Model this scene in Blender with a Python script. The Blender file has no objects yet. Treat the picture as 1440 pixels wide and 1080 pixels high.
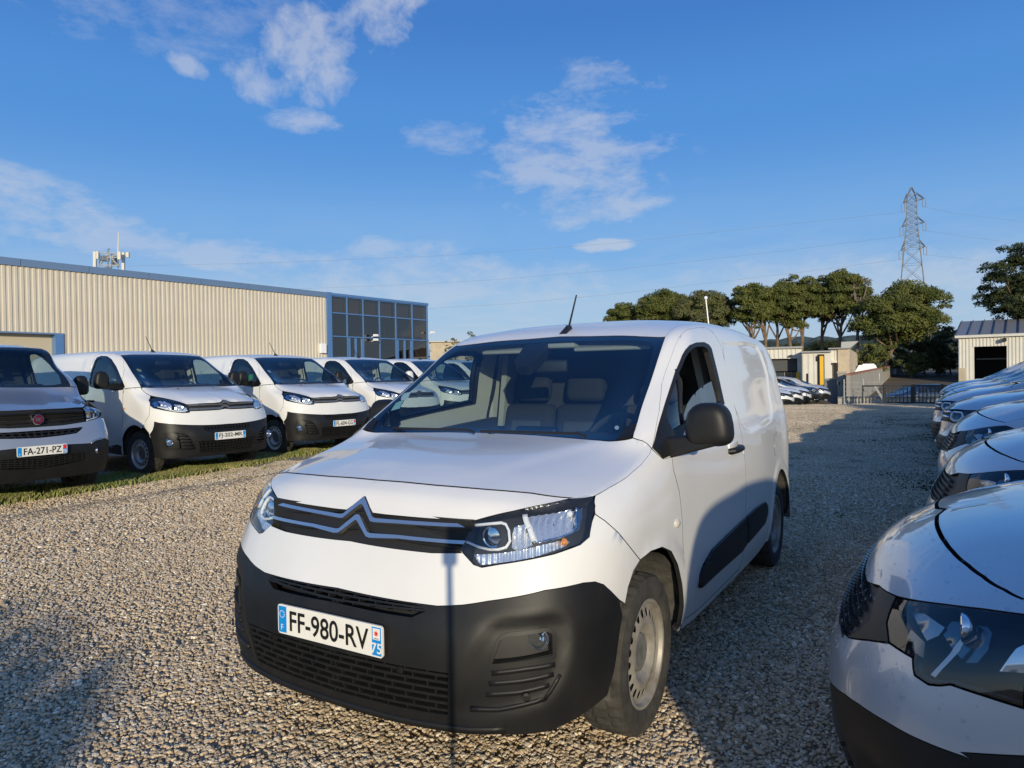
import bpy, bmesh, math, random
import numpy as np
from mathutils import Vector, Matrix, noise
from mathutils.bvhtree import BVHTree
from mathutils.geometry import delaunay_2d_cdt

random.seed(7)
rng = np.random.default_rng(7)
SC = bpy.context.scene
COL = SC.collection

# ------------------------------------------------------------------ camera, sky, sun, exposure
F_PX, CAM_P = 989.57, np.array([1.882, -2.704, 1.449])
YAW, PITCH, ROLL = -0.542, -0.0115, -0.0152
def cam_axes():
    fw = np.array([math.sin(YAW)*math.cos(PITCH), math.cos(YAW)*math.cos(PITCH), math.sin(PITCH)])
    r = np.array([math.cos(YAW), -math.sin(YAW), 0.0]); u = np.cross(r, fw)
    return r*math.cos(ROLL)+u*math.sin(ROLL), -r*math.sin(ROLL)+u*math.cos(ROLL), fw
CR, CU, CF = cam_axes()
cam_data = bpy.data.cameras.new('camera')
cam = bpy.data.objects.new('camera', cam_data); COL.objects.link(cam)
cam_data.sensor_fit = 'HORIZONTAL'; cam_data.sensor_width = 36.0
cam_data.lens = F_PX/1440*36.0
cam_data.clip_start = 0.03; cam_data.clip_end = 6000
cam.matrix_world = Matrix(((CR[0], CU[0], -CF[0], CAM_P[0]), (CR[1], CU[1], -CF[1], CAM_P[1]),
                           (CR[2], CU[2], -CF[2], CAM_P[2]), (0, 0, 0, 1)))
SC.camera = cam
def ray(px, py):                     # direction through a point of the 1440x1080 photograph
    d = CF*F_PX+CR*(px-720)+CU*(540-py)
    return d/np.linalg.norm(d)
def ground(px, py, z=0.0):
    d = ray(px, py); return CAM_P+d*((z-CAM_P[2])/d[2])
def at_depth(px, py, depth):         # depth measured along the viewing axis
    d = CF*F_PX+CR*(px-720)+CU*(540-py)
    return CAM_P+d*(depth/F_PX)

SUN = -ray(635, 742)                 # towards the sun
SUN_EL = math.asin(SUN[2]); SUN_AZ = math.atan2(SUN[0], SUN[1])
world = bpy.data.worlds.new('World'); SC.world = world; world.use_nodes = True
sun_data = bpy.data.lights.new('sun', 'SUN'); sun = bpy.data.objects.new('sun', sun_data); COL.objects.link(sun)
sun_data.energy = 3.9; sun_data.angle = math.radians(0.5); sun_data.color = (1.0, 0.872, 0.64)
sun.rotation_euler = Vector((-SUN[0], -SUN[1], -SUN[2])).to_track_quat('-Z', 'Y').to_euler()
SC.view_settings.view_transform = 'Standard'; SC.view_settings.look = 'None'
SC.view_settings.exposure = 0.0; SC.view_settings.gamma = 1.0; SC.view_settings.use_curve_mapping = False

def build_sky():
    nt = world.node_tree; N = nt.nodes; L = nt.links
    for n in list(N): N.remove(n)
    out = N.new('ShaderNodeOutputWorld'); bg = N.new('ShaderNodeBackground')
    sky = N.new('ShaderNodeTexSky'); sky.sky_type = 'NISHITA'; sky.sun_disc = False
    sky.sun_elevation = SUN_EL; sky.sun_rotation = SUN_AZ
    sky.altitude = 50; sky.air_density = 1.0; sky.dust_density = 0.35; sky.ozone_density = 2.5
    bg.inputs['Strength'].default_value = 0.15
    def math_(op, a, b=None, clamp=False):
        m = N.new('ShaderNodeMath'); m.operation = op; m.use_clamp = clamp
        for i, v in enumerate((a, b)):
            if v is None: continue
            if isinstance(v, (int, float)): m.inputs[i].default_value = v
            else: L.new(v, m.inputs[i])
        return m.outputs[0]
    tc = N.new('ShaderNodeTexCoord')
    sep = N.new('ShaderNodeSeparateXYZ'); L.new(tc.outputs['Generated'], sep.inputs[0])
    # clouds live on a flat layer overhead: direction / height
    zc = math_('MAXIMUM', sep.outputs[2], 0.02); zc = math_('ADD', zc, 0.06)
    cx = math_('DIVIDE', sep.outputs[0], zc); cy = math_('DIVIDE', sep.outputs[1], zc)
    comb = N.new('ShaderNodeCombineXYZ'); L.new(cx, comb.inputs[0]); L.new(cy, comb.inputs[1])
    def noise_(scale, detail, rough, vec, w=0.0, dist=0.0):
        n = N.new('ShaderNodeTexNoise'); n.noise_dimensions = '3D'
        n.inputs['Scale'].default_value = scale; n.inputs['Detail'].default_value = detail
        n.inputs['Roughness'].default_value = rough; n.inputs['Distortion'].default_value = dist
        mp = N.new('ShaderNodeMapping'); L.new(vec, mp.inputs[0]); mp.inputs['Location'].default_value = (w, w*1.7, w*0.3)
        L.new(mp.outputs[0], n.inputs['Vector']); return n.outputs['Fac']
    fine = noise_(2.6, 9, 0.62, comb.outputs[0], 3.1, 0.3)
    broad = noise_(0.55, 5, 0.55, comb.outputs[0], 9.4)
    dirn = tc.outputs['Generated']
    smp = N.new('ShaderNodeMapping'); L.new(dirn, smp.inputs[0]); smp.inputs['Scale'].default_value = (1, 1, 2.4); str_v = smp.outputs[0]
    fine_d = noise_(13.0, 10, 0.66, str_v, 1.3, 0.12)
    puff = noise_(20.0, 9, 0.62, dirn, 5.3, 0.15)
    def blob(px, py, rx, ry, rot=0.0):
        # an elliptical cloud bank in the sky direction of the photograph's (px, py)
        c = ray(px, py); up = np.array([0, 0, 1.0]); e = np.cross(c, up); e /= np.linalg.norm(e); n = np.cross(e, c)
        a = math.radians(rot); e2 = e*math.cos(a)+n*math.sin(a); n2 = -e*math.sin(a)+n*math.cos(a)
        def dot(v):
            d = N.new('ShaderNodeVectorMath'); d.operation = 'DOT_PRODUCT'
            L.new(dirn, d.inputs[0]); d.inputs[1].default_value = tuple(v); return d.outputs['Value']
        x = math_('DIVIDE', dot(e2), rx/F_PX); y = math_('DIVIDE', dot(n2), ry/F_PX)
        r2 = math_('ADD', math_('MULTIPLY', x, x), math_('MULTIPLY', y, y))
        front = math_('GREATER_THAN', dot(c), 0.0)
        g = math_('SUBTRACT', 1.0, r2, True)
        return math_('MULTIPLY', g, front)
    def bank(mask, noise_out, gain, thr):
        v = math_('ADD', noise_out, math_('MULTIPLY', mask, gain))
        v = math_('SUBTRACT', v, thr)
        return v
    acc = None
    def add(v, amount=1.0):
        nonlocal acc
        v = math_('MULTIPLY', v, amount)
        acc = v if acc is None else math_('MAXIMUM', acc, v)
    for (px, py, rx, ry, rot, gain, thr, mul, kind) in CLOUDS:
        nz = fine_d if kind == 0 else puff
        b_ = blob(px, py, rx, ry, rot)
        v = math_('MULTIPLY', bank(b_, nz, gain, thr), 4.5, True); v = math_('MULTIPLY', v, math_('MULTIPLY', b_, 2.5, True))
        add(v, mul)
    # thin far layer near the horizon
    hz = math_('SUBTRACT', 0.24, sep.outputs[2], True); hz = math_('MULTIPLY', hz, 5.0, True)
    v = math_('ADD', math_('MULTIPLY', fine, 0.55), math_('MULTIPLY', broad, 0.5)); v = math_('SUBTRACT', v, 0.44)
    v = math_('MULTIPLY', math_('MULTIPLY', v, 3.2, True), hz); add(v, 0.5)
    mix = N.new('ShaderNodeMix'); mix.data_type = 'RGBA'
    # a clear winter sky: the physical sky pulled towards the blue of the photograph at each height
    gr = N.new('ShaderNodeValToRGB'); gr.color_ramp.interpolation = 'EASE'; e = gr.color_ramp.elements
    e[0].position = 0.0; e[0].color = (.40, .52, .68, 1); e[1].position = 1.0; e[1].color = (.028, .12, .42, 1)
    for p_, c_ in ((.09, (.31, .49, .73)), (.18, (.165, .385, .75)), (.33, (.072, .27, .69)), (.47, (.046, .195, .585))): e.new(p_).color = (*c_, 1)
    L.new(sep.outputs[2], gr.inputs[0])
    sc_ = N.new('ShaderNodeVectorMath'); sc_.operation = 'SCALE'; L.new(gr.outputs[0], sc_.inputs[0]); sc_.inputs['Scale'].default_value = 1/.15
    mg = N.new('ShaderNodeMix'); mg.data_type = 'RGBA'; sd = N.new('ShaderNodeVectorMath'); sd.operation = 'DOT_PRODUCT'; L.new(dirn, sd.inputs[0]); sd.inputs[1].default_value = tuple(SUN)
    sr = N.new('ShaderNodeMapRange'); sr.interpolation_type = 'SMOOTHSTEP'; sr.inputs['From Min'].default_value = -.1; sr.inputs['From Max'].default_value = .9; sr.inputs['To Min'].default_value = .88; sr.inputs['To Max'].default_value = .42
    L.new(sd.outputs['Value'], sr.inputs['Value']); L.new(sr.outputs[0], mg.inputs['Factor'])     # paler and warmer towards the sun
    hsv = N.new('ShaderNodeHueSaturation'); hsv.inputs['Hue'].default_value = SKY_HUE
    hsv.inputs['Saturation'].default_value = SKY_SAT; hsv.inputs['Value'].default_value = SKY_VAL
    L.new(sky.outputs[0], hsv.inputs['Color'])
    L.new(hsv.outputs[0], mg.inputs['A']); L.new(sc_.outputs[0], mg.inputs['B']); L.new(acc, mix.inputs['Factor']); L.new(mg.outputs['Result'], mix.inputs['A'])
    mix.inputs['B'].default_value = CLOUD_COL
    L.new(mix.outputs['Result'], bg.inputs['Color'])
    L.new(bg.outputs[0], out.inputs[0])
SKY_HUE, SKY_SAT, SKY_VAL = 0.5, 1.0, 1.0
CLOUD_COL = (3.9, 4.15, 4.75, 1)
CLOUDS = [  # px, py, rx, ry, rot, gain, threshold, strength, noise kind
    (430, 80, 118, 70, 22, 0.30, 0.62, 0.56, 1), (535, 22, 105, 42, 20, 0.28, 0.62, 0.56, 1),
    (378, 108, 66, 48, 0, 0.28, 0.62, 0.5, 1), (262, 90, 34, 18, -25, 0.34, 0.62, 0.5, 1),
    (230, 15, 230, 60, 0, 0.20, 0.62, 0.26, 0), (430, 170, 60, 20, 0, 0.28, 0.60, 0.5, 0),
    (820, 230, 165, 105, -8, 0.30, 0.62, 0.50, 0), (800, 272, 100, 50, 0, 0.26, 0.60, 0.45, 0),
    (840, 130, 110, 50, 0, 0.2, 0.60, 0.4, 0), (630, 190, 80, 30, 0, 0.2, 0.58, 0.35, 0),
    (40, 290, 190, 48, -14, 0.32, 0.64, 0.48, 0), (30, 245, 90, 16, -8, 0.3, 0.62, 0.4, 0), (250, 350, 270, 30, -3, 0.34, 0.60, 0.42, 0), (600, 400, 330, 55, 0, 0.30, 0.60, 0.40, 0), (1200, 400, 330, 60, 0, 0.26, 0.60, 0.40, 0), (1000, 385, 90, 26, 10, 0.26, 0.60, 0.34, 0),
    (560, 350, 150, 22, 0, 0.2, 0.58, 0.4, 0), (845, 345, 60, 12, 0, 0.35, 0.60, 0.6, 0)]
build_sky()

# ------------------------------------------------------------------ materials
MATS = {}
def mat(name, color=(.5, .5, .5), rough=.5, metal=0.0, coat=0.0, coat_rough=.05, spec=.5, var=0.0, var_scale=3.0,
        dark=None, bump=0.0, bump_scale=80.0, bump_dist=.004, emit=None, detail=4.0, coords='Object', rough_var=0.0):
    if name in MATS: return MATS[name]
    m = bpy.data.materials.new(name); m.use_nodes = True; MATS[name] = m
    nt = m.node_tree; N = nt.nodes; L = nt.links; b = N['Principled BSDF']
    b.inputs['Base Color'].default_value = (*color, 1); b.inputs['Roughness'].default_value = rough
    b.inputs['Metallic'].default_value = metal; b.inputs['Coat Weight'].default_value = coat
    b.inputs['Coat Roughness'].default_value = coat_rough; b.inputs['Specular IOR Level'].default_value = spec
    tc = N.new('ShaderNodeTexCoord')
    if var > 0:
        nz = N.new('ShaderNodeTexNoise'); nz.inputs['Scale'].default_value = var_scale; nz.inputs['Detail'].default_value = detail
        nz.inputs['Roughness'].default_value = .65; L.new(tc.outputs[coords], nz.inputs['Vector'])
        rp = N.new('ShaderNodeMapRange'); rp.inputs['From Min'].default_value = .35; rp.inputs['From Max'].default_value = .7
        L.new(nz.outputs['Fac'], rp.inputs['Value'])
        mx = N.new('ShaderNodeMix'); mx.data_type = 'RGBA'
        d = dark if dark else tuple(c*(1-var) for c in color)
        mx.inputs['A'].default_value = (*color, 1); mx.inputs['B'].default_value = (*d, 1)
        L.new(rp.outputs[0], mx.inputs['Factor']); L.new(mx.outputs['Result'], b.inputs['Base Color'])
        if rough_var:
            rr = N.new('ShaderNodeMapRange'); rr.inputs['To Min'].default_value = rough; rr.inputs['To Max'].default_value = rough+rough_var
            L.new(rp.outputs[0], rr.inputs['Value']); L.new(rr.outputs[0], b.inputs['Roughness'])
    if bump > 0:
        n2 = N.new('ShaderNodeTexNoise'); n2.inputs['Scale'].default_value = bump_scale; n2.inputs['Detail'].default_value = 3
        L.new(tc.outputs[coords], n2.inputs['Vector'])
        bp = N.new('ShaderNodeBump'); bp.inputs['Strength'].default_value = bump; bp.inputs['Distance'].default_value = bump_dist
        L.new(n2.outputs['Fac'], bp.inputs['Height']); L.new(bp.outputs[0], b.inputs['Normal'])
    if emit:
        b.inputs['Emission Color'].default_value = (*emit[0], 1); b.inputs['Emission Strength'].default_value = emit[1]
    return m
def glass_mat(name, tint=(.8, .9, .88), rough=0.0, refl=1.0, opaque=0.0, body=(.02, .03, .03), base_refl=.07):
    if name in MATS: return MATS[name]
    m = bpy.data.materials.new(name); m.use_nodes = True; MATS[name] = m
    nt = m.node_tree; N = nt.nodes; L = nt.links
    for n in list(N): N.remove(n)
    out = N.new('ShaderNodeOutputMaterial'); tr = N.new('ShaderNodeBsdfTransparent'); tr.inputs[0].default_value = (*tint, 1)
    gl = N.new('ShaderNodeBsdfGlossy'); gl.inputs['Roughness'].default_value = rough; gl.inputs['Color'].default_value = (refl, refl, refl, 1)
    fr = N.new('ShaderNodeFresnel'); fr.inputs['IOR'].default_value = 1.5
    geo = N.new('ShaderNodeNewGeometry')   # same reflectance from either face of the pane
    mx = N.new('ShaderNodeMixShader')
    fac = N.new('ShaderNodeMath'); fac.operation = 'MULTIPLY'; fac.inputs[1].default_value = 1.7; fac.use_clamp = True
    lw = N.new('ShaderNodeLayerWeight'); lw.inputs['Blend'].default_value = .5
    pw = N.new('ShaderNodeMath'); pw.operation = 'POWER'; pw.inputs[1].default_value = 4.0
    L.new(lw.outputs['Facing'], pw.inputs[0])
    ma = N.new('ShaderNodeMath'); ma.operation = 'MULTIPLY_ADD'; ma.inputs[1].default_value = .8; ma.inputs[2].default_value = base_refl; ma.use_clamp = True
    L.new(pw.outputs[0], ma.inputs[0])
    base = tr
    if opaque > 0:
        df = N.new('ShaderNodeBsdfDiffuse'); df.inputs[0].default_value = (*body, 1)
        m2 = N.new('ShaderNodeMixShader'); m2.inputs[0].default_value = opaque
        L.new(tr.outputs[0], m2.inputs[1]); L.new(df.outputs[0], m2.inputs[2]); base = m2
    L.new(ma.outputs[0], mx.inputs[0]); L.new(base.outputs[0], mx.inputs[1]); L.new(gl.outputs[0], mx.inputs[2])
    L.new(mx.outputs[0], out.inputs[0])
    for n in (fr, fac, geo): N.remove(n)
    return m
WHITE = mat('white_paint', (.80, .795, .78), .30, coat=.8, var=.10, var_scale=1.6, dark=(.75, .74, .715), rough_var=.1)
WHITE2 = mat('white_paint_clean', (.80, .80, .78), .28, coat=.7, var=.06, var_scale=1.2)
SILVER = mat('silver_paint', (.62, .625, .63), .30, metal=.28, coat=1.0, coat_rough=.03, var=.04, var_scale=300, detail=1)
GREYPAINT = mat('grey_paint', (.40, .42, .46), .32, metal=.5, coat=1.0, coat_rough=.04)
BLUEGREY = mat('blue_grey_paint', (.30, .34, .40), .30, metal=.7, coat=1.0, coat_rough=.04)
BLACKPAINT = mat('black_paint', (.012, .013, .015), .25, coat=1.0)
BLUEPAINT = mat('blue_paint', (.010, .028, .075), .3, coat=.8)
PLASTIC = mat('black_plastic', (.0085, .009, .010), .5, spec=.4, var=.3, var_scale=9, dark=(.014, .0138, .0135), bump=.25, bump_scale=900, bump_dist=.0008)
PLASTIC_D = mat('dark_plastic', (.014, .014, .015), .6)
GLOSSBLACK = mat('gloss_black', (.008, .009, .012), .08, coat=.3)
RUBBER = mat('rubber_seal', (.012, .012, .012), .55)
TYRE = mat('dusty_tyre', (.060, .056, .050), .85, var=.5, var_scale=14, dark=(.022, .021, .020), bump=.5, bump_scale=160, bump_dist=.003)
TYRE_B = mat('black_tyre', (.03, .03, .03), .8, var=.4, var_scale=10, bump=.4, bump_scale=120, bump_dist=.003)
STEEL = mat('painted_steel_rim', (.36, .345, .31), .5, metal=.2, var=.5, var_scale=9, dark=(.20, .175, .145))
HUBGREY = mat('hub_cap_grey', (.16, .16, .155), .6, var=.4, var_scale=25)
CHROME = mat('satin_chrome', (.62, .63, .65), .25, metal=.9)
CHROME2 = mat('bright_chrome', (.86, .87, .9), .07, metal=1.0)
LAMPWHITE = mat('lamp_white', (.85, .87, .9), .2, coat=.5)
AMBER = mat('amber_bulb', (.8, .30, .05), .25, coat=.5)
ARCHLINER = mat('wheel_arch_liner', (.10, .095, .085), .95, var=.5, var_scale=20, bump=.5, bump_scale=60, bump_dist=.006)
CABIN = mat('cabin_plastic', (.035, .036, .038), .7)
CABIN_L = mat('cabin_light_trim', (.42, .42, .40), .8)
SEAT = mat('seat_fabric', (.035, .037, .040), .9, var=.3, var_scale=60)
SEAT_L = mat('seat_fabric_light', (.085, .09, .095), .9, var=.3, var_scale=60)
PLATEWHITE = mat('plate_white', (.82, .81, .76), .35, var=.06, var_scale=30)
PLATEBLUE = mat('plate_blue', (.01, .26, .68), .35)
INK = mat('black_ink', (.012, .012, .012), .4)
RED = mat('red_ink', (.75, .03, .02), .4)
GLASS = glass_mat('clear_glass', (.64, .73, .73))
GAP_SHADE = mat('gap_shade', (.012, .012, .012), .8)  # near-black colour for panel lips, in place of shade inside the joints
REFL = mat('lamp_reflector', (.88, .89, .92), .24, metal=.80)
LAMPHOUSE = mat('lamp_housing', (.035, .036, .038), .55, metal=.3)
GLASS_T = glass_mat('tinted_glass', (.52, .62, .60), opaque=.10)
LENS = glass_mat('lamp_lens', (.93, .95, .96))

# ------------------------------------------------------------------ objects and tags
def link(o, parent=None):
    COL.objects.link(o)
    if parent is not None: o.parent = parent
    return o
def tag(o, label=None, cat=None, group=None, kind=None):
    if label: o['label'] = label
    if cat: o['category'] = cat
    if group: o['group'] = group
    if kind: o['kind'] = kind
    return o
def empty(name, loc=(0, 0, 0), rz=0.0, label=None, cat=None, group=None):
    o = bpy.data.objects.new(name, None); o.empty_display_size = .3; link(o)
    o.location = loc; o.rotation_euler = (0, 0, rz)
    return tag(o, label, cat, group)
def copy_tree(o, parent=None):
    c = o.copy(); COL.objects.link(c)
    if parent is not None: c.parent = parent
    for ch in o.children: copy_tree(ch, c)
    return c
def mesh_obj(name, verts, faces, material=None, parent=None, smooth=True, angle=None):
    me = bpy.data.meshes.new(name)
    v = np.asarray(verts, dtype=np.float64)
    me.from_pydata(v.tolist(), [], [list(map(int, f)) for f in faces])
    if smooth:
        me.polygons.foreach_set('use_smooth', [True]*len(me.polygons))
        if angle: me.set_sharp_from_angle(angle=math.radians(angle))
    ms = material if isinstance(material, (list, tuple)) else [material]
    for mm in ms:
        if mm: me.materials.append(mm)
    me.update()
    return link(bpy.data.objects.new(name, me), parent)
class MB:                             # collects shapes, links them as one mesh object
    def __init__(s): s.v = []; s.f = []; s.mi = []; s.m = 0
    def add(s, verts, faces, m=None):
        o = len(s.v); s.v.extend([tuple(map(float, p)) for p in verts]); s.f.extend([tuple(i+o for i in f) for f in faces])
        s.mi.extend([s.m if m is None else m]*len(faces)); return s
    def box(s, a, b, rz=0.0, about=None):
        x0, y0, z0 = a; x1, y1, z1 = b
        v = [(x0, y0, z0), (x1, y0, z0), (x1, y1, z0), (x0, y1, z0), (x0, y0, z1), (x1, y0, z1), (x1, y1, z1), (x0, y1, z1)]
        return s.add(v, [(3, 2, 1, 0), (4, 5, 6, 7), (0, 1, 5, 4), (1, 2, 6, 5), (2, 3, 7, 6), (3, 0, 4, 7)])
    def hexa(s, p):                   # eight corners: bottom ring then top ring
        return s.add(p, [(3, 2, 1, 0), (4, 5, 6, 7), (0, 1, 5, 4), (1, 2, 6, 5), (2, 3, 7, 6), (3, 0, 4, 7)])
    def obox(s, c, ax, ay, az):       # box from centre and three half-axis vectors
        c, ax, ay, az = map(lambda q: np.array(q, float), (c, ax, ay, az))
        return s.hexa([c-ax-ay-az, c+ax-ay-az, c+ax+ay-az, c-ax+ay-az, c-ax-ay+az, c+ax-ay+az, c+ax+ay+az, c-ax+ay+az])
    def bar(s, a, b, w, h=None, up=(0, 0, 1)):
        a, b = np.array(a, float), np.array(b, float); d = b-a; n = np.linalg.norm(d)
        if n < 1e-9: return s
        d /= n; upv = np.array(up, float)
        if abs(d@upv) > .98: upv = np.array([1.0, 0, 0])
        sx = np.cross(d, upv); sx /= np.linalg.norm(sx); sy = np.cross(sx, d); h = w if h is None else h
        return s.obox((a+b)/2, d*n/2, sx*w/2, sy*h/2)
    def tube(s, pts, r, n=8, cap=True):
        pts = [np.array(p, float) for p in pts]; rs = r if isinstance(r, (list, tuple)) else [r]*len(pts)
        rings = []; prev = None
        for i, p in enumerate(pts):
            d = pts[min(i+1, len(pts)-1)]-pts[max(i-1, 0)]; d /= max(np.linalg.norm(d), 1e-9)
            if prev is None:
                t = np.array([0, 0, 1.0]) if abs(d[2]) < .9 else np.array([1.0, 0, 0]); a = np.cross(d, t)
            else: a = prev-d*(prev@d)
            a /= max(np.linalg.norm(a), 1e-9); prev = a; b = np.cross(d, a)
            rings.append([p+rs[i]*(a*math.cos(2*math.pi*k/n)+b*math.sin(2*math.pi*k/n)) for k in range(n)])
        v = [q for rg in rings for q in rg]; f = []
        for i in range(len(pts)-1):
            for k in range(n):
                f.append((i*n+k, i*n+(k+1) % n, (i+1)*n+(k+1) % n, (i+1)*n+k))
        if cap: f.append(tuple(range(n-1, -1, -1))); f.append(tuple(range((len(pts)-1)*n, len(pts)*n)))
        return s.add(v, f)
    def lathe(s, prof, n=40, axis='x', closed=False, org=(0, 0, 0)):
        # prof: (axial, radius)
        v = []; f = []; m = len(prof)
        for k in range(n):
            a = 2*math.pi*k/n
            for (h, r) in prof:
                if axis == 'x': p = (h, r*math.cos(a), r*math.sin(a))
                elif axis == 'y': p = (r*math.cos(a), h, r*math.sin(a))
                else: p = (r*math.cos(a), r*math.sin(a), h)
                v.append((p[0]+org[0], p[1]+org[1], p[2]+org[2]))
        for k in range(n):
            k2 = (k+1) % n
            for i in range(m-1 if not closed else m):
                i2 = (i+1) % m
                f.append((k*m+i, k*m+i2, k2*m+i2, k2*m+i))
        return s.add(v, f)
    def poly(s, pts, d):              # flat polygon extruded by vector d
        n = len(pts); p = [np.array(q, float) for q in pts]; d = np.array(d, float)
        return s.add(p+[q+d for q in p], [tuple(range(n-1, -1, -1)), tuple(range(n, 2*n))]+[(i, (i+1) % n, n+(i+1) % n, n+i) for i in range(n)])
    def build(s, name, material, parent=None, smooth=True, angle=40):
        o = mesh_obj(name, s.v, s.f, material, parent, smooth, angle)
        if isinstance(material, (list, tuple)): o.data.polygons.foreach_set('material_index', s.mi)
        bm = bmesh.new(); bm.from_mesh(o.data); bmesh.ops.recalc_face_normals(bm, faces=bm.faces); bm.to_mesh(o.data); bm.free()
        return o
# ------------------------------------------------------------------ smooth body surfaces and the panels cut from them
def spline_tangents(t):
    n = len(t); h = np.diff(t); A = np.zeros((n, n)); B = np.zeros((n, n))
    A[0, 0] = 2; A[0, 1] = 1; B[0, 0] = -3/h[0]; B[0, 1] = 3/h[0]
    A[-1, -1] = 2; A[-1, -2] = 1; B[-1, -2] = -3/h[-1]; B[-1, -1] = 3/h[-1]
    for i in range(1, n-1):
        A[i, i-1] = h[i]; A[i, i] = 2*(h[i]+h[i-1]); A[i, i+1] = h[i-1]
        B[i, i-1] = -3*h[i]/h[i-1]; B[i, i+1] = 3*h[i-1]/h[i]; B[i, i] = 3*(h[i]/h[i-1]-h[i-1]/h[i])
    M2 = np.linalg.solve(A, B)
    M1 = np.zeros((n, n))
    for i in range(1, n-1):
        w0 = h[i]/(h[i-1]+h[i]); w1 = 1-w0
        M1[i, i-1] += -w0/h[i-1]; M1[i, i] += w0/h[i-1]-w1/h[i]; M1[i, i+1] += w1/h[i]
    M1[0, 0] = -1/h[0]; M1[0, 1] = 1/h[0]; M1[-1, -2] = -1/h[-1]; M1[-1, -1] = 1/h[-1]
    return .6*M2+.4*M1
def spline_weights(t, M, q):
    q = np.clip(q, t[0], t[-1]); i = np.clip(np.searchsorted(t, q, 'right')-1, 0, len(t)-2)
    h = t[i+1]-t[i]; s = (q-t[i])/h
    W = np.zeros((len(q), len(t))); k = np.arange(len(q))
    W[k, i] += 2*s**3-3*s**2+1; W[k, i+1] += -2*s**3+3*s**2
    W += ((s**3-2*s**2+s)*h)[:, None]*M[i]+((s**3-s**2)*h)[:, None]*M[i+1]
    return W
class Net:
    """Half body (x >= 0): rows go up from sill to roof centre line, columns run from the centre of the nose round to the tail."""
    def __init__(s, rows, pose=(0, 0, 0), z0=0.0, flip=False, per=7, mirror_tail=True):
        P = np.array(rows, float); s.P0 = P
        refl = lambda a: a*np.array([-1, 1, 1])
        left = refl(P[:, 2:0:-1]); right = refl(P[:, -2:-4:-1]) if mirror_tail else None
        Q = np.concatenate([left, P]+([right] if mirror_tail else []), axis=1)
        Q = np.concatenate([Q, refl(Q[-2:-4:-1])], axis=0)
        du = np.linalg.norm(np.diff(Q, axis=1), axis=2); dv = np.linalg.norm(np.diff(Q, axis=0), axis=2)
        cu = np.median(du[:-3], axis=0); cv = np.median(dv, axis=1)
        s.tu = np.concatenate([[0], np.cumsum(np.maximum(cu, .03))]); s.tu -= s.tu[2]
        s.tv = np.concatenate([[0], np.cumsum(np.maximum(cv, .03))])
        s.Q = Q; s.Mu = spline_tangents(s.tu); s.Mv = spline_tangents(s.tv)
        s.u1 = s.tu[2+P.shape[1]-1]; s.v1 = s.tv[P.shape[0]-1]
        us = [0.0]; vs = [0.0]
        for a, b in zip(s.tu[2:2+P.shape[1]-1], s.tu[3:2+P.shape[1]]): us += list(np.linspace(a, b, per+1)[1:])
        for a, b in zip(s.tv[:P.shape[0]-1], s.tv[1:P.shape[0]]): vs += list(np.linspace(a, b, per+1)[1:])
        s.us, s.vs = np.array(us), np.array(vs); U, V = np.meshgrid(s.us, s.vs)
        s.nu, s.nv = len(us), len(vs)
        s.G = s.ev(np.stack([U.ravel(), V.ravel()], 1)); s.GUV = np.stack([U.ravel(), V.ravel()], 1)
        f = []
        for j in range(s.nv-1):
            for i in range(s.nu-1):
                a = j*s.nu+i; f += [(a, a+1, a+s.nu+1), (a, a+s.nu+1, a+s.nu)]
        s.F = f; s.bvh = BVHTree.FromPolygons([tuple(p) for p in s.G], f)
        c, sn = math.cos(pose[2]), math.sin(pose[2]); s.R = np.array([[c, -sn, 0], [sn, c, 0], [0, 0, 1]]); s.T = np.array([pose[0], pose[1], z0]); s.flip = flip
        s.C = s.ploc(CAM_P); s.ctr = s.G.mean(0)
    def ploc(s, p):
        q = s.R.T@(np.array(p, float)-s.T)
        if s.flip: q[0] = -q[0]
        return q
    def ev(s, uv):
        uv = np.atleast_2d(uv)
        return np.einsum('qk,kjc,qj->qc', spline_weights(s.tv, s.Mv, uv[:, 1]), s.Q, spline_weights(s.tu, s.Mu, uv[:, 0]))
    def nrm(s, uv):
        e = .004; uv = np.atleast_2d(uv)
        a = s.ev(uv+[e, 0])-s.ev(uv-[e, 0]); b = s.ev(uv+[0, e])-s.ev(uv-[0, e])
        n = np.cross(a, b); l = np.linalg.norm(n, axis=1); n /= np.maximum(l, 1e-9)[:, None]
        return n
    def cast(s, o, d, near=True):
        d = np.array(d, float)/np.linalg.norm(d)
        loc, no, fi, dist = s.bvh.ray_cast(Vector(o), Vector(d))
        if loc is None:
            w = s.G-o; t = w@d; r = np.linalg.norm(w-t[:, None]*d, axis=1)/np.maximum(np.abs(t), .01); r[t < 0] = 9
            return s.GUV[np.argmin(r)].copy()
        return s.uv_at(np.array(loc), fi)
    def uv_at(s, p, fi):
        ia, ib, ic = s.F[fi]; A, B, C_ = s.G[ia], s.G[ib], s.G[ic]
        e0, e1, e2 = B-A, C_-A, p-A; d00, d01, d11, d20, d21 = e0@e0, e0@e1, e1@e1, e2@e0, e2@e1
        den = max(d00*d11-d01*d01, 1e-14); b = (d11*d20-d01*d21)/den; c = (d00*d21-d01*d20)/den
        return (1-b-c)*s.GUV[ia]+b*s.GUV[ib]+c*s.GUV[ic]
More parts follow.
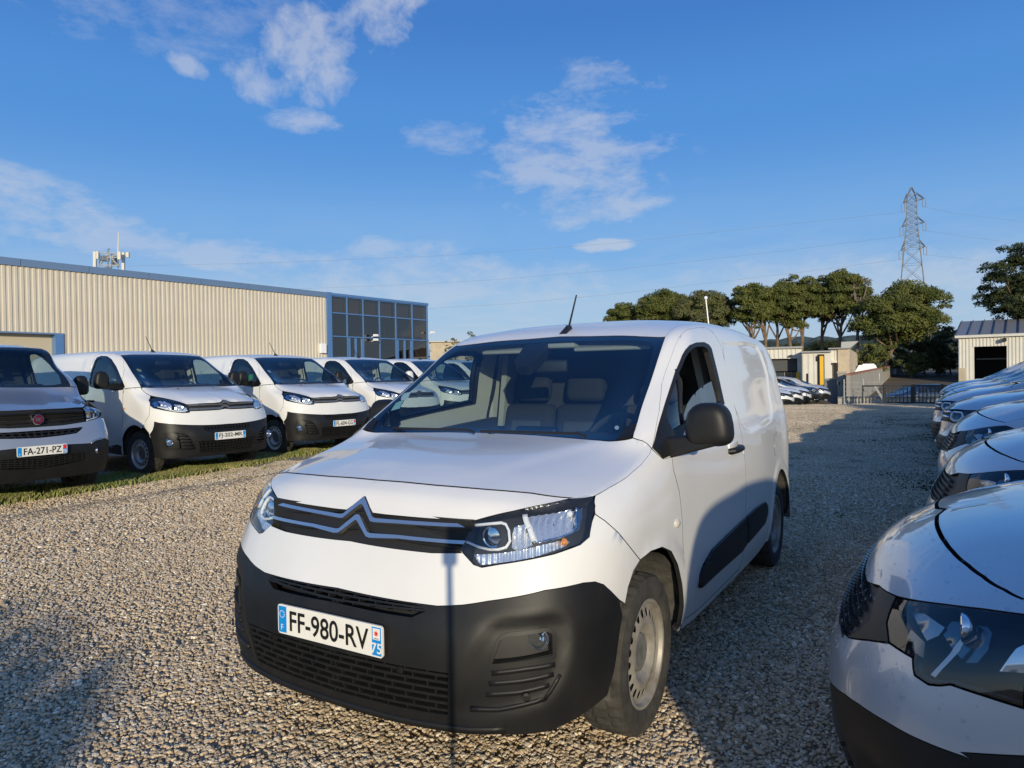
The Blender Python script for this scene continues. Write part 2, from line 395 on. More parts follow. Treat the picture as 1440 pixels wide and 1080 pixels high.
    def centre_at(s, py):
        """the point of the centre line seen in image row py"""
        q = s.G[0::s.nu][:s.nv]; w = (s.R@(q*(np.array([-1, 1, 1]) if s.flip else 1)).T).T+s.T-CAM_P; r = 540-F_PX*(w@CU)/(w@CF)
        o = np.argsort(r); k = int(np.argmin(np.abs(r[:int(s.nv*.78)]-py))); k2 = k+1 if (r[k]-py)*(r[min(k+1, s.nv-1)]-py) < 0 else k-1; k2 = min(max(k2, 0), s.nv-1)
        t = 0 if k2 == k or abs(r[k2]-r[k]) < 1e-6 else np.clip((py-r[k])/(r[k2]-r[k]), 0, 1); return np.array([0.0, s.vs[k]*(1-t)+s.vs[k2]*t])
    def near(s, p):
        loc, no, fi, d = s.bvh.find_nearest(Vector(p)); return s.uv_at(np.array(loc), fi)
    def px(s, pts):
        out = []
        for q in pts:
            d = s.R.T@ray(q[0], q[1])
            if s.flip: d[0] = -d[0]
            out.append(s.cast(s.C, d))
        return np.array(out)
    def side(s, pts): return np.array([s.cast(np.array([3.0, y, z]), (-1, 0, 0)) for y, z in pts])
    def front(s, pts): return np.array([s.cast(np.array([x, -4.0, z]), (0, 1, 0)) for x, z in pts])
    def top(s, pts): return np.array([s.cast(np.array([x, y, 4.0]), (0, 0, -1)) for x, y in pts])
    def xyz(s, uv, off=0.0):
        p = s.ev(uv); return p+off*s.nrm(uv)
def in_poly(pts, poly):
    x, y = pts[:, 0], pts[:, 1]; ins = np.zeros(len(pts), bool); n = len(poly); j = n-1
    for i in range(n):
        xi, yi = poly[i]; xj, yj = poly[j]
        if abs(yj-yi) > 1e-12:
            c = ((yi > y) != (yj > y)) & (x < (xj-xi)*(y-yi)/(yj-yi)+xi); ins ^= c
        j = i
    return ins
def dist_poly(pts, poly):
    d = np.full(len(pts), 9.0)
    for i in range(len(poly)):
        a = poly[i]; b = poly[(i+1) % len(poly)]; ab = b-a; l2 = max(ab@ab, 1e-12)
        t = np.clip(((pts-a)@ab)/l2, 0, 1); d = np.minimum(d, np.linalg.norm(pts-a-t[:, None]*ab, axis=1))
    return d
def densify(poly, h):
    out = []
    for i in range(len(poly)):
        a, b = poly[i], poly[(i+1) % len(poly)]; n = max(1, int(math.ceil(np.linalg.norm(b-a)/h)))
        out += [a+(b-a)*k/n for k in range(n)]
    return np.array(out)
def smooth_poly(poly, it=1, sharp=50):
    """corner-keeping Chaikin rounding of a closed outline"""
    for _ in range(it):
        n = len(poly); out = []
        for i in range(n):
            a, b, c = poly[i-1], poly[i], poly[(i+1) % n]
            u, v = b-a, c-b; ang = math.degrees(math.acos(np.clip(u@v/(np.linalg.norm(u)*np.linalg.norm(v)+1e-12), -1, 1)))
            if ang > sharp or abs(b[0]) < 1e-6: out.append(b)
            else: out += [b-u*.25, b+v*.25]
        poly = np.array(out)
    return poly
def shrink(poly, g, centre, net):
    n = len(poly); ar = 0.0
    onc = lambda p: abs(p[0]) < 1e-7 or abs(p[1]-net.v1) < 1e-7 or abs(p[0]-net.u1) < 1e-7
    same = lambda p, q: (abs(p[0]) < 1e-7 and abs(q[0]) < 1e-7) or (abs(p[1]-net.v1) < 1e-7 and abs(q[1]-net.v1) < 1e-7) or (abs(p[0]-net.u1) < 1e-7 and abs(q[0]-net.u1) < 1e-7)
    for i in range(n): ar += poly[i-1][0]*poly[i][1]-poly[i][0]*poly[i-1][1]
    sgn = 1 if ar > 0 else -1; out = []
    for i in range(n):
        a, b, c = poly[i-1], poly[i], poly[(i+1) % n]
        n1 = np.array([-(b-a)[1], (b-a)[0]])*sgn; n2 = np.array([-(c-b)[1], (c-b)[0]])*sgn
        n1 /= np.linalg.norm(n1)+1e-12; n2 /= np.linalg.norm(n2)+1e-12
        if centre and same(a, b) and same(b, c): out.append(b); continue
        if centre and same(a, b): n1 = n2
        if centre and same(b, c): n2 = n1
        m = n1+n2; l = np.linalg.norm(m); m = m/l if l > 1e-6 else n1
        k = min(1.0/max(m@n1, .5), 2.0); q = b+m*g*k
        if centre and onc(b):
            if abs(b[0]) < 1e-7: q[0] = 0.0
            if abs(b[1]-net.v1) < 1e-7: q[1] = net.v1
            if abs(b[0]-net.u1) < 1e-7: q[0] = net.u1
        out.append(q)
    return np.array(out)
def panel_data(net, outline, h=.03, gap=.002, depth=.02, off=0.0, holes=(), emboss=(), centre=False, smooth=0, edge_h=None):
    """outline/holes in surface coordinates -> verts, faces of a thin-lipped panel lying on the surface"""
    poly = np.array(outline, float)
    if centre: poly[np.abs(poly[:, 0]) < 1e-3, 0] = 0.0; poly[np.abs(poly[:, 1]-net.v1) < 1e-3, 1] = net.v1; poly[np.abs(poly[:, 0]-net.u1) < 1e-3, 0] = net.u1
    if smooth: poly = smooth_poly(poly, smooth)
    poly = densify(poly, edge_h or h)
    if gap: poly = shrink(poly, gap, centre, net)
    hs = []
    for q in holes:
        q = np.array(q, float)
        if centre: q[np.abs(q[:, 0]) < 1e-3, 0] = 0.0
        if smooth: q = smooth_poly(q, smooth)
        hs.append(densify(q, edge_h or h))
    lo, hi = poly.min(0), poly.max(0)
    xs = np.arange(lo[0]+h*.5, hi[0], h); ys = np.arange(lo[1]+h*.5, hi[1], h*.87)
    g = [(x+(h*.5 if k % 2 else 0), y) for k, y in enumerate(ys) for x in xs]
    if centre: g += [(0.0, y) for y in ys]
    g = np.array(g) if g else np.zeros((0, 2))
    if len(g):
        keep = in_poly(g, poly) & (dist_poly(g, poly) > h*.45)
        if centre: keep |= (np.abs(g[:, 0]) < 1e-9) & in_poly(g+[1e-4, 0], poly)
        for q in hs: keep &= ~in_poly(g, q) & (dist_poly(g, q) > h*.45)
        g = g[keep]
    pts = [tuple(p) for p in poly]; edges = [(i, (i+1) % len(poly)) for i in range(len(poly))]
    for q in hs:
        o = len(pts); pts += [tuple(p) for p in q]; edges += [(o+i, o+(i+1) % len(q)) for i in range(len(q))]
    pts += [tuple(p) for p in g]
    r = delaunay_2d_cdt([Vector(p) for p in pts], edges, [], 0, 1e-7)
    V = np.array([tuple(v) for v in r[0]]); T = np.array([tuple(f) for f in r[2] if len(f) == 3])
    c = V[T].mean(1); k = in_poly(c, poly)
    for q in hs: k &= ~in_poly(c, q)
    a = V[T[:, 1]]-V[T[:, 0]]; b = V[T[:, 2]]-V[T[:, 0]]; ar = a[:, 0]*b[:, 1]-a[:, 1]*b[:, 0]
    k &= np.abs(ar) > 1e-9; T = T[k]; ar = ar[k]
    T[ar < 0] = T[ar < 0][:, ::-1]
    used = np.unique(T); mp = -np.ones(len(V), int); mp[used] = np.arange(len(used)); V = V[used]; T = mp[T]
    X = net.ev(V); N = net.nrm(V)
    o = np.full(len(V), off)
    for (ep, d, w) in emboss:
        ep = np.array(ep, float); ins = in_poly(V, ep); dd = dist_poly(V, ep); sd = np.where(ins, dd, -dd)
        t = np.clip(sd/w+.5, 0, 1); o = o+d*(t*t*(3-2*t))
    X = X+N*o[:, None]
    onx = np.abs(X[:, 0]) < 2e-3
    onx &= (np.abs(V[:, 0]) < 1e-6) | (np.abs(V[:, 1]-net.v1) < 1e-6) | (np.abs(V[:, 0]-net.u1) < 1e-6)
    if centre: X[onx, 0] = 0.0; N[onx, 0] = 0.0
    faces = [tuple(t) for t in T]
    if depth:
        cnt = {}
        for t in T:
            for i in range(3):
                e = (t[i], t[(i+1) % 3]); cnt[e] = cnt.get(e, 0)+1
        bd = [e for e in cnt if (e[1], e[0]) not in cnt]
        if centre: bd = [e for e in bd if not (onx[e[0]] and onx[e[1]])]
        ids = sorted({i for e in bd for i in e}); m1 = {}; m2 = {}; XX = [X]
        n0 = len(X)
        for q, i in enumerate(ids): m1[i] = n0+2*q; m2[i] = n0+2*q+1
        ex = np.empty((2*len(ids), 3)); ii = np.array(ids, int)
        if len(ids):
            ex[0::2] = X[ii]; ex[1::2] = X[ii]-N[ii]*depth
            if centre: ex[1::2][onx[ii], 0] = 0
            X = np.concatenate([X, ex])
            for a_, b_ in bd: faces.append((m1[b_], m1[a_], m2[a_], m2[b_]))
    return X, faces
PAINTS = ()
def mirror_data(X, faces): return X*np.array([-1, 1, 1]), [tuple(reversed(f)) for f in faces]
def merge_centre(X, faces):
    Xm, fm = mirror_data(X, faces); n = len(X); c = np.abs(X[:, 0]) < 1e-6
    idx = np.arange(n)+n; idx[c] = np.arange(n)[c]
    keep = ~c; new = -np.ones(2*n, int); new[:n] = np.arange(n); new[n:][keep] = n+np.arange(keep.sum())
    return np.concatenate([X, Xm[keep]]), list(faces)+[tuple(new[idx[i]] for i in f) for f in fm]
def paint_edges(o):
    """colours the turned-in lips of painted panels dark, as shade in the gaps"""
    m = o.data.materials[0]
    if m and m.name.split('.')[0] in ('white_paint', 'white_paint_clean', 'silver_paint', 'grey_paint'):
        o.data.materials.append(GAP_SHADE); n = len(o.data.polygons); a = np.zeros(n, np.int32); t = np.empty(n, np.int32); o.data.polygons.foreach_get('loop_total', t); a[t == 4] = 1; o.data.polygons.foreach_set('material_index', a)
    return o
def panel(net, name, outline, material, parent, where='C', both=None, **kw):
    """where: C = across the centre line, L/R = one side (left of the vehicle is +x), LR = a pair of objects"""
    X, f = panel_data(net, outline, centre=(where == 'C'), **kw)
    if where == 'C':
        X, f = merge_centre(X, f); return paint_edges(mesh_obj(name, X, f, material, parent))
    res = []
    if 'L' in where: res.append(paint_edges(mesh_obj(name, X, f, material, parent)))
    if 'R' in where:
        Xm, fm = mirror_data(X, f); res.append(paint_edges(mesh_obj(name, Xm, fm, material, parent)))
    return res if len(res) > 1 else res[0]
def strip_sweep(P, N, w, h, closed=False):
    """rectangular bar along points P, N the outward normals; w across, h along the normal"""
    P = np.array(P, float); N = np.array(N, float); n = len(P); v = []; f = []
    for i in range(n):
        t = P[(i+1) % n if closed else min(i+1, n-1)]-P[i-1 if (closed or i > 0) else 0]; t /= np.linalg.norm(t)+1e-9
        b = np.cross(t, N[i]); b /= np.linalg.norm(b)+1e-9
        v += [P[i]-b*w/2-N[i]*h/2, P[i]+b*w/2-N[i]*h/2, P[i]+b*w/2+N[i]*h/2, P[i]-b*w/2+N[i]*h/2]
    for i in range(n if closed else n-1):
        j = (i+1) % n
        for k in range(4): f.append((i*4+k, i*4+(k+1) % 4, j*4+(k+1) % 4, j*4+k))
    if not closed: f += [(3, 2, 1, 0), tuple((n-1)*4+k for k in range(4))]
    return v, f
def line_on(net, uv, n=12, off=0.0):
    """points and normals along a polyline on the surface"""
    uv = np.array(uv, float); seg = np.linalg.norm(np.diff(uv, axis=0), axis=1); t = np.concatenate([[0], np.cumsum(seg)])
    q = np.unique(np.concatenate([np.linspace(0, t[-1], n), t])); u = np.stack([np.interp(q, t, uv[:, 0]), np.interp(q, t, uv[:, 1])], 1)
    N = net.nrm(u); return net.ev(u)+off*N, N
def rounded_box(name, size, loc, r, material, parent, seg=3, rot=None, taper=None):
    bm = bmesh.new(); bmesh.ops.create_cube(bm, size=1.0)
    for v in bm.verts:
        v.co = Vector((v.co.x*size[0], v.co.y*size[1], v.co.z*size[2]))
        if taper and v.co.z > 0: v.co.x *= taper[0]; v.co.y *= taper[1]
    bmesh.ops.bevel(bm, geom=list(bm.edges), offset=r, segments=seg, affect='EDGES', profile=.5)
    if rot: bmesh.ops.rotate(bm, verts=bm.verts, cent=(0, 0, 0), matrix=rot)
    bmesh.ops.translate(bm, verts=bm.verts, vec=Vector(loc))
    me = bpy.data.meshes.new(name); bm.to_mesh(me); bm.free(); me.materials.append(material)
    me.polygons.foreach_set('use_smooth', [True]*len(me.polygons)); me.set_sharp_from_angle(angle=math.radians(35))
    return link(bpy.data.objects.new(name, me), parent)
_txt = {}
def text_mesh(body, material, name, parent, height, loc, rz=0.0, width=None, depth=.0015, bold=0.0, tilt=90, align='CENTER'):
    """flat lettering standing upright in the local x-z plane, facing -y"""
    cu = bpy.data.curves.new('lettering', 'FONT'); cu.body = body; cu.align_x = align; cu.size = 1.0; cu.extrude = .0; cu.offset = bold
    ob = bpy.data.objects.new('lettering', cu); COL.objects.link(ob); bpy.context.view_layer.update()
    dg = bpy.context.evaluated_depsgraph_get(); me = bpy.data.meshes.new_from_object(ob.evaluated_get(dg))
    bpy.data.objects.remove(ob); bpy.data.curves.remove(cu)
    n = len(me.vertices); co = np.empty(n*3); me.vertices.foreach_get('co', co); co = co.reshape(-1, 3)
    lo, hi = co.min(0), co.max(0); s = height/max(hi[1]-lo[1], 1e-6); sx = width/max(hi[0]-lo[0], 1e-6) if width else s
    x = (co[:, 0]-(lo[0]+hi[0])/2)*sx; z = (co[:, 1]-(lo[1]+hi[1])/2)*s
    out = np.stack([x, np.zeros(n), z], 1); me.vertices.foreach_set('co', out.ravel()); me.update()
    me.materials.clear(); me.materials.append(material); me.name = name
    o = link(bpy.data.objects.new(name, me), parent); o.location = loc; o.rotation_euler = (0, 0, rz)
    return o
# ------------------------------------------------------------------ parts shared by the vehicles
def make_wheel(parent, x, y, z, R, W, rim_r, steer=0.0, side=1, tyre=TYRE, rim=STEEL, holes=20, hub=HUBGREY, style='steel', n=56, hub_r=.075):
    """axis along x, outer face towards +x*side"""
    h = W/2
    m = MB()
    prof = [(-h*.78, rim_r*.98), (-h*.98, rim_r*1.10), (-h, (R+rim_r)/2), (-h*.93, R*.955), (-h*.80, R*.988), (-h*.62, R), (-h*.40, R*1.002), (-h*.38, R*.985), (-h*.30, R*.985), (-h*.28, R*1.003),
            (h*.28, R*1.003), (h*.30, R*.985), (h*.38, R*.985), (h*.40, R*1.002), (h*.62, R), (h*.80, R*.988), (h*.93, R*.955), (h, (R+rim_r)/2), (h*.98, rim_r*1.10), (h*.78, rim_r*.98)]
    m.lathe(prof, n*2)
    v = m.v; k = len(prof)
    # lug pattern: every other segment of the shoulder and tread blocks is cut a few millimetres lower
    for s_ in range(n*2):
        for i in range(k):
            if (i in (4, 5, 6, 13, 14, 15)) and s_ % 3 == 0:
                a = v[s_*k+i]; q = .966; v[s_*k+i] = (a[0], a[1]*q, a[2]*q)
            if (i in (9, 10)) and s_ % 3 == 1:
                a = v[s_*k+i]; q = .974; v[s_*k+i] = (a[0], a[1]*q, a[2]*q)
    t = m.build('wheel', tyre, parent, angle=35); t.location = (x, y, z); t.rotation_euler = (0, 0, steer+(0 if side > 0 else math.pi))
    # rim: flange, drop well, dished disc with a ring of oval holes
    r = MB()
    r.lathe([(h*.80, rim_r*1.02), (h*.86, rim_r*1.035), (h*.90, rim_r*1.02), (h*.88, rim_r*.97), (h*.72, rim_r*.93), (h*.66, rim_r*.86), (h*.10, rim_r*.84), (-h*.7, rim_r*.90)], 64)
    if style == 'steel':
        ro, ri = rim_r*.86, rim_r*.62; xo, xi = h*.66, h*.80
        for k_ in range(holes):
            a0 = 2*math.pi*k_/holes; da = 2*math.pi/holes; rc = rim_r*.765; hr, hw = rim_r*.088, rim_r*.078
            ring = []; inner = []; back = []
            for q in range(16):
                a = 2*math.pi*q/16; cx, cy = math.cos(a), math.sin(a)
                sc = 1/max(abs(cx), abs(cy)); ua, ur = cx*sc, cy*sc
                an = a0+ua*da/2; rr = (ro+ri)/2+ur*(ro-ri)/2; f = (rr-ri)/(ro-ri)
                ring.append((xi+(xo-xi)*f, rr*math.cos(an), rr*math.sin(an)))
                an2 = a0+cx*hw/rc; rr2 = rc+cy*hr; f2 = (rr2-ri)/(ro-ri)
                inner.append((xi+(xo-xi)*f2, rr2*math.cos(an2), rr2*math.sin(an2))); back.append((xi+(xo-xi)*f2-.003, rr2*math.cos(an2), rr2*math.sin(an2)))
            r.add(ring+inner+back, [(q, (q+1) % 16, 16+(q+1) % 16, 16+q) for q in range(16)]+[(16+q, 16+(q+1) % 16, 32+(q+1) % 16, 32+q) for q in range(16)])
        r.lathe([(xi, ri), (h*.81, rim_r*.57), (h*.72, rim_r*.50), (h*.46, rim_r*.41), (h*.36, rim_r*.36), (h*.36, 0.001)], 48)
    else:
        for k_ in range(7):
            a = 2*math.pi*k_/7; c, s_ = math.cos(a), math.sin(a)
            for dd in (-.10, .10):
                a2 = a+dd*1.6
                r.bar((h*.55, rim_r*.18*c, rim_r*.18*s_), (h*.66, rim_r*.92*math.cos(a2), rim_r*.92*math.sin(a2)), .028, .02, (1, 0, 0))
        r.lathe([(h*.5, rim_r*.30), (h*.62, rim_r*.26), (h*.64, .001)], 32)
    ro_ = r.build('rim', rim, t, angle=35)
    c = MB(); c.lathe([(h*.34, hub_r*1.05), (h*.60, hub_r), (h*.66, hub_r*.86), (h*.62, hub_r*.55), (h*.66, .001)], 32)
    c.build('hub_cap', hub, t, angle=30)
    d = MB(); d.lathe([(h*.60, rim_r*.60), (h*.56, rim_r*.85)], 32); d.build('hole_shade', PLASTIC_D, t)  # dark ring added close behind the holes, standing in for shade inside
    return t
def make_plate(parent, loc, rz, text, dept, w=.52, h=.11, style='paris', detail=True):
    """EU registration plate facing local -y"""
    bm = MB(); pts = []
    for cx, cz, a0 in ((w/2-.012, h/2-.012, 0), (-w/2+.012, h/2-.012, 90), (-w/2+.012, -h/2+.012, 180), (w/2-.012, -h/2+.012, 270)):
        for k in range(5):
            a = math.radians(a0+k*22.5); pts.append((cx+.012*math.cos(a), 0, cz+.012*math.sin(a)))
    bm.poly(pts, (0, .008, 0)); p = bm.build('licence_plate', PLATEWHITE, parent, smooth=False); p.location = loc; p.rotation_euler = (0, 0, rz)
    for sx in (-1, 1):
        b = MB(); b.box((sx*(w/2-.026)-.0205, -.0016, -h/2+.006), (sx*(w/2-.026)+.0205, .002, h/2-.006)); b.build('plate_band', PLATEBLUE, p, smooth=False)
    tm = text_mesh(text, INK, 'plate_lettering', p, .077*h/.11, (0.002, -.0022, 0), width=w*.755, bold=.014)
    text_mesh('F', PLATEWHITE, 'country_letter', p, .022, (-w/2+.026, -.0030, -h/2+.026))
    if detail:
        st = MB()
        for k in range(12):
            a = k*math.pi/6; st.lathe([(-.003, .0), (-.003, .0022)], 6, 'y', org=(-w/2+.026+.0125*math.cos(a), 0, .020+.0125*math.sin(a)))
        st.build('star_ring', LAMPWHITE, p, smooth=False)
    if style == 'paris':
        b = MB(); b.box((w/2-.042, -.0024, .006), (w/2-.0095, .001, h/2-.010)); b.build('emblem_panel', PLATEWHITE, p, smooth=False)
        e = MB(); v = [(w/2-.026, -.0032, .0275)]
        for k in range(16):
            a = k*math.pi/8+math.pi/8; r = .0125 if k % 2 == 0 else .0055; v.append((w/2-.026+r*math.cos(a), -.0032, .0275+r*math.sin(a)))
        e.add(v, [(0, 1+k, 1+(k+1) % 16) for k in range(16)]); e.build('red_star_emblem', RED, p, smooth=False)
        l = MB(); l.box((w/2-.036, -.0032, .0095), (w/2-.016, .0, .0115)); l.build('emblem_caption', INK, p, smooth=False)
        text_mesh(dept, PLATEWHITE, 'department_number', p, .036, (w/2-.0255, -.0030, -.023), bold=.012)
    elif style == 'red':
        b = MB(); b.box((w/2-.042, -.0024, .002), (w/2-.0095, .001, h/2-.010)); b.build('emblem_panel', RED, p, smooth=False)
        text_mesh(dept, PLATEWHITE, 'department_number', p, .03, (w/2-.0255, -.0030, -.023), bold=.01)
    else:
        text_mesh(dept, PLATEWHITE, 'department_number', p, .03, (w/2-.0255, -.0030, -.023), bold=.01)
    return p
def superquad(c, size, e=.42, n=18, shape=None):
    """rounded block; shape(p) may bend the unit points"""
    f = lambda v: math.copysign(abs(v)**e, v); V = []; F = []
    for i in range(n+1):
        ph = -math.pi/2+math.pi*i/n
        for k in range(2*n):
            th = math.pi*k/n; p = np.array([f(math.cos(ph))*f(math.cos(th)), f(math.cos(ph))*f(math.sin(th)), f(math.sin(ph))])
            if shape: p = shape(p)
            V.append(np.array(c)+p*np.array(size)/2)
    m = 2*n
    for i in range(n):
        for k in range(m): F.append((i*m+k, i*m+(k+1) % m, (i+1)*m+(k+1) % m, (i+1)*m+k))
    return V, F
def make_mirror(parent, base, out, up=.0, w=.19, h=.24, side=1, shell=PLASTIC, foot=None, arm_h=.07, fold=0.0):
    """door mirror: rounded housing on a stubby arm; fold swings it back against the glass"""
    foot = foot or shell; b = np.array(base, float); R = Matrix.Rotation(fold*side, 3, 'Z')
    sw = lambda q: np.array(R@Vector(q))
    def shape(p):
        q = p.copy(); t = (p[2]+1)/2
        q[0] *= 1-.27*t*t*t; q[0] += side*.06*(1-t)
        if p[1] < 0: q[0] *= 1-.10*p[1]**2; q[2] *= 1-.10*p[1]**2
        if p[0]*side < 0: q[2] = q[2]*(1-.10*(p[0]**2)) if p[2] > 0 else q[2]
        return q
    hc = np.array([side*out, .0, up]); V, F = superquad(hc, (w, .135, h), .52, 16, shape); V = [b+sw(q) for q in V]
    m = MB(); m.add(V, F); o = m.build('door_mirror', shell, parent, angle=60)
    a = MB(); P = [sw(np.array(q)*np.array([side, 1, 1])) for q in ((-.02, -.045, -.10), (out+w*.25, -.05, up-h*.46), (out+w*.25, .045, up-h*.46), (-.02, .06, -.10), (-.02, -.03, .0), (out+w*.1, -.045, up-h*.20), (out+w*.1, .04, up-h*.20), (-.02, .05, .0))]
    a.hexa([b+q for q in P]); ao = a.build('mirror_arm', shell, o, smooth=False)
    mod = ao.modifiers.new('round', 'BEVEL'); mod.width = .015; mod.segments = 3
    f = MB(); f.hexa([b+np.array(q)*np.array([side, 1, 1]) for q in ((-.05, -.07, -.125), (.012, -.05, -.12), (.012, .08, -.10), (-.05, .09, -.105), (-.05, -.03, .035), (.004, -.02, .02), (.004, .05, .02), (-.05, .06, .035))])
    fo = f.build('mirror_foot', foot, o, smooth=False); mod = fo.modifiers.new('round', 'BEVEL'); mod.width = .012; mod.segments = 3
    gl = MB(); gv = [(-w*.38, .058, -h*.33), (w*.36, .058, -h*.33), (w*.34, .058, h*.36), (-w*.34, .058, h*.36)]; gl.add([b+sw(hc+np.array(q)) for q in gv]+[b+sw(hc+np.array(q)+np.array([0, .004, 0])) for q in gv], [(3, 2, 1, 0), (4, 5, 6, 7), (0, 1, 5, 4), (1, 2, 6, 5), (2, 3, 7, 6), (3, 0, 4, 7)]); gl.build('mirror_glass', CHROME2, o, smooth=False)
    return o
def make_seat(parent, x, y, z, w=.50, fabric=SEAT, light=SEAT_L, name='seat', cover=None):
    s = rounded_box(name, (w, .52, .16), (x, y, z), .05, fabric, parent)
    b = rounded_box('seat_back', (w*.96, .14, .62), (x, y+.27, z+.33), .055, fabric, s, rot=Matrix.Rotation(math.radians(-14), 3, 'X'))
    rounded_box('seat_back_centre', (w*.58, .05, .42), (x, y+.205, z+.32), .02, light, s, rot=Matrix.Rotation(math.radians(-14), 3, 'X'))
    rounded_box('headrest', (.27, .10, .17), (x, y+.36, z+.735), .045, fabric, s, rot=Matrix.Rotation(math.radians(-10), 3, 'X'))
    return s
def make_steering_wheel(parent, x, y, z, r=.19, tilt=60):
    m = MB(); n = 28; a = math.radians(tilt); pts = []
    for k in range(n):
        t = 2*math.pi*k/n; lx, lz = r*math.cos(t), r*math.sin(t); pts.append((x+lx, y+lz*math.cos(a), z+lz*math.sin(a)))
    for k in range(n):
        m.tube([pts[k], pts[(k+1) % n]], .017, 6, cap=False)
    c = np.array([x, y, z]); m.bar(c-np.array([r, 0, 0]), c+np.array([r, 0, 0]), .05, .02, (0, math.cos(a), math.sin(a)))
    m.bar(c, np.array(pts[21]), .05, .02, (1, 0, 0)); m.bar(c+[0, -.3, -.12], c, .06)
    return m.build('steering_wheel', CABIN, parent)
def make_antenna(parent, loc, length=.26, lean=.62, mat_=PLASTIC_D):
    m = MB(); l = np.array(loc, float)
    m.hexa([l+np.array(q) for q in ((-.025, -.05, -.01), (.025, -.05, -.01), (.022, .06, -.01), (-.022, .06, -.01), (-.008, .02, .045), (.008, .02, .045), (.008, .05, .045), (-.008, .05, .045))])
    m.tube([l+np.array([0, .03, .03]), l+np.array([0, .03+length*lean*.5, .03+length*.5]), l+np.array([0, .03+length*lean, .03+length])], [.0075, .006, .005], 6)
    return m.build('antenna', mat_, parent)
def arch_liner(parent, y, z, r, x0, x1, name='wheel_arch'):
    m = MB(); n = 20; a0, a1 = math.radians(-4), math.radians(184); v = []; f = []
    for k in range(n+1):
        a = a0+(a1-a0)*k/n
        for x in (x0, x1): v.append((x, y+r*math.cos(a), z+r*math.sin(a)))
    for k in range(n): f.append((2*k, 2*k+1, 2*k+3, 2*k+2))
    v += [(x1, y, z)]; c = len(v)-1
    for k in range(n): f.append((2*k+1, 2*k+3, c))
    m.add(v, f); return m.build(name, ARCHLINER, parent, smooth=True)
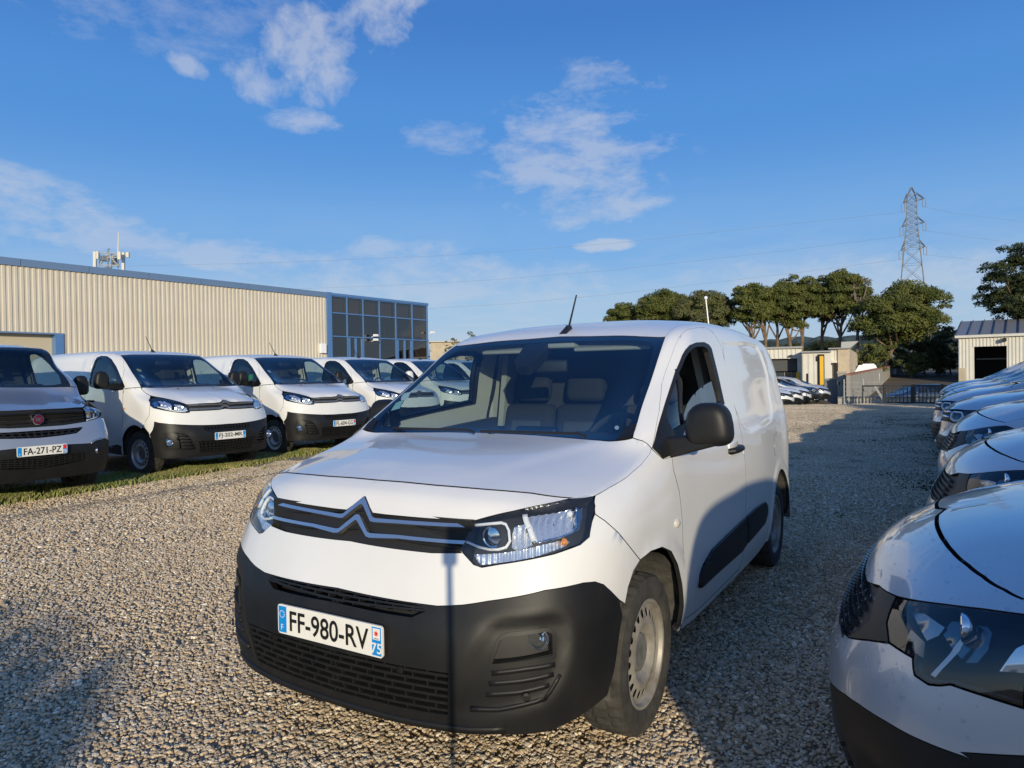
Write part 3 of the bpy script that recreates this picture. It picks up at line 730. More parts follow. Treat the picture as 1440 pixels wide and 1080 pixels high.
# ------------------------------------------------------------------ ground, gravel and verge
def sstep(a, b, v):
    t = np.clip((v-a)/(b-a), 0, 1); return t*t*(3-2*t)
def ground_z(x, y):
    s = (x-CAM_P[0])*CF[0]+(y-CAM_P[1])*CF[1]
    drop = sstep(-4.2, -2.6, x)*sstep(34.8, 36.5, s)
    return -.34*sstep(30.2, 32, s)-.40*drop+sstep(40, 92, s)*1.85+.03*sstep(-6.7, -7.4, x)*(s < 60)
def ground_material():
    m = bpy.data.materials.new('gravel_ground'); m.use_nodes = True; nt = m.node_tree; N = nt.nodes; L = nt.links; b = N['Principled BSDF']
    geo = N.new('ShaderNodeNewGeometry'); P = geo.outputs['Position']
    def vor(scale, feat='F1', rnd=1.0):
        v = N.new('ShaderNodeTexVoronoi'); v.feature = feat; v.inputs['Scale'].default_value = scale; v.inputs['Randomness'].default_value = rnd; L.new(P, v.inputs['Vector']); return v
    def noi(scale, det=5, r=.6):
        n = N.new('ShaderNodeTexNoise'); n.inputs['Scale'].default_value = scale; n.inputs['Detail'].default_value = det; n.inputs['Roughness'].default_value = r; L.new(P, n.inputs['Vector']); return n.outputs['Fac']
    v1 = vor(38); v2 = vor(19); big = noi(.35); mid = noi(2.2)
    ramp = N.new('ShaderNodeValToRGB'); e = ramp.color_ramp.elements; e[0].color = (.24, .175, .105, 1); e[1].color = (.56, .465, .34, 1); e.new(.45).color = (.36, .275, .175, 1); e.new(.75).color = (.45, .35, .235, 1)
    sp = N.new('ShaderNodeSeparateColor'); L.new(v1.outputs['Color'], sp.inputs[0]); L.new(sp.outputs[0], ramp.inputs[0])
    mx = N.new('ShaderNodeMix'); mx.data_type = 'RGBA'; mx.blend_type = 'MULTIPLY'; mx.inputs['Factor'].default_value = .55
    r2 = N.new('ShaderNodeMapRange'); r2.inputs['From Min'].default_value = .35; r2.inputs['From Max'].default_value = .68; r2.inputs['To Min'].default_value = .62; r2.inputs['To Max'].default_value = 1.1; L.new(big, r2.inputs['Value'])
    cc = N.new('ShaderNodeCombineColor')
    for i in range(3): L.new(r2.outputs[0], cc.inputs[i])
    L.new(ramp.outputs[0], mx.inputs['A']); L.new(cc.outputs[0], mx.inputs['B'])
    # bare earth and moss: the strip under the vans, tufts beside the silver cars, the drive beyond the gate
    sx = N.new('ShaderNodeSeparateXYZ'); L.new(P, sx.inputs[0])
    def mr(v, a, b_, lo=0, hi=1):
        q = N.new('ShaderNodeMapRange'); q.interpolation_type = 'SMOOTHSTEP'; q.inputs['From Min'].default_value = a; q.inputs['From Max'].default_value = b_; q.inputs['To Min'].default_value = lo; q.inputs['To Max'].default_value = hi; L.new(v, q.inputs['Value']); return q.outputs[0]
    def mul(a, c):
        q = N.new('ShaderNodeMath'); q.operation = 'MULTIPLY'; L.new(a, q.inputs[0]); (L.new(c, q.inputs[1]) if not isinstance(c, float) else setattr(q.inputs[1], 'default_value', c)); return q.outputs[0]
    ad = N.new('ShaderNodeMath'); ad.operation = 'MULTIPLY_ADD'; L.new(mid, ad.inputs[0]); ad.inputs[1].default_value = .9; L.new(sx.outputs[0], ad.inputs[2])
    earth = mr(ad.outputs[0], -6.1, -6.6)
    m2 = N.new('ShaderNodeMix'); m2.data_type = 'RGBA'; L.new(earth, m2.inputs['Factor']); L.new(mx.outputs['Result'], m2.inputs['A'])
    er = N.new('ShaderNodeValToRGB'); er.color_ramp.elements[0].color = (.30, .24, .16, 1); er.color_ramp.elements[1].color = (.55, .46, .34, 1); L.new(mid, er.inputs[0]); L.new(er.outputs[0], m2.inputs['B'])
    moss = mul(mr(sx.outputs[0], .1, 1.5), mr(noi(1.1, 6, .7), .52, .62)); moss = mul(moss, mr(sx.outputs[1], 2.5, 5.0))
    m3 = N.new('ShaderNodeMix'); m3.data_type = 'RGBA'; L.new(moss, m3.inputs['Factor']); L.new(m2.outputs['Result'], m3.inputs['A']); m3.inputs['B'].default_value = (.055, .062, .028, 1)
    drive = mr(sx.outputs[1], 31.5, 34.0)
    m4 = N.new('ShaderNodeMix'); m4.data_type = 'RGBA'; L.new(drive, m4.inputs['Factor']); L.new(m3.outputs['Result'], m4.inputs['A'])
    dr = N.new('ShaderNodeValToRGB'); dr.color_ramp.elements[0].color = (.10, .085, .06, 1); dr.color_ramp.elements[1].color = (.22, .17, .125, 1); L.new(noi(.25, 5), dr.inputs[0]); L.new(dr.outputs[0], m4.inputs['B'])
    L.new(m4.outputs['Result'], b.inputs['Base Color']); b.inputs['Roughness'].default_value = .95; b.inputs['Specular IOR Level'].default_value = .2
    inv = N.new('ShaderNodeMath'); inv.operation = 'SUBTRACT'; inv.inputs[0].default_value = 1.0; L.new(v1.outputs['Distance'], inv.inputs[1])
    inv2 = N.new('ShaderNodeMath'); inv2.operation = 'MULTIPLY_ADD'; L.new(v2.outputs['Distance'], inv2.inputs[0]); inv2.inputs[1].default_value = -1.2; L.new(inv.outputs[0], inv2.inputs[2])
    bp = N.new('ShaderNodeBump'); bp.inputs['Strength'].default_value = .9; bp.inputs['Distance'].default_value = .022; L.new(inv2.outputs[0], bp.inputs['Height']); L.new(bp.outputs[0], b.inputs['Normal'])
    return m
def build_ground():
    def axis(lo, hi, step, far):
        a = list(np.arange(lo, hi+.01, step)); q = step
        while a[-1] < far: q *= 1.25; a.append(a[-1]+q)
        q = step
        while a[0] > -far: q *= 1.25; a.insert(0, a[0]-q)
        return np.array(a)
    xs = axis(-40, 20, 1.0, 3500); ys = axis(-20, 110, 1.0, 3500); X, Y = np.meshgrid(xs, ys); Zz = ground_z(X, Y)
    v = np.stack([X.ravel(), Y.ravel(), Zz.ravel()], 1); n = len(xs); f = [(j*n+i, j*n+i+1, (j+1)*n+i+1, (j+1)*n+i) for j in range(len(ys)-1) for i in range(n-1)]
    return tag(mesh_obj('ground', v, f, ground_material()), kind='structure')
GROUND = build_ground()
def stone_material():
    m = bpy.data.materials.new('crushed_stone'); m.use_nodes = True; nt = m.node_tree; N = nt.nodes; L = nt.links; b = N['Principled BSDF']
    oi = N.new('ShaderNodeObjectInfo'); r = N.new('ShaderNodeValToRGB'); e = r.color_ramp.elements
    e[0].color = (.34, .235, .125, 1); e[1].color = (.74, .65, .50, 1); e.new(.3).color = (.47, .345, .20, 1); e.new(.6).color = (.55, .42, .265, 1); e.new(.8).color = (.42, .345, .25, 1); e.new(.9).color = (.60, .51, .37, 1)
    L.new(oi.outputs['Random'], r.inputs[0]); tc = N.new('ShaderNodeTexCoord'); nz = N.new('ShaderNodeTexNoise'); nz.inputs['Scale'].default_value = 3.0; nz.inputs['Detail'].default_value = 5; L.new(tc.outputs['Object'], nz.inputs['Vector'])
    mx = N.new('ShaderNodeMix'); mx.data_type = 'RGBA'; mx.blend_type = 'OVERLAY'; mx.inputs['Factor'].default_value = .5; L.new(r.outputs[0], mx.inputs['A']); L.new(nz.outputs['Fac'], mx.inputs['B'])
    hs = N.new('ShaderNodeHueSaturation'); hs.inputs['Saturation'].default_value = .86; hs.inputs['Value'].default_value = 1.2; L.new(mx.outputs['Result'], hs.inputs['Color']); L.new(hs.outputs[0], b.inputs['Base Color'])
    b.inputs['Roughness'].default_value = .85; b.inputs['Specular IOR Level'].default_value = .3
    return m
VERGE_LO = np.array([ground(*q)[:2] for q in ((-260, 765), (-60, 724), (0, 714), (112, 698), (200, 683), (280, 671), (340, 660), (400, 648), (480, 632), (560, 617))])
VERGE_UP = np.array([ground(*q)[:2] for q in ((-260, 740), (-60, 706), (0, 699), (112, 680), (200, 665), (280, 655), (340, 646), (400, 636), (480, 622), (560, 609))])
def verge_x(y): return np.interp(y, VERGE_LO[:, 1], VERGE_LO[:, 0])
def build_gravel():
    sm = stone_material(); src = bpy.data.collections.new('stone_shapes')      # shapes only: not linked to the scene
    for k in range(7):
        bm = bmesh.new(); bmesh.ops.create_icosphere(bm, subdivisions=1, radius=1.0)
        r2 = random.Random(k)
        sc = (1.0, r2.uniform(.6, .9), r2.uniform(.42, .7))
        for v in bm.verts:
            q = 1+r2.uniform(-.28, .22); v.co = Vector((v.co.x*sc[0]*q, v.co.y*sc[1]*q, v.co.z*sc[2]*q))
        me = bpy.data.meshes.new('stone'); bm.to_mesh(me); bm.free(); me.materials.append(sm); src.objects.link(bpy.data.objects.new('stone', me))
    pts = []
    for (d0, d1, dens) in ((.6, 4.2, 5200), (4.2, 7.0, 3400), (7.0, 11.5, 1700)):
        a0, a1 = -.70, .62; area = (a1-a0)/2*(d1*d1-d0*d0); n = int(area*dens)
        r = np.sqrt(rng.uniform(d0*d0, d1*d1, n)); a = YAW+rng.uniform(a0, a1, n); pts.append(np.stack([CAM_P[0]+r*np.sin(a), CAM_P[1]+r*np.cos(a)], 1))
    P = np.concatenate(pts); dpt = np.hypot(P[:, 0]-CAM_P[0], P[:, 1]-CAM_P[1])
    keep = (P[:, 0] > verge_x(P[:, 1])-.05+.10*np.sin(P[:, 1]*1.7)+rng.normal(0, .09, len(P))) & ~((np.abs(P[:, 0]) < .6) & (P[:, 1] > .6) & (P[:, 1] < 3.2)) & (P[:, 0] < 5)
    P = P[keep]; z = ground_z(P[:, 0], P[:, 1])+.004
    me = bpy.data.meshes.new('gravel'); me.vertices.add(len(P)); me.vertices.foreach_set('co', np.stack([P[:, 0], P[:, 1], z], 1).ravel()); me.update()
    s = np.exp(rng.normal(0, .30, len(P)))*.0088; s = np.where(dpt[keep] > 7, s*1.25, s); s = np.clip(s, .005, .024); s[rng.random(len(P)) < .004] *= 1.5
    at = me.attributes.new('stone_size', 'FLOAT', 'POINT'); at.data.foreach_set('value', s.astype(np.float32))
    o = link(bpy.data.objects.new('gravel', me)); tag(o, kind='stuff')
    ng = bpy.data.node_groups.new('scatter_stones', 'GeometryNodeTree'); ng.interface.new_socket('Geometry', in_out='INPUT', socket_type='NodeSocketGeometry'); ng.interface.new_socket('Geometry', in_out='OUTPUT', socket_type='NodeSocketGeometry')
    N = ng.nodes; L = ng.links; gi = N.new('NodeGroupInput'); go = N.new('NodeGroupOutput'); ip = N.new('GeometryNodeInstanceOnPoints'); ci = N.new('GeometryNodeCollectionInfo')
    ci.inputs['Collection'].default_value = src; ci.inputs['Separate Children'].default_value = True; ci.inputs['Reset Children'].default_value = True; ip.inputs['Pick Instance'].default_value = True
    rv = N.new('FunctionNodeRandomValue'); rv.data_type = 'FLOAT_VECTOR'; rv.inputs[0].default_value = (-.45, -.45, 0); rv.inputs[1].default_value = (.45, .45, 6.283)
    na = N.new('GeometryNodeInputNamedAttribute'); na.data_type = 'FLOAT'; na.inputs['Name'].default_value = 'stone_size'
    L.new(gi.outputs[0], ip.inputs['Points']); L.new(ci.outputs[0], ip.inputs['Instance']); L.new(rv.outputs[0], ip.inputs['Rotation']); L.new(na.outputs[0], ip.inputs['Scale']); L.new(ip.outputs[0], go.inputs[0])
    md = o.modifiers.new('scatter', 'NODES'); md.node_group = ng
    return o
GRAVEL = build_gravel()
def build_far_gravel():
    """beyond eleven metres: metre-wide patches of low stones, laid side by side"""
    m = bpy.data.materials.new('crushed_stone_far'); m.use_nodes = True; nt = m.node_tree; N = nt.nodes; L = nt.links; b = N['Principled BSDF']; at = N.new('ShaderNodeAttribute'); at.attribute_name = 'shade'; r = N.new('ShaderNodeValToRGB'); e = r.color_ramp.elements
    e[0].color = (.40, .305, .195, 1); e[1].color = (.72, .63, .50, 1); e.new(.5).color = (.54, .435, .305, 1); L.new(at.outputs['Fac'], r.inputs[0])
    geo = N.new('ShaderNodeNewGeometry'); nz = N.new('ShaderNodeTexNoise'); nz.inputs['Scale'].default_value = .5; nz.inputs['Detail'].default_value = 5; L.new(geo.outputs['Position'], nz.inputs['Vector']); mr = N.new('ShaderNodeMapRange'); mr.inputs['From Min'].default_value = .3; mr.inputs['From Max'].default_value = .7; mr.inputs['To Min'].default_value = .7; mr.inputs['To Max'].default_value = 1.05; L.new(nz.outputs['Fac'], mr.inputs['Value'])
    vm = N.new('ShaderNodeVectorMath'); vm.operation = 'SCALE'; L.new(r.outputs[0], vm.inputs[0]); L.new(mr.outputs[0], vm.inputs['Scale']); L.new(vm.outputs[0], b.inputs['Base Color']); b.inputs['Roughness'].default_value = .9
    src = bpy.data.collections.new('stone_patches'); rs = np.random.default_rng(12)
    for k in range(3):
        n = 1500; c = rs.uniform(-.5, .5, (n, 2)); rad = rs.uniform(.012, .026, n); a0 = rs.uniform(0, 6.283, n); v = np.empty((n, 6, 3)); 
        for q in range(5):
            a = a0+q*1.2566; rr = rad*rs.uniform(.75, 1.2, n); v[:, q] = np.stack([c[:, 0]+rr*np.cos(a), c[:, 1]+rr*np.sin(a), rs.uniform(-.004, .010, n)], 1)
        v[:, 5] = np.stack([c[:, 0]+rs.normal(0, .005, n), c[:, 1]+rs.normal(0, .005, n), rad*rs.uniform(.7, 1.25, n)], 1)
        o = np.arange(n)[:, None]*6; F = np.concatenate([o+np.array([q, (q+1) % 5, 5]) for q in range(5)]); me = bpy.data.meshes.new('stone_patch'); me.from_pydata(v.reshape(-1, 3).tolist(), [], F.tolist()); me.materials.append(m)
        A = me.attributes.new('shade', 'FLOAT', 'POINT'); A.data.foreach_set('value', np.repeat(rs.random(n), 6).astype(np.float32)); src.objects.link(bpy.data.objects.new('stone_patch', me))
    P = []
    for y in np.arange(4.5, 31.5, .95):
        for x in np.arange(-8.2 if y < 24 else -12, 4.5, .95):
            d = math.hypot(x-CAM_P[0], y-CAM_P[1])
            if d > 10.6 and x > float(verge_x(y))+.45 and (x-CAM_P[0])*CF[0]+(y-CAM_P[1])*CF[1] < 31: P.append((x, y, float(ground_z(np.array(x), np.array(y)))-.003))
    me = bpy.data.meshes.new('gravel'); me.from_pydata(P, [], []); o = link(bpy.data.objects.new('gravel', me)); tag(o, kind='stuff')
    ng = bpy.data.node_groups.new('lay_patches', 'GeometryNodeTree'); ng.interface.new_socket('Geometry', in_out='INPUT', socket_type='NodeSocketGeometry'); ng.interface.new_socket('Geometry', in_out='OUTPUT', socket_type='NodeSocketGeometry'); N = ng.nodes; L = ng.links; gi = N.new('NodeGroupInput'); go = N.new('NodeGroupOutput'); ip = N.new('GeometryNodeInstanceOnPoints'); ci = N.new('GeometryNodeCollectionInfo')
    ci.inputs['Collection'].default_value = src; ci.inputs['Separate Children'].default_value = True; ci.inputs['Reset Children'].default_value = True; ip.inputs['Pick Instance'].default_value = True
    rv = N.new('FunctionNodeRandomValue'); rv.data_type = 'FLOAT_VECTOR'; rv.inputs[0].default_value = (0, 0, 0); rv.inputs[1].default_value = (0, 0, 6.283)
    L.new(gi.outputs[0], ip.inputs['Points']); L.new(ci.outputs[0], ip.inputs['Instance']); L.new(rv.outputs[0], ip.inputs['Rotation']); L.new(ip.outputs[0], go.inputs[0]); md = o.modifiers.new('patches', 'NODES'); md.node_group = ng
build_far_gravel()
def build_grass(name, P, hgt, m, seed=1, w=.006):
    r = np.random.default_rng(seed); n = len(P); a = r.uniform(0, 6.283, n); h = hgt*r.uniform(.4, 1.25, n); ln = h*r.uniform(.2, .9, n); b = r.uniform(0, 6.283, n); z = ground_z(P[:, 0], P[:, 1])
    dx, dy = np.cos(a)*w, np.sin(a)*w; tx, ty = P[:, 0]+np.cos(b)*ln, P[:, 1]+np.sin(b)*ln
    v = np.empty((n, 5, 3)); v[:, 0] = np.stack([P[:, 0]-dx, P[:, 1]-dy, z], 1); v[:, 1] = np.stack([P[:, 0]+dx, P[:, 1]+dy, z], 1)
    mx_, my = P[:, 0]+np.cos(b)*ln*.35, P[:, 1]+np.sin(b)*ln*.35; v[:, 2] = np.stack([mx_+dx*.8, my+dy*.8, z+h*.65], 1); v[:, 3] = np.stack([mx_-dx*.8, my-dy*.8, z+h*.65], 1); v[:, 4] = np.stack([tx, ty, z+h], 1)
    f = np.arange(n)[:, None]*5; quads = np.concatenate([f+0, f+1, f+2, f+3], 1); tris = np.concatenate([f+3, f+2, f+4], 1)
    return tag(mesh_obj(name, v.reshape(-1, 3), [tuple(q) for q in quads]+[tuple(t) for t in tris], m, smooth=False), kind='stuff')
GRASSM = mat('grass_blades', (.17, .24, .045), .7, var=.9, var_scale=1.1, dark=(.34, .30, .13), detail=6, coords='Object')
MOSSM = mat('dark_grass', (.035, .05, .018), .8, var=.5, var_scale=2)
def verge():
    r = np.random.default_rng(4); pts = []
    edge, up = VERGE_LO, VERGE_UP; t = r.random(75000)*(len(edge)-1); i = t.astype(int); f = (t-i)[:, None]; a = edge[i]*(1-f)+edge[i+1]*f; b = up[i]*(1-f)+up[i+1]*f
    s = r.beta(1.6, 1.9, len(t))[:, None]; P = a*(1-s)+b*s+r.normal(0, .05, (len(t), 2))
    k = np.array([noise.noise(Vector((p[0]*1.6, p[1]*1.6, 3.0))) for p in P]); P = P[k > -.22]
    build_grass('grass', P, .075, GRASSM, 1, .008)
    Q = np.stack([r.uniform(-9.5, -7.2, 9000), r.uniform(-1, 22, 9000)], 1); k = np.array([noise.noise(Vector((p[0]*1.1, p[1]*1.1, 8.0))) for p in Q]); build_grass('grass', Q[k > .1], .05, GRASSM, 2)
    Q = np.stack([r.uniform(.2, 2.1, 26000), r.uniform(7.0, 24, 26000)], 1); k = np.array([noise.noise(Vector((p[0]*.8, p[1]*.9, 21.0))) for p in Q]); build_grass('grass', Q[k+r.normal(0, .12, len(Q)) > .16+.25*(1.2-Q[:, 0])], .022, MOSSM, 3, .010)
verge()
# ------------------------------------------------------------------ the white compact van in the foreground
HERO_ROWS = [
 [(0,-.835,.235),(.30,-.825,.237),(.58,-.775,.248),(.785,-.64,.268),(.872,-.42,.30),(.878,0,.30),(.882,.6,.27),(.882,1.3,.262),(.882,2.2,.268),(.868,2.95,.29),(.84,3.33,.30),(.70,3.47,.30),(0,3.50,.30)],
 [(0,-.868,.40),(.30,-.858,.40),(.60,-.802,.40),(.818,-.655,.40),(.898,-.42,.41),(.908,0,.41),(.908,.6,.40),(.908,1.3,.40),(.908,2.2,.40),(.895,2.95,.40),(.868,3.34,.40),(.72,3.485,.40),(0,3.51,.40)],
 [(0,-.872,.58),(.30,-.860,.58),(.60,-.800,.58),(.822,-.655,.58),(.908,-.42,.58),(.920,0,.58),(.917,.6,.58),(.916,1.3,.58),(.916,2.2,.58),(.905,2.95,.58),(.875,3.35,.58),(.73,3.495,.58),(0,3.515,.58)],
 [(0,-.835,.690),(.30,-.820,.695),(.585,-.760,.70),(.805,-.635,.71),(.906,-.40,.72),(.921,0,.73),(.918,.6,.73),(.918,1.3,.73),(.918,2.2,.73),(.905,2.95,.73),(.875,3.36,.73),(.73,3.50,.73),(0,3.52,.73)],
 [(0,-.770,.840),(.28,-.758,.845),(.55,-.708,.855),(.775,-.585,.87),(.893,-.36,.88),(.917,.03,.88),(.915,.62,.88),(.915,1.3,.88),(.915,2.2,.88),(.903,2.95,.88),(.873,3.37,.88),(.72,3.505,.88),(0,3.525,.88)],
 [(0,-.705,.966),(.28,-.696,.963),(.53,-.660,.960),(.765,-.530,.962),(.876,-.28,.97),(.906,.07,.985),(.906,.65,.99),(.906,1.3,.99),(.906,2.2,.99),(.895,2.95,.99),(.865,3.38,.99),(.71,3.51,.99),(0,3.53,.99)],
 [(0,-.585,1.058),(.28,-.572,1.055),(.54,-.525,1.043),(.795,-.37,1.020),(.862,-.12,1.050),(.893,.14,1.075),(.896,.68,1.08),(.897,1.3,1.08),(.897,2.2,1.08),(.885,2.95,1.08),(.855,3.38,1.08),(.70,3.51,1.08),(0,3.53,1.08)],
 [(0,-.20,1.122),(.28,-.19,1.118),(.53,-.15,1.105),(.775,-.05,1.090),(.838,.07,1.115),(.876,.24,1.145),(.882,.72,1.16),(.883,1.32,1.16),(.883,2.2,1.16),(.872,2.95,1.16),(.842,3.38,1.16),(.69,3.505,1.16),(0,3.525,1.16)],
 [(0,.205,1.162),(.28,.195,1.162),(.53,.165,1.165),(.735,.13,1.175),(.805,.20,1.20),(.850,.37,1.245),(.858,.79,1.27),(.858,1.38,1.27),(.858,2.2,1.27),(.846,2.95,1.27),(.815,3.37,1.27),(.66,3.49,1.27),(0,3.51,1.27)],
 [(0,.625,1.435),(.26,.605,1.433),(.505,.565,1.427),(.695,.50,1.412),(.748,.56,1.425),(.802,.68,1.455),(.815,.98,1.475),(.819,1.44,1.475),(.819,2.2,1.475),(.807,2.95,1.475),(.775,3.34,1.47),(.62,3.46,1.47),(0,3.48,1.47)],
 [(0,.99,1.682),(.26,.975,1.680),(.49,.94,1.671),(.662,.88,1.647),(.702,.935,1.66),(.737,1.0,1.668),(.750,1.2,1.678),(.754,1.52,1.684),(.754,2.2,1.684),(.742,2.9,1.672),(.71,3.28,1.65),(.56,3.40,1.64),(0,3.42,1.645)],
 [(0,1.25,1.758),(.26,1.24,1.756),(.47,1.22,1.748),(.60,1.19,1.732),(.638,1.23,1.736),(.665,1.29,1.738),(.68,1.42,1.743),(.686,1.66,1.748),(.686,2.2,1.746),(.675,2.82,1.730),(.64,3.16,1.705),(.50,3.28,1.70),(0,3.32,1.705)],
 [(0,1.60,1.797),(.20,1.60,1.795),(.33,1.60,1.789),(.42,1.60,1.783),(.46,1.63,1.780),(.485,1.67,1.779),(.50,1.75,1.780),(.51,1.88,1.781),(.51,2.25,1.779),(.50,2.68,1.768),(.44,2.98,1.753),(.32,3.08,1.750),(0,3.12,1.755)],
 [(0,1.9,1.806),(0,1.94,1.806),(0,1.98,1.806),(0,2.02,1.806),(0,2.06,1.806),(0,2.1,1.806),(0,2.15,1.806),(0,2.2,1.806),(0,2.35,1.804),(0,2.5,1.800),(0,2.62,1.796),(0,2.68,1.793),(0,2.74,1.790)]]
cat_ = lambda *a: np.concatenate(a)
def arc_side(cy, cz, r, a0, a1, n=18):
    return [(cy+r*math.cos(math.radians(a0+(a1-a0)*k/n)), cz+r*math.sin(math.radians(a0+(a1-a0)*k/n))) for k in range(n+1)]
def build_hero():
    rows_ = np.array(HERO_ROWS, float)
    for j, dx in ((8, .004), (9, .026), (10, .045), (11, .03)): rows_[:13, j, 0] -= dx
    net = Net(rows_); V = empty('delivery_van', (0, 0, 0), 0, 'white compact van in the middle of the gravel, black bumper, driver window half lowered', 'van')
    P, S, T, FR = net.px, net.side, net.top, net.front
    # --- bonnet and nose
    gap_front = [(540,676),(568,678),(613,682.5),(680,688),(747,693.5),(800,700)]
    bonnet = cat_(P(gap_front+[(822,699),(836,697),(858,685),(880,672),(902,653),(913,639),(916,630.5),(910,624),(903.7,620),(890,616),(876,619),(857,620.5),(811,617),(755,612.5),(700,609),(690,608.5)]))
    bonnet[0, 0] = 0; bonnet[-1, 0] = 0
    crease = cat_(P([(560,666),(640,672),(700,662),(790,638),(842,623),(755,614),(690,609.5)])); crease[0, 0] = crease[-1, 0] = -.02
    panel(net, 'bonnet', bonnet, WHITE, V, 'C', h=.03, gap=.0022, emboss=[(crease, .006, .05)])
    nose = P(gap_front[:1]+gap_front[1:]+[(822,699),(836,696.5),(826,694.7),(800.5,701),(722,718.5),(668,732),(600,729),(540,723.6),(524,721.4),(520,714),(514,698.5),(511,695.5),(508,694.5)])
    nose[0, 0] = 0; nose[-1, 0] = 0
    panel(net, 'front_panel', nose, WHITE, V, 'C', h=.02, gap=.0015, edge_h=.012)
    # --- upper grille with the double chevron strips
    g = P([(508,694.5),(514,698.5),(524,721.4),(540,723.6),(600,729),(668,733),(664,745),(647,773),(649,776.7),(607,776.7),(517,764.4),(495,760)])
    g[0, 0] = g[-1, 0] = 0
    gr = panel(net, 'grille', g, PLASTIC_D, V, 'C', h=.02, gap=0, off=-.028, depth=0)
    for k, (t0, t1) in enumerate((((508,716),(655,749)), ((502,742),(650,770)))):
        a = P([t0, ((t0[0]+t1[0])/2+8, (t0[1]+t1[1])/2+6), t1]); a[0, 0] = 0
        X, N = line_on(net, a, 14, -.018); X2 = np.concatenate([(X*[-1, 1, 1])[::-1], X[1:]]); N2 = np.concatenate([(N*[-1, 1, 1])[::-1], N[1:]])
        v, f = strip_sweep(X2, N2, .006, .016); mesh_obj('grille_slat', v, f, PLASTIC, gr, smooth=False)
    s1 = P([(508,697.5),(511,698),(514,701),(524,727),(528,729),(560,731.5),(662,737),(659,742),(560,736.5),(526,734.5),(521,733),(511,711),(509,709)])
    s2 = P([(500,721),(503.5,721),(506,724),(517,748),(521,750),(560,752.5),(655,760.5),(652.5,765.5),(560,757.5),(520,756.5),(515,754.5),(503,733),(500,731)])
    for s in (s1, s2):
        s[0, 0] = s[-1, 0] = 0
        panel(net, 'chevron_strip', s, CHROME, V, 'C', h=.012, gap=0, off=.004, depth=.022, edge_h=.008)
    # --- painted bumper skin
    lamp_low = [(836.4,712),(829,755),(816.5,766),(780,779),(700,794),(677.5,798),(666,794),(647,773)]
    white = cat_(P([(487,829),(520,837),(570,846),(615,852),(650,850.5),(686.7,845),(766,830),(820,819.5),(837,818),(849,822),(860,832),(871,843.5)]), S([(-.333,.622),(-.305,.675),(-.255,.722),(-.19,.747)]), P([(870,750),(850,732),(836.8,723)]+lamp_low[1:]+[(649,777.5),(607,777.5),(517,765.5),(495,761)]))
    white[0, 0] = white[-1, 0] = 0
    panel(net, 'painted_bumper', white, WHITE, V, 'C', h=.03, gap=.0012, edge_h=.014)
    # --- black bumper with openings
    slot = [(487,832),(540,843.5),(580,849.5),(592,852.5),(597,860),(578,868),(540,862),(487,850)]
    low = [(470,916),(520,927),(560,936),(630,947),(629,1005),(594,1000),(530,986),(470,970)]
    uslot, ulow = P(slot), P(low)
    for q in (uslot, ulow): q[0, 0] = q[-1, 0] = 0
    edge = cat_(P([(837,818),(849,822),(860,832),(871,844)]), S([(-.352,.585),(-.375,.53),(-.39,.46),(-.40,.38),(-.41,.31)]))
    bottom = P([(766,1030),(700,1033),(637,1031),(560,1014),(470,994.5)]); bottom[-1, 0] = 0
    topline = P([(487,829),(520,837),(570,846),(615,852),(650,850.5),(686.7,845),(766,830),(820,819.5)]); topline[0, 0] = 0
    b = cat_(uslot[:1], uslot[1:-1], uslot[-1:], ulow[:1], ulow[1:-1], ulow[-1:])
    # outline: top edge, arch edge, bottom, then up the centre line round both openings
    out = cat_(topline, edge, bottom, ulow[::-1][:1], ulow[::-1][1:], uslot[::-1])
    fogo = P([(684.7,941),(698.6,899.6),(706,893),(714.5,891.7),(770,885),(779,887),(782.6,893.7),(782.6,924),(778,928)])
    swoop = P([(640,1012),(660,930),(690,882),(705,876),(780,868),(795,876),(800,905),(790,950),(768,985),(700,1003)])
    panel(net, 'bumper', out, PLASTIC, V, 'C', h=.026, gap=.0012, depth=.03, holes=[P([(691,936),(703,901),(714,896),(770,889.5),(778,893),(779,922)])], emboss=[(swoop, -.018, .05)], edge_h=.014)
    bk = FR([(0,.70),(.70,.70),(.70,.25),(0,.25)]); bk[0, 0] = bk[-1, 0] = 0
    panel(net, 'bumper_core', bk, PLASTIC_D, V, 'C', h=.06, gap=0, off=-.075, depth=0)
    def rows(corners, rws, wbar, hbar, posts, name):
        ct, rt, rb, cb = [np.array(c) for c in corners]
        root = None
        for k in range(rws):
            f = (k+.5)/rws; a = ct+(cb-ct)*f; c = rt+(rb-rt)*f; mid_ = (a+c)/2
            X, N = line_on(net, [a, mid_, c], 14, -.024); X2 = np.concatenate([(X*[-1, 1, 1])[::-1], X[1:]]); N2 = np.concatenate([(N*[-1, 1, 1])[::-1], N[1:]])
            v, fc = strip_sweep(X2, N2, wbar, hbar); o = mesh_obj(name if root is None else 'grille_slat', v, fc, PLASTIC, V if root is None else root, smooth=False)
            root = root or o
        m = MB()
        for k in range(rws+1):
            for q in range(posts):
                s = (q+(.5 if k % 2 else .15))/posts
                pts = []
                for f in (max(k-.5, 0)/rws, min(k+.5, rws)/rws):
                    u = (ct+(cb-ct)*f)*(1-s)+(rt+(rb-rt)*f)*s; pts.append((net.xyz(u, -.02)[0], net.nrm(u)[0]))
                for sx in (1, -1):
                    fl = np.array([sx, 1, 1]); v, fc = strip_sweep([pts[0][0]*fl, pts[1][0]*fl], [pts[0][1]*fl, pts[1][1]*fl], .0055, .034); m.add(v, fc)
        tag(m.build('grille_posts', PLASTIC, root, smooth=False), kind='stuff')
        return root
    rows((uslot[0], uslot[3], uslot[4], uslot[-1]), 2, .007, .045, 5, 'upper_intake')
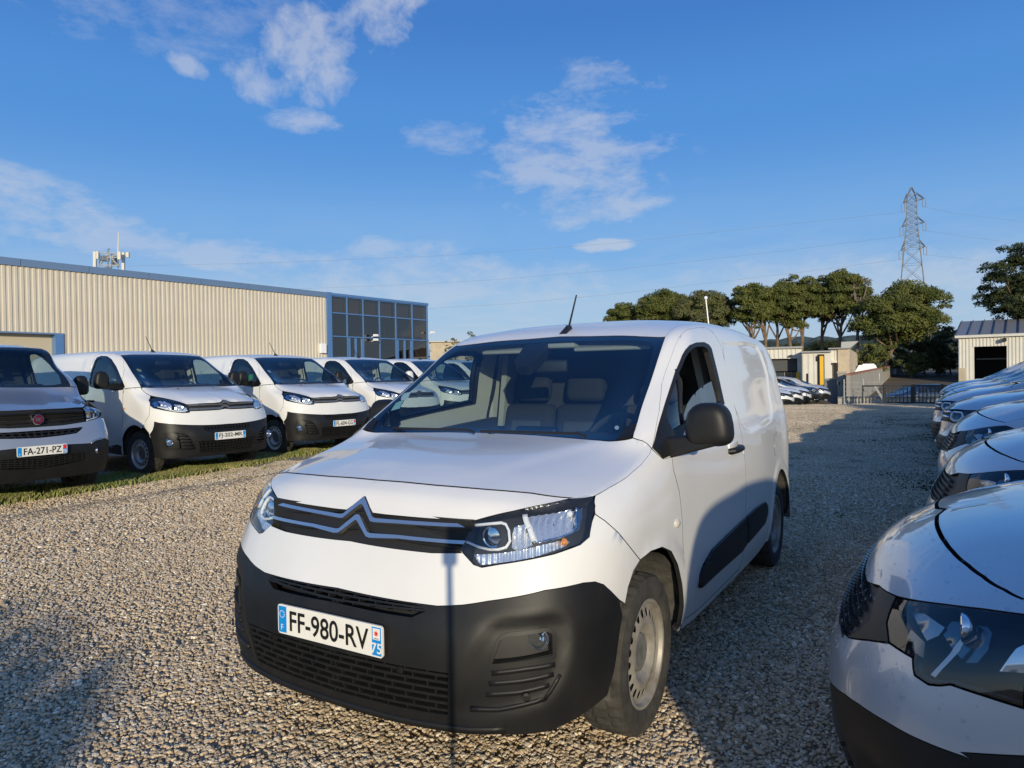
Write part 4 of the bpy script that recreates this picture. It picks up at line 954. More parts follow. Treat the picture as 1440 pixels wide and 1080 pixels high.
    rows((ulow[0], ulow[3], ulow[4], ulow[-1]), 6, .010, .042, 6, 'lower_intake')
    rad = MB(); rad.box((-.42, -.735, .30), (.42, -.72, .68)); rad.build('radiator', mat('radiator_fins', (.16, .155, .145), .6, metal=.6, var=.5, var_scale=120), V, smooth=False)
    # lip under the bumper
    lip = FR([(0,.262),(.3,.264),(.55,.275),(.66,.285)]); X, N = line_on(net, lip, 16, .0); X2 = np.concatenate([(X*[-1, 1, 1])[::-1], X[1:]]); N2 = np.concatenate([(N*[-1, 1, 1])[::-1], N[1:]])
    v, f = strip_sweep(X2, N2, .022, .012); mesh_obj('bumper_lip', v, f, PLASTIC, V)
    sens = [(563,942),(740,980)]
    for q in sens:
        u = P([q])[0]; c, n_ = net.xyz(u, .0)[0], net.nrm(u)[0]
        for sx in (1, -1):
            m = MB(); m.lathe([(-.004, .014), (.004, .014), (.004, .011), (.002, .001)], 20, 'y'); o = m.build('parking_sensor', PLASTIC, V); o.location = c*[sx, 1, 1]
            o.rotation_euler = (0, 0, math.atan2(-n_[0]*sx, -n_[1])*-1)
    # fog lamp pockets
    uf = P([(762,902)])[0]; fc, fn = net.xyz(uf, -.03)[0], net.nrm(uf)[0]
    panel(net, 'fog_lamp_pocket', P([(686,941),(700,899),(714,893),(772,887),(781,891),(781,926)]), PLASTIC_D, V, 'LR', h=.03, gap=0, off=-.062, depth=0)
    fr_o = [(684.7,943),(697.6,901),(703,894.5),(714,890),(770,883.5),(780,886),(784.5,893),(784.5,925),(781,931)]
    fr_i = [(691,936),(703,901.5),(707,898),(714,896),(770,889.5),(776,891),(778.5,895),(779,922),(777,924)]
    panel(net, 'fog_lamp_frame', P(fr_o), PLASTIC, V, 'LR', h=.02, gap=0, off=-.013, depth=.04, holes=[P(fr_i)], edge_h=.014)
    for i, q in enumerate((((690,950),(740,944),(783,937)), ((686,965),(735,961),(781,951)), ((682,981),(730,978),(775,967)))):
        X, N = line_on(net, P(q), 10, -.024)
        for sx in (1, -1):
            v, f = strip_sweep(X*[sx, 1, 1], N*[sx, 1, 1], .016, .020); mesh_obj('corner_slat', v, f, PLASTIC, V)
    X, N = line_on(net, P([(660,1000),(700,1001),(768,985),(790,950)]), 12, -.014)
    for sx in (1, -1):
        v, f = strip_sweep(X*[sx, 1, 1], N*[sx, 1, 1], .014, .016); mesh_obj('corner_ridge', v, f, PLASTIC, V)
    for sx in (1, -1):
        m = MB(); m.lathe([(.012, .001), (.010, .010), (.018, .022), (.006, .031), (-.008, .034), (-.008, .038), (.03, .040)], 28, 'y')
        o = m.build('fog_lamp', CHROME2, V, angle=25); o.location = (fc-fn*.022)*[sx, 1, 1]; o.rotation_euler = (0, 0, math.radians(10)*sx)
        m = MB(); m.lathe([(-.016, .001), (-.013, .02), (-.010, .037)], 24, 'y'); m.build('fog_lamp_lens', LENS, o)
    # --- headlamps
    lo = [(647,772.6),(655,755),(666,735),(672,731.5),(722,719),(800.5,701.4),(822,695.5),(829,695),(834.8,698.5),(836.6,706),(836,718),(833,740),(829,755),(824,761),(816.5,766),(780,779),(700,794),(677.5,798),(671,797),(664,793)]
    LO = P(lo)
    hl = panel(net, 'headlight', LO, LAMPHOUSE, V, 'LR', h=.02, gap=.001, off=-.045, depth=-.043)
    rngl = np.random.default_rng(3)
    for side, root in zip('LR', hl):
        fl = np.array([1, 1, 1]) if side == 'L' else np.array([-1, 1, 1])
        panel(net, 'headlight_lens', LO, LENS, root, side, h=.02, gap=.002, off=.001, depth=.01)
        X, N = line_on(net, P([(667,737.5),(690,735),(704,733.5),(711,736),(715,745),(716.5,760),(711,769),(700,772),(687,772),(672,768.5),(654,761)]), 30, -.014)
        v, f = strip_sweep(X*fl, N*fl, .008, .016); mesh_obj('daytime_light', v, f, LAMPWHITE, root)
        def facets(name, px, off, h, jit, m):
            Xf, ff = panel_data(net, P(px), h=h, gap=0, off=off, depth=0)
            Xf = Xf+net.nrm(P(px)).mean(0)*(rngl.random(len(Xf))[:, None]-.5)*jit
            if m is REFL:      # fluted reflector bowl
                Xf = Xf+net.nrm(P(px)).mean(0)*(.0045*np.sin(Xf[:, 0:1]*330+Xf[:, 2:3]*60)-.012*np.clip(1-((Xf-Xf.mean(0))**2).sum(1)[:, None]/.006, 0, 1))
            if side == 'R': Xf, ff = mirror_data(Xf, ff)
            return mesh_obj(name, Xf, ff, m, root, smooth=(m is REFL))
        facets('main_reflector', [(739,722),(770,714),(806,708),(813,714),(813,730),(810,744),(799,750),(775,755),(752,762),(748,745)], -.030, .007, .001, REFL)
        facets('side_reflector', [(815,712),(826,708),(826,722),(821,742),(814,746)], -.03, .03, .002, mat('lamp_bezel', (.30, .32, .36), .2, metal=.9))
        facets('turn_signal_reflector', [(662,778),(700,776),(745,768),(800,756),(806,760),(800,766),(760,779),(700,790),(672,793)], -.03, .007, .001, REFL)
        facets('beam_shroud', [(722,736),(738,731),(750,764),(725,772),(718,768)], -.03, .008, .0, REFL)
        X, N = line_on(net, P([(740,721),(746,742),(753,763),(790,755),(808,748),(814,738),(815,716),(812,709)]), 20, -.022)
        v, f = strip_sweep(X*fl, N*fl, .006, .02); mesh_obj('reflector_rim', v, f, CHROME2, root)
        X, N = line_on(net, P([(738,721),(745,741),(751,760)]), 8, -.016)
        v, f = strip_sweep(X*fl, N*fl, .018, .012); mesh_obj('lamp_divider', v, f, LAMPWHITE, root)
        for nm, q, r, off, m_ in (('projector_lamp', (690,752), .036, -.032, CHROME2), ('amber_bulb', (796,761), .013, -.018, AMBER), ('main_bulb', (804,719), .011, -.02, LAMPWHITE)):
            u = P([q])[0]; c = net.xyz(u, off)[0]*fl
            s = MB(); s.lathe([(-r, .001), (-r*.8, r*.6), (0, r), (r*.8, r*.6), (r, .001)] if nm != 'projector_lamp' else [(.02, .001), (.012, r*.6), (-.004, r), (-.008, r*1.02), (-.006, r*.9), (-.012, r*.5), (-.014, .001)], 24, 'y')
            o = s.build(nm, m_, root, angle=30); o.location = c
    # --- wings
    fend = cat_(P([(836.8,697),(858,685),(880,672),(902,653),(913,639),(916,631),(924,638),(932.6,645.5),(945,642.5),(947,660),(955,690),(960,740),(962,800),(960,870),(949,886)]), S([(.385,.30),(.352,.30),(.335,.42),(.292,.53),(.23,.63),(.145,.705),(.03,.748),(-.09,.758),(-.19,.747)]), P([(870,750),(850,732),(836.8,723),(836.5,712)]))
    panel(net, 'front_wing', fend, WHITE, V, 'LR', h=.03, gap=.002, emboss=[(cat_(S(arc_side(0, .315, .46, -20, 200)), S([(-.4,.2),(.4,.2)])), .010, .05)], edge_h=.02)
    # --- body side, door, roof
    ws_edge = [(890,615.5),(897,592),(912,545),(925,505),(935.5,473.8)]
    seam = [(943,464),(961,456.5)]
    seam_t = [(.700,1.45),(.704,1.8),(.704,2.3),(.695,2.8),(.67,3.12)]
    door_a = [(916.5,631),(922,604),(927,578),(929.5,554),(930.5,540),(936,522),(941.8,507),(948,490),(955,474.6),(961,467.5),(967,463.4),(980,460.8)]
    door_r = [(1.42,1.715),(1.50,1.69),(1.535,1.62),(1.54,1.5),(1.53,1.3),(1.545,1.09),(1.56,.92),(1.545,.7),(1.53,.45),(1.51,.33),(1.47,.302)]
    door_b = [(1.0,.302),(.6,.31),(.45,.325)]
    side = cat_(P(ws_edge+seam), T(seam_t), S([(3.22,1.62),(3.30,1.45),(3.34,1.25),(3.36,.9),(3.36,.6),(3.34,.34)]), S([(3.21,.31)]+arc_side(2.785, .325, .40, 0, 180)+[(2.37,.29),(1.9,.272),(1.2,.268),(.6,.275),(.40,.285),(.41,.318)]), S(door_b[::-1]), S(door_r[::-1]), P(door_a[::-1]), P([(910,624),(903.7,619.8)]))
    cargo = P([(1017,483),(1055,483.5),(1064,487),(1070,497),(1080,530),(1086,575),(1086,585),(1083,591),(1055,606),(1048,603),(1043,595),(1030,560),(1020,512)])
    rarch = cat_(S(arc_side(2.785, .325, .47, -20, 200)), S([(2.4,.2),(3.2,.2)]))
    panel(net, 'side_panel', side, WHITE, V, 'LR', h=.018, gap=.002, emboss=[(cargo, -.010, .018), (rarch, .009, .05)], edge_h=.02)
    door = cat_(P([(916.5,631.5),(924,638.5),(932.6,646),(945,643),(947,660),(955,690),(960,740),(962,800),(960,870),(949.5,885)]), S(door_b[::-1]), S(door_r[::-1]), P(door_a[::-1][:-1]))
    w_out = [(917.5,629.5),(932.6,644.2),(947,638),(965,598),(985,585),(1018,568),(1014,550),(1010,531.7),(1006,515),(1002,499),(1000,491),(996.5,485.5),(989.6,482),(978,482.5),(969,486.3),(963,493),(959,500),(949,524),(930.6,582.6)]
    w_in = [(934,622),(944,606),(961,596),(985,580),(1013.5,564.5),(1010,549),(1005.5,532),(1001.5,515.5),(998,502),(996,494.5),(993,490),(987.5,487.5),(979,488),(972,491.5),(966.5,498),(962.5,505),(953,527.5),(938.5,572)]
    waist = S([(.55,.80),(1.5,.80),(1.5,.30),(.5,.30)])
    dr = panel(net, 'door', door, WHITE, V, 'LR', h=.028, gap=.002, holes=[P(w_out)], edge_h=.02)
    for sd, root, sx in zip('LR', dr, (1, -1)):
        fl = np.array([sx, 1, 1])
        panel(net, 'window_frame', P(w_out), RUBBER, root, sd, h=.02, gap=-.003, off=.004, depth=.03, holes=[P(w_in)], edge_h=.012)
        panel(net, 'mirror_triangle', P([(918.5,629),(932.6,643),(946,637.5),(944,607),(936,588),(931,583)]), PLASTIC, root, sd, h=.02, gap=0, off=.008, depth=.02)
        X, N = line_on(net, P([(951,520),(957,553),(961.5,597)]), 10, -.004); v, f = strip_sweep(X*fl, N*fl, .018, .014); mesh_obj('window_divider', v, f, RUBBER, root)
        panel(net, 'quarter_glass', P([(938,618),(960,597),(957,560),(951.5,528),(939,570)]), GLASS, root, sd, h=.03, gap=0, off=-.006, depth=0)
        if sd == 'L':
            wg = [(961,597),(963.5,585),(969,568),(977,555.5),(987,545.5),(997,538.5),(1006,534.5),(1013.5,564.5),(985,580)]
        else:
            wg = [(961,597),(957,560),(951.5,528),(962,504),(972,491),(987,487),(996,494),(1005.5,532),(1013.5,564.5),(985,580)]
        panel(net, 'door_window', P(wg), GLASS, root, sd, h=.03, gap=0, off=-.010, depth=.004)
        # handle
        c = net.xyz(P([(1031,632)])[0], .0)[0]*fl
        h_ = MB(); h_.tube([c+np.array([-.012*sx, -.10, -.004]), c+np.array([.022*sx, -.085, .0]), c+np.array([.034*sx, -.02, .002]), c+np.array([.034*sx, .06, .004]), c+np.array([.016*sx, .10, .004]), c+np.array([-.012*sx, .11, .003])], [.015, .018, .018, .018, .017, .015], 10)
        h_.build('door_handle', PLASTIC, root)
        cup = rounded_box('handle_cup', (.012, .20, .075), c+np.array([-.003*sx, .01, .004]), .005, WHITE, root)
        mi = make_mirror(root, (net.xyz(P([(937,612)])[0], .0)[0]*fl)+np.array([.0, .0, -.01]), .185, .062, w=.20, h=.185, side=sx, fold=(0 if sd == 'L' else 1.35), foot=mat('grey_plastic', (.13, .135, .14), .5))
        d1 = [(981,827),(983,808),(988,793),(1000,772),(1012,760),(1030,743),(1047,727),(1047.5,765),(1040,776),(1000,811),(985,825)]
        d2 = [(1048,726),(1062,713),(1074,705),(1077,711),(1077,722),(1073,736),(1048.5,764)]
        panel(net, 'side_moulding', P(d1), PLASTIC, root, sd, h=.03, gap=.003, off=.016, depth=.018, edge_h=.02)
        panel(net, 'side_moulding', P(d2), PLASTIC, V, sd, h=.03, gap=.003, off=.016, depth=.018, edge_h=.02)
        c = net.xyz(P([(952,736)])[0], .0)[0]*fl
        m = MB(); m.lathe([(-.006, .022), (.006, .020), (.011, .012), (.012, .001)], 20, 'x'); o = m.build('side_repeater', mat('clear_plastic', (.6, .57, .5), .15, coat=.6), V); o.location = c
        o.scale = (sx, 1.25, .95)
        panel(net, 'fuel_flap' if sd == 'L' else 'side_cap', P([(1088,612),(1093,607),(1096,609),(1098,630),(1096,637),(1091,641),(1089,636)]), WHITE, V, sd, h=.03, gap=0, off=.0018, depth=.006)
    roof = cat_(P([(790,473.2),(829.6,473),(900,473.2),(935.5,473.6)]+seam), T(seam_t))
    roof = cat_(roof, T([(.60,3.21),(.4,3.26)])); roof[0, 0] = 0
    rear_v = roof[-1, 1]; roof = cat_(roof, [(net.u1, rear_v), (net.u1, net.v1), (0, net.v1)])
    groove = T([(.52,1.3),(.56,1.3),(.56,3.0),(.52,3.0)])
    panel(net, 'roof', roof, WHITE, V, 'C', h=.035, gap=.0015, emboss=[(T([(.40,1.35),(.47,1.35),(.47,2.95),(.40,2.95)]), -.006, .03)])
    tail = cat_(S([(3.22,1.62),(3.30,1.45),(3.34,1.25),(3.36,.9),(3.36,.6),(3.34,.34)][::-1])); vt = tail[-1, 1]; vb = tail[0, 1]
    panel(net, 'rear_door', cat_(tail, [(net.u1, rear_v), (net.u1, vb)]), WHITE, V, 'LR', h=.05, gap=.003)
    # --- windscreen
    o_b = [(690,608),(700,608.5),(755.5,612),(811,616),(857,620),(876,618.3),(889,614.5)]
    o_s = [(897,592),(912,545),(925,505),(935.2,474.2)]; o_t = [(900,473.2),(829.6,473),(790,473.2)]
    wsp = P(o_b+o_s+o_t); wsp[0, 0] = wsp[-1, 0] = 0
    panel(net, 'windscreen', wsp, GLASS, V, 'C', h=.05, gap=.003, off=.0, depth=0)
    inn = [(800,479),(860,478.3),(905,479),(914,481),(918.5,486),(914,505),(903,545),(890,585),(880,600),(868,607.5),(850,609.5),(755,603),(700,600),(690,599.5)]
    ring = P(o_b+o_s+o_t+inn); ring[0, 0] = ring[-1, 0] = ring[len(o_b+o_s+o_t)-1, 0] = ring[len(o_b+o_s+o_t), 0] = 0
    panel(net, 'windscreen_border', ring, GLOSSBLACK, V, 'C', h=.03, gap=.003, off=-.006, depth=0, edge_h=.015)
    cw = P([(868,619),(889,613),(893,606),(896,596),(882,600),(874,610)])
    panel(net, 'cowl_end', cw, PLASTIC, V, 'LR', h=.03, gap=.0, off=.004, depth=.01)
    # camera housing, stickers, tag: behind the glass near the centre
    def dbl(pxs): return net.px(pxs)
    def left_px(pxs):                      # a point on the far (vehicle right) half
        out = []
        for q in pxs:
            d = ray(*q); o = CAM_P.copy(); o[0] = -o[0]; d = d*[-1, 1, 1]; out.append(net.cast(o, d))
        return np.array(out)
    hous = left_px([(770,479),(741,479),(722,506),(727,513),(741,513),(764,492)]); panel(net, 'camera_housing', hous, PLASTIC_D, V, 'R', h=.03, gap=0, off=-.012, depth=.06)
    for q, m_ in (([(567,552.5),(578,550),(573,560.5),(564,562.5)], mat('pale_sticker', (.55, .66, .74), .5)), ([(557,565.5),(568,561.5),(562,573.5),(549.5,577)], mat('teal_sticker', (.30, .52, .55), .5))):
        panel(net, 'windscreen_sticker', left_px(q), m_, V, 'R', h=.03, gap=0, off=-.004, depth=0)
    panel(net, 'round_tag', P([(867+3.2*math.cos(a), 600.5+3*math.sin(a)) for a in np.linspace(0, 6.28, 13)[:-1]]), LAMPWHITE, V, 'L', h=.02, gap=0, off=-.003, depth=0)
    # --- cabin
    m = MB(); m.hexa([(-.76,.20,1.02),(.76,.20,1.02),(.78,.80,.60),(-.78,.80,.60),(-.68,.24,1.10),(.68,.24,1.10),(.70,.66,1.10),(-.70,.66,1.10)]); dash = m.build('dashboard', CABIN, V)
    rounded_box('instrument_hood', (.42, .20, .09), (.40, .66, 1.10), .035, CABIN, dash)
    rounded_box('centre_screen', (.26, .06, .14), (.0, .68, 1.10), .02, GLOSSBLACK, dash)
    make_steering_wheel(V, .40, .86, 1.06, .185, 62)
    make_seat(V, .40, 1.22, .62, .52); make_seat(V, -.12, 1.22, .62, .40); make_seat(V, -.52, 1.22, .62, .40)
    bh = MB(); bh.box((-.78, 1.70, .35), (.78, 1.73, 1.15)); bh.hexa([(-.78,1.70,1.15),(.78,1.70,1.15),(.78,1.73,1.15),(-.78,1.73,1.15),(-.66,1.62,1.70),(.66,1.62,1.70),(.66,1.65,1.70),(-.66,1.65,1.70)])
    bh.build('bulkhead', mat('bulkhead_grey', (.05, .052, .055), .8), V, smooth=False)
    hd = MB(); hd.hexa([(-.58,1.06,1.66),(.58,1.06,1.66),(.60,1.66,1.72),(-.60,1.66,1.72),(-.58,1.06,1.672),(.58,1.06,1.672),(.60,1.66,1.732),(-.60,1.66,1.732)]); hd.build('headliner', CABIN_L, V, smooth=False)
    for x in (-.30, .33): rounded_box('sun_visor', (.46, .16, .022), (x, 1.02, 1.615), .01, CABIN_L, V, rot=Matrix.Rotation(math.radians(18), 3, 'X'))
    rounded_box('interior_mirror', (.23, .035, .075), (-.03, .88, 1.50), .015, PLASTIC_D, V, rot=Matrix.Rotation(math.radians(14), 3, 'Z'))
    rounded_box('roof_console', (.22, .14, .03), (.0, 1.0, 1.62), .012, CABIN_L, V)
    for sx in (1, -1):
        m = MB(); m.hexa([(sx*.76,1.48,1.10),(sx*.72,1.48,1.10),(sx*.72,1.68,1.10),(sx*.76,1.68,1.10),(sx*.66,1.42,1.66),(sx*.62,1.42,1.66),(sx*.62,1.64,1.66),(sx*.66,1.64,1.66)]); m.build('pillar_trim', CABIN_L, V, smooth=False)
        m = MB(); m.hexa([(sx*.80,.40,.40),(sx*.76,.40,.40),(sx*.76,1.50,.40),(sx*.80,1.50,.40),(sx*.82,.42,1.10),(sx*.77,.42,1.10),(sx*.77,1.50,1.16),(sx*.82,1.50,1.16)]); m.build('door_trim', CABIN, V, smooth=False)
        m = MB(); m.tube([(sx*.66,1.60,1.50),(sx*.70,1.58,.9),(sx*.70,1.5,.5)], .022, 6); m.build('seat_belt', PLASTIC_D, V)
    fl_ = MB(); fl_.box((-.80, -.45, .26), (.80, 3.38, .30)); fl_.box((-.62, -.55, .22), (.62, .5, .27)); fl_.box((-.5, -.70, .30), (.5, .1, .95)); fl_.build('underbody', PLASTIC_D, V, smooth=False)
    for y in (0, 2.785):
        for sx in (1, -1): arch_liner(V, y, .325 if y else .315, .405, sx*.885, sx*.50)
    for sx in (1, -1): make_wheel(V, sx*.785, 0, .317, .317, .195, .208, side=sx, steer=.01)
    for sx in (1, -1): make_wheel(V, sx*.765, 2.785, .317, .317, .195, .208, side=sx)
    make_plate(V, (0, -.892, .5455), 0, 'FF-980-RV', '75')
    make_antenna(V, (.0, 1.06, 1.702), .205, .55)
    w = MB(); w.tube([(.55,.14,1.175),(.50,.16,1.185),(-.05,.20,1.178)], .007, 6); w.tube([(-.05,.14,1.175),(-.1,.16,1.185),(-.60,.18,1.18)], .007, 6); w.build('wipers', PLASTIC_D, V)
    return V, net
HERO, HNET = build_hero()
# ------------------------------------------------------------------ the row of panel vans in front of the warehouse
PV_ROWS = [
 [(0,-.80,.29),(.30,-.795,.29),(.62,-.74,.29),(.85,-.60,.295),(.925,-.43,.305),(.93,0,.30),(.93,.6,.27),(.93,1.5,.26),(.93,2.6,.27),(.92,3.5,.30),(.89,3.95,.32),(.75,4.06,.32),(0,4.08,.32)],
 [(0,-.86,.44),(.30,-.853,.44),(.63,-.795,.44),(.865,-.64,.45),(.94,-.43,.45),(.945,0,.45),(.945,.6,.45),(.945,1.5,.45),(.945,2.6,.45),(.935,3.5,.45),(.91,3.98,.45),(.77,4.09,.45),(0,4.11,.45)],
 [(0,-.885,.60),(.30,-.876,.60),(.63,-.815,.60),(.87,-.655,.61),(.948,-.42,.61),(.955,0,.61),(.955,.6,.61),(.955,1.5,.61),(.955,2.6,.61),(.945,3.5,.61),(.92,3.99,.61),(.78,4.10,.61),(0,4.12,.61)],
 [(0,-.835,.757),(.30,-.825,.76),(.62,-.765,.775),(.865,-.615,.80),(.95,-.40,.81),(.958,0,.82),(.957,.6,.82),(.957,1.5,.82),(.957,2.6,.82),(.947,3.5,.82),(.92,3.99,.82),(.78,4.10,.82),(0,4.12,.82)],
 [(0,-.80,.92),(.30,-.79,.92),(.60,-.735,.925),(.85,-.58,.935),(.943,-.36,.945),(.955,.03,.95),(.954,.62,.95),(.954,1.5,.95),(.954,2.6,.95),(.944,3.5,.95),(.915,3.98,.95),(.77,4.09,.95),(0,4.11,.95)],
 [(0,-.775,1.04),(.30,-.763,1.04),(.58,-.70,1.035),(.83,-.53,1.04),(.932,-.30,1.05),(.95,.07,1.06),(.95,.66,1.06),(.95,1.5,1.06),(.95,2.6,1.06),(.94,3.5,1.06),(.91,3.97,1.06),(.765,4.08,1.06),(0,4.10,1.06)],
 [(0,-.735,1.125),(.30,-.712,1.12),(.57,-.635,1.107),(.81,-.43,1.105),(.915,-.17,1.135),(.942,.15,1.165),(.944,.70,1.18),(.944,1.5,1.18),(.944,2.6,1.18),(.934,3.5,1.18),(.904,3.96,1.18),(.76,4.07,1.18),(0,4.09,1.18)],
 [(0,-.30,1.245),(.30,-.29,1.24),(.57,-.25,1.227),(.81,-.11,1.212),(.893,.05,1.235),(.928,.26,1.27),(.933,.76,1.30),(.934,1.5,1.30),(.934,2.6,1.30),(.924,3.5,1.30),(.89,3.95,1.30),(.745,4.06,1.30),(0,4.08,1.30)],
 [(0,.175,1.325),(.30,.165,1.325),(.58,.13,1.33),(.79,.08,1.342),(.865,.18,1.36),(.908,.38,1.39),(.916,.82,1.42),(.918,1.5,1.42),(.918,2.6,1.42),(.906,3.5,1.42),(.87,3.93,1.42),(.72,4.04,1.42),(0,4.06,1.42)],
 [(0,.60,1.61),(.27,.585,1.608),(.53,.55,1.602),(.725,.50,1.592),(.785,.57,1.60),(.842,.70,1.625),(.858,1.0,1.65),(.862,1.52,1.655),(.862,2.6,1.655),(.85,3.5,1.65),(.81,3.89,1.65),(.66,4.0,1.65),(0,4.02,1.65)],
 [(0,1.0,1.865),(.26,.992,1.863),(.50,.97,1.857),(.665,.94,1.843),(.718,.99,1.847),(.765,1.07,1.847),(.783,1.24,1.853),(.788,1.56,1.857),(.788,2.6,1.857),(.775,3.45,1.845),(.735,3.80,1.83),(.58,3.91,1.82),(0,3.93,1.825)],
 [(0,1.25,1.92),(.26,1.24,1.918),(.47,1.22,1.912),(.60,1.20,1.90),(.645,1.25,1.903),(.678,1.31,1.904),(.698,1.44,1.908),(.706,1.68,1.912),(.706,2.6,1.910),(.695,3.35,1.897),(.65,3.68,1.878),(.50,3.78,1.87),(0,3.82,1.875)],
 [(0,1.6,1.945),(.20,1.6,1.943),(.33,1.6,1.938),(.42,1.6,1.933),(.46,1.63,1.931),(.485,1.67,1.930),(.50,1.75,1.931),(.51,1.9,1.932),(.51,2.6,1.931),(.50,3.2,1.920),(.44,3.48,1.908),(.32,3.58,1.903),(0,3.62,1.908)],
 [(0,1.9,1.953),(0,1.94,1.953),(0,1.98,1.953),(0,2.02,1.953),(0,2.06,1.953),(0,2.1,1.953),(0,2.15,1.953),(0,2.25,1.953),(0,2.6,1.951),(0,2.95,1.948),(0,3.1,1.945),(0,3.16,1.943),(0,3.22,1.94)]]
PV_POSE = (-8.197, 4.275, 1.519); PV_Z = .03
def build_panel_van():
    net = Net(PV_ROWS, PV_POSE, PV_Z, flip=True, per=5)
    V = empty('panel_van', (PV_POSE[0], PV_POSE[1], PV_Z), PV_POSE[2])
    Z = lambda pts: net.px([(100+x/4.966, 480+y/4.966) for x, y in pts]); S = net.side; T = net.top; FR = net.front
    def c0(a, first=True, last=True):
        if first: a[0, 0] = 0
        if last: a[-1, 0] = 0
        return a
    lamp = [(541,414),(547,402),(575,394),(640,398),(710,411),(775,429),(805,444),(823,462),(831,482),(825,497),(780,500),(720,493),(640,480),(575,466),(551,447)]
    hood_f = [(1069,408),(1060,409),(1038,426),(1000,430),(840,438),(806,440)]
    bon = c0(Z(hood_f+[(760,423),(700,407),(640,394),(600,388),(556,378),(520,360),(492,333),(500,322),(560,324),(700,322),(822,319)]))
    cre = c0(Z([(1069,408),(900,434),(770,405),(690,350),(720,322),(822,319)])); cre[0, 0] = cre[-1, 0] = -.02
    panel(net, 'bonnet', bon, WHITE2, V, 'C', h=.05, gap=.003, emboss=[(cre, .008, .08)])
    g = c0(Z(hood_f+[(812,452),(826,470),(829,487),(960,482),(1035,477),(1069,470)])); grille = panel(net, 'grille', g, PLASTIC_D, V, 'C', h=.04, gap=0, off=-.02, depth=0)
    s1 = c0(Z([(1070,412),(1062,413),(1040,431),(1034,434),(815,441),(822,452),(1036,446),(1046,444),(1064,430),(1070,429)]))
    s2 = c0(Z([(1070,437),(1064,438),(1046,456),(1038,460),(826,469),(829,483),(1040,474),(1050,471),(1066,458),(1070,457)]))
    for s in (s1, s2): panel(net, 'chevron_strip', s, mat('grey_chevron', (.20, .20, .21), .35, metal=.6), V, 'C', h=.03, gap=0, off=.008, depth=.03)
    white = cat_(Z([(1092,576),(1000,583),(915,585),(800,583),(700,578),(620,570),(581,561),(578,590),(569,622),(547,655)]), S([(-.40,.60),(-.36,.68),(-.29,.735)]), Z([(480,594),(520,560),(545,520),(551,449)]+[(575,467),(640,481),(720,494),(780,501),(826,498),(831,488),(960,483),(1035,478),(1069,471)])); c0(white)
    panel(net, 'painted_bumper', white, WHITE2, V, 'C', h=.05, gap=.002, edge_h=.03)
    slot = c0(Z([(1092,578),(1000,581),(921,586),(945,628),(1000,622),(1098,617)])); low = c0(Z([(1100,690),(1000,694),(893,700),(908,776),(1000,770),(1097,762)]))
    out = cat_(Z([(1092,576),(1000,583),(915,585),(800,583),(700,578),(620,570),(581,561),(578,590),(569,622),(547,655)]), S([(-.41,.58),(-.43,.5),(-.44,.40),(-.44,.31)]), FR([(.90,.302),(.80,.30),(.6,.292),(.3,.29),(0,.29)]), low[::-1], slot[::-1]); c0(out)
    fog_h = Z([(648,640),(720,636),(800,648),(832,668),(876,756),(790,758),(745,748),(668,750),(650,722)])
    swoop = Z([(622,620),(650,600),(700,600),(820,625),(870,690),(895,775),(640,790),(625,720)])
    panel(net, 'bumper', out, PLASTIC, V, 'C', h=.045, gap=.002, depth=.03, holes=[fog_h], emboss=[(swoop, -.015, .06)], edge_h=.03)
    bk = c0(FR([(0,.80),(.80,.82),(.80,.30),(0,.30)])); core = panel(net, 'bumper_core', bk, PLASTIC_D, V, 'C', h=.1, gap=0, off=-.07, depth=0)
    panel(net, 'fog_lamp_frame', Z([(645,650),(655,636),(720,636),(742,648),(760,748),(668,752),(650,722)]), PLASTIC, V, 'LR', h=.03, gap=0, off=-.02, depth=.03)
    def slats(cs, n, m, nm):
        ct, rt, rb, cb = [np.array(c) for c in cs]; root = None; mm = MB()
        for k in range(n):
            f = (k+.5)/n; a = ct+(cb-ct)*f; c = rt+(rb-rt)*f
            X, N = line_on(net, [a, (a+c)/2, c], 8, -.015); X = np.concatenate([(X*[-1, 1, 1])[::-1], X[1:]]); N = np.concatenate([(N*[-1, 1, 1])[::-1], N[1:]])
            v, fc = strip_sweep(X, N, .012, .03); o = mesh_obj(nm if root is None else 'grille_slat', v, fc, PLASTIC, V if root is None else root, smooth=False); root = root or o
        for k in range(m):
            s = (k+.5)/m; p = [(net.xyz(q, -.012)[0], net.nrm(q)[0]) for q in (ct*(1-s)+rt*s, cb*(1-s)+rb*s)]
            for sx in (1, -1):
                fl = np.array([sx, 1, 1]); v, fc = strip_sweep([p[0][0]*fl, p[1][0]*fl], [p[0][1]*fl, p[1][1]*fl], .010, .026); mm.add(v, fc)
        tag(mm.build('grille_posts', PLASTIC, root, smooth=False), kind='stuff')
    slats((slot[0], slot[2], slot[3], slot[-1]), 2, 7, 'upper_intake'); slats((low[0], low[2], low[3], low[-1]), 4, 8, 'lower_intake')
    for i in range(5):
        a, b = np.array([742+i*9, 656+i*23]), np.array([812+i*13, 662+i*21])
        X, N = line_on(net, Z([tuple(a), tuple(b)]), 5, -.02)
        for sx in (1, -1): v, f = strip_sweep(X*[sx, 1, 1], N*[sx, 1, 1], .016, .02); mesh_obj('corner_slat', v, f, PLASTIC, V)
    fc = net.xyz(Z([(690,706)])[0], .012)[0]
    for sx in (1, -1):
        m = MB(); m.lathe([(.0, .001), (.012, .014), (.015, .034), (-.006, .044), (.02, .058)], 20, 'y'); o = m.build('fog_lamp', CHROME2, V, angle=25); o.location = fc*[sx, 1, 1]; o.rotation_euler = (0, 0, math.radians(22)*sx)
    LZ = Z(lamp); rg = np.random.default_rng(5)
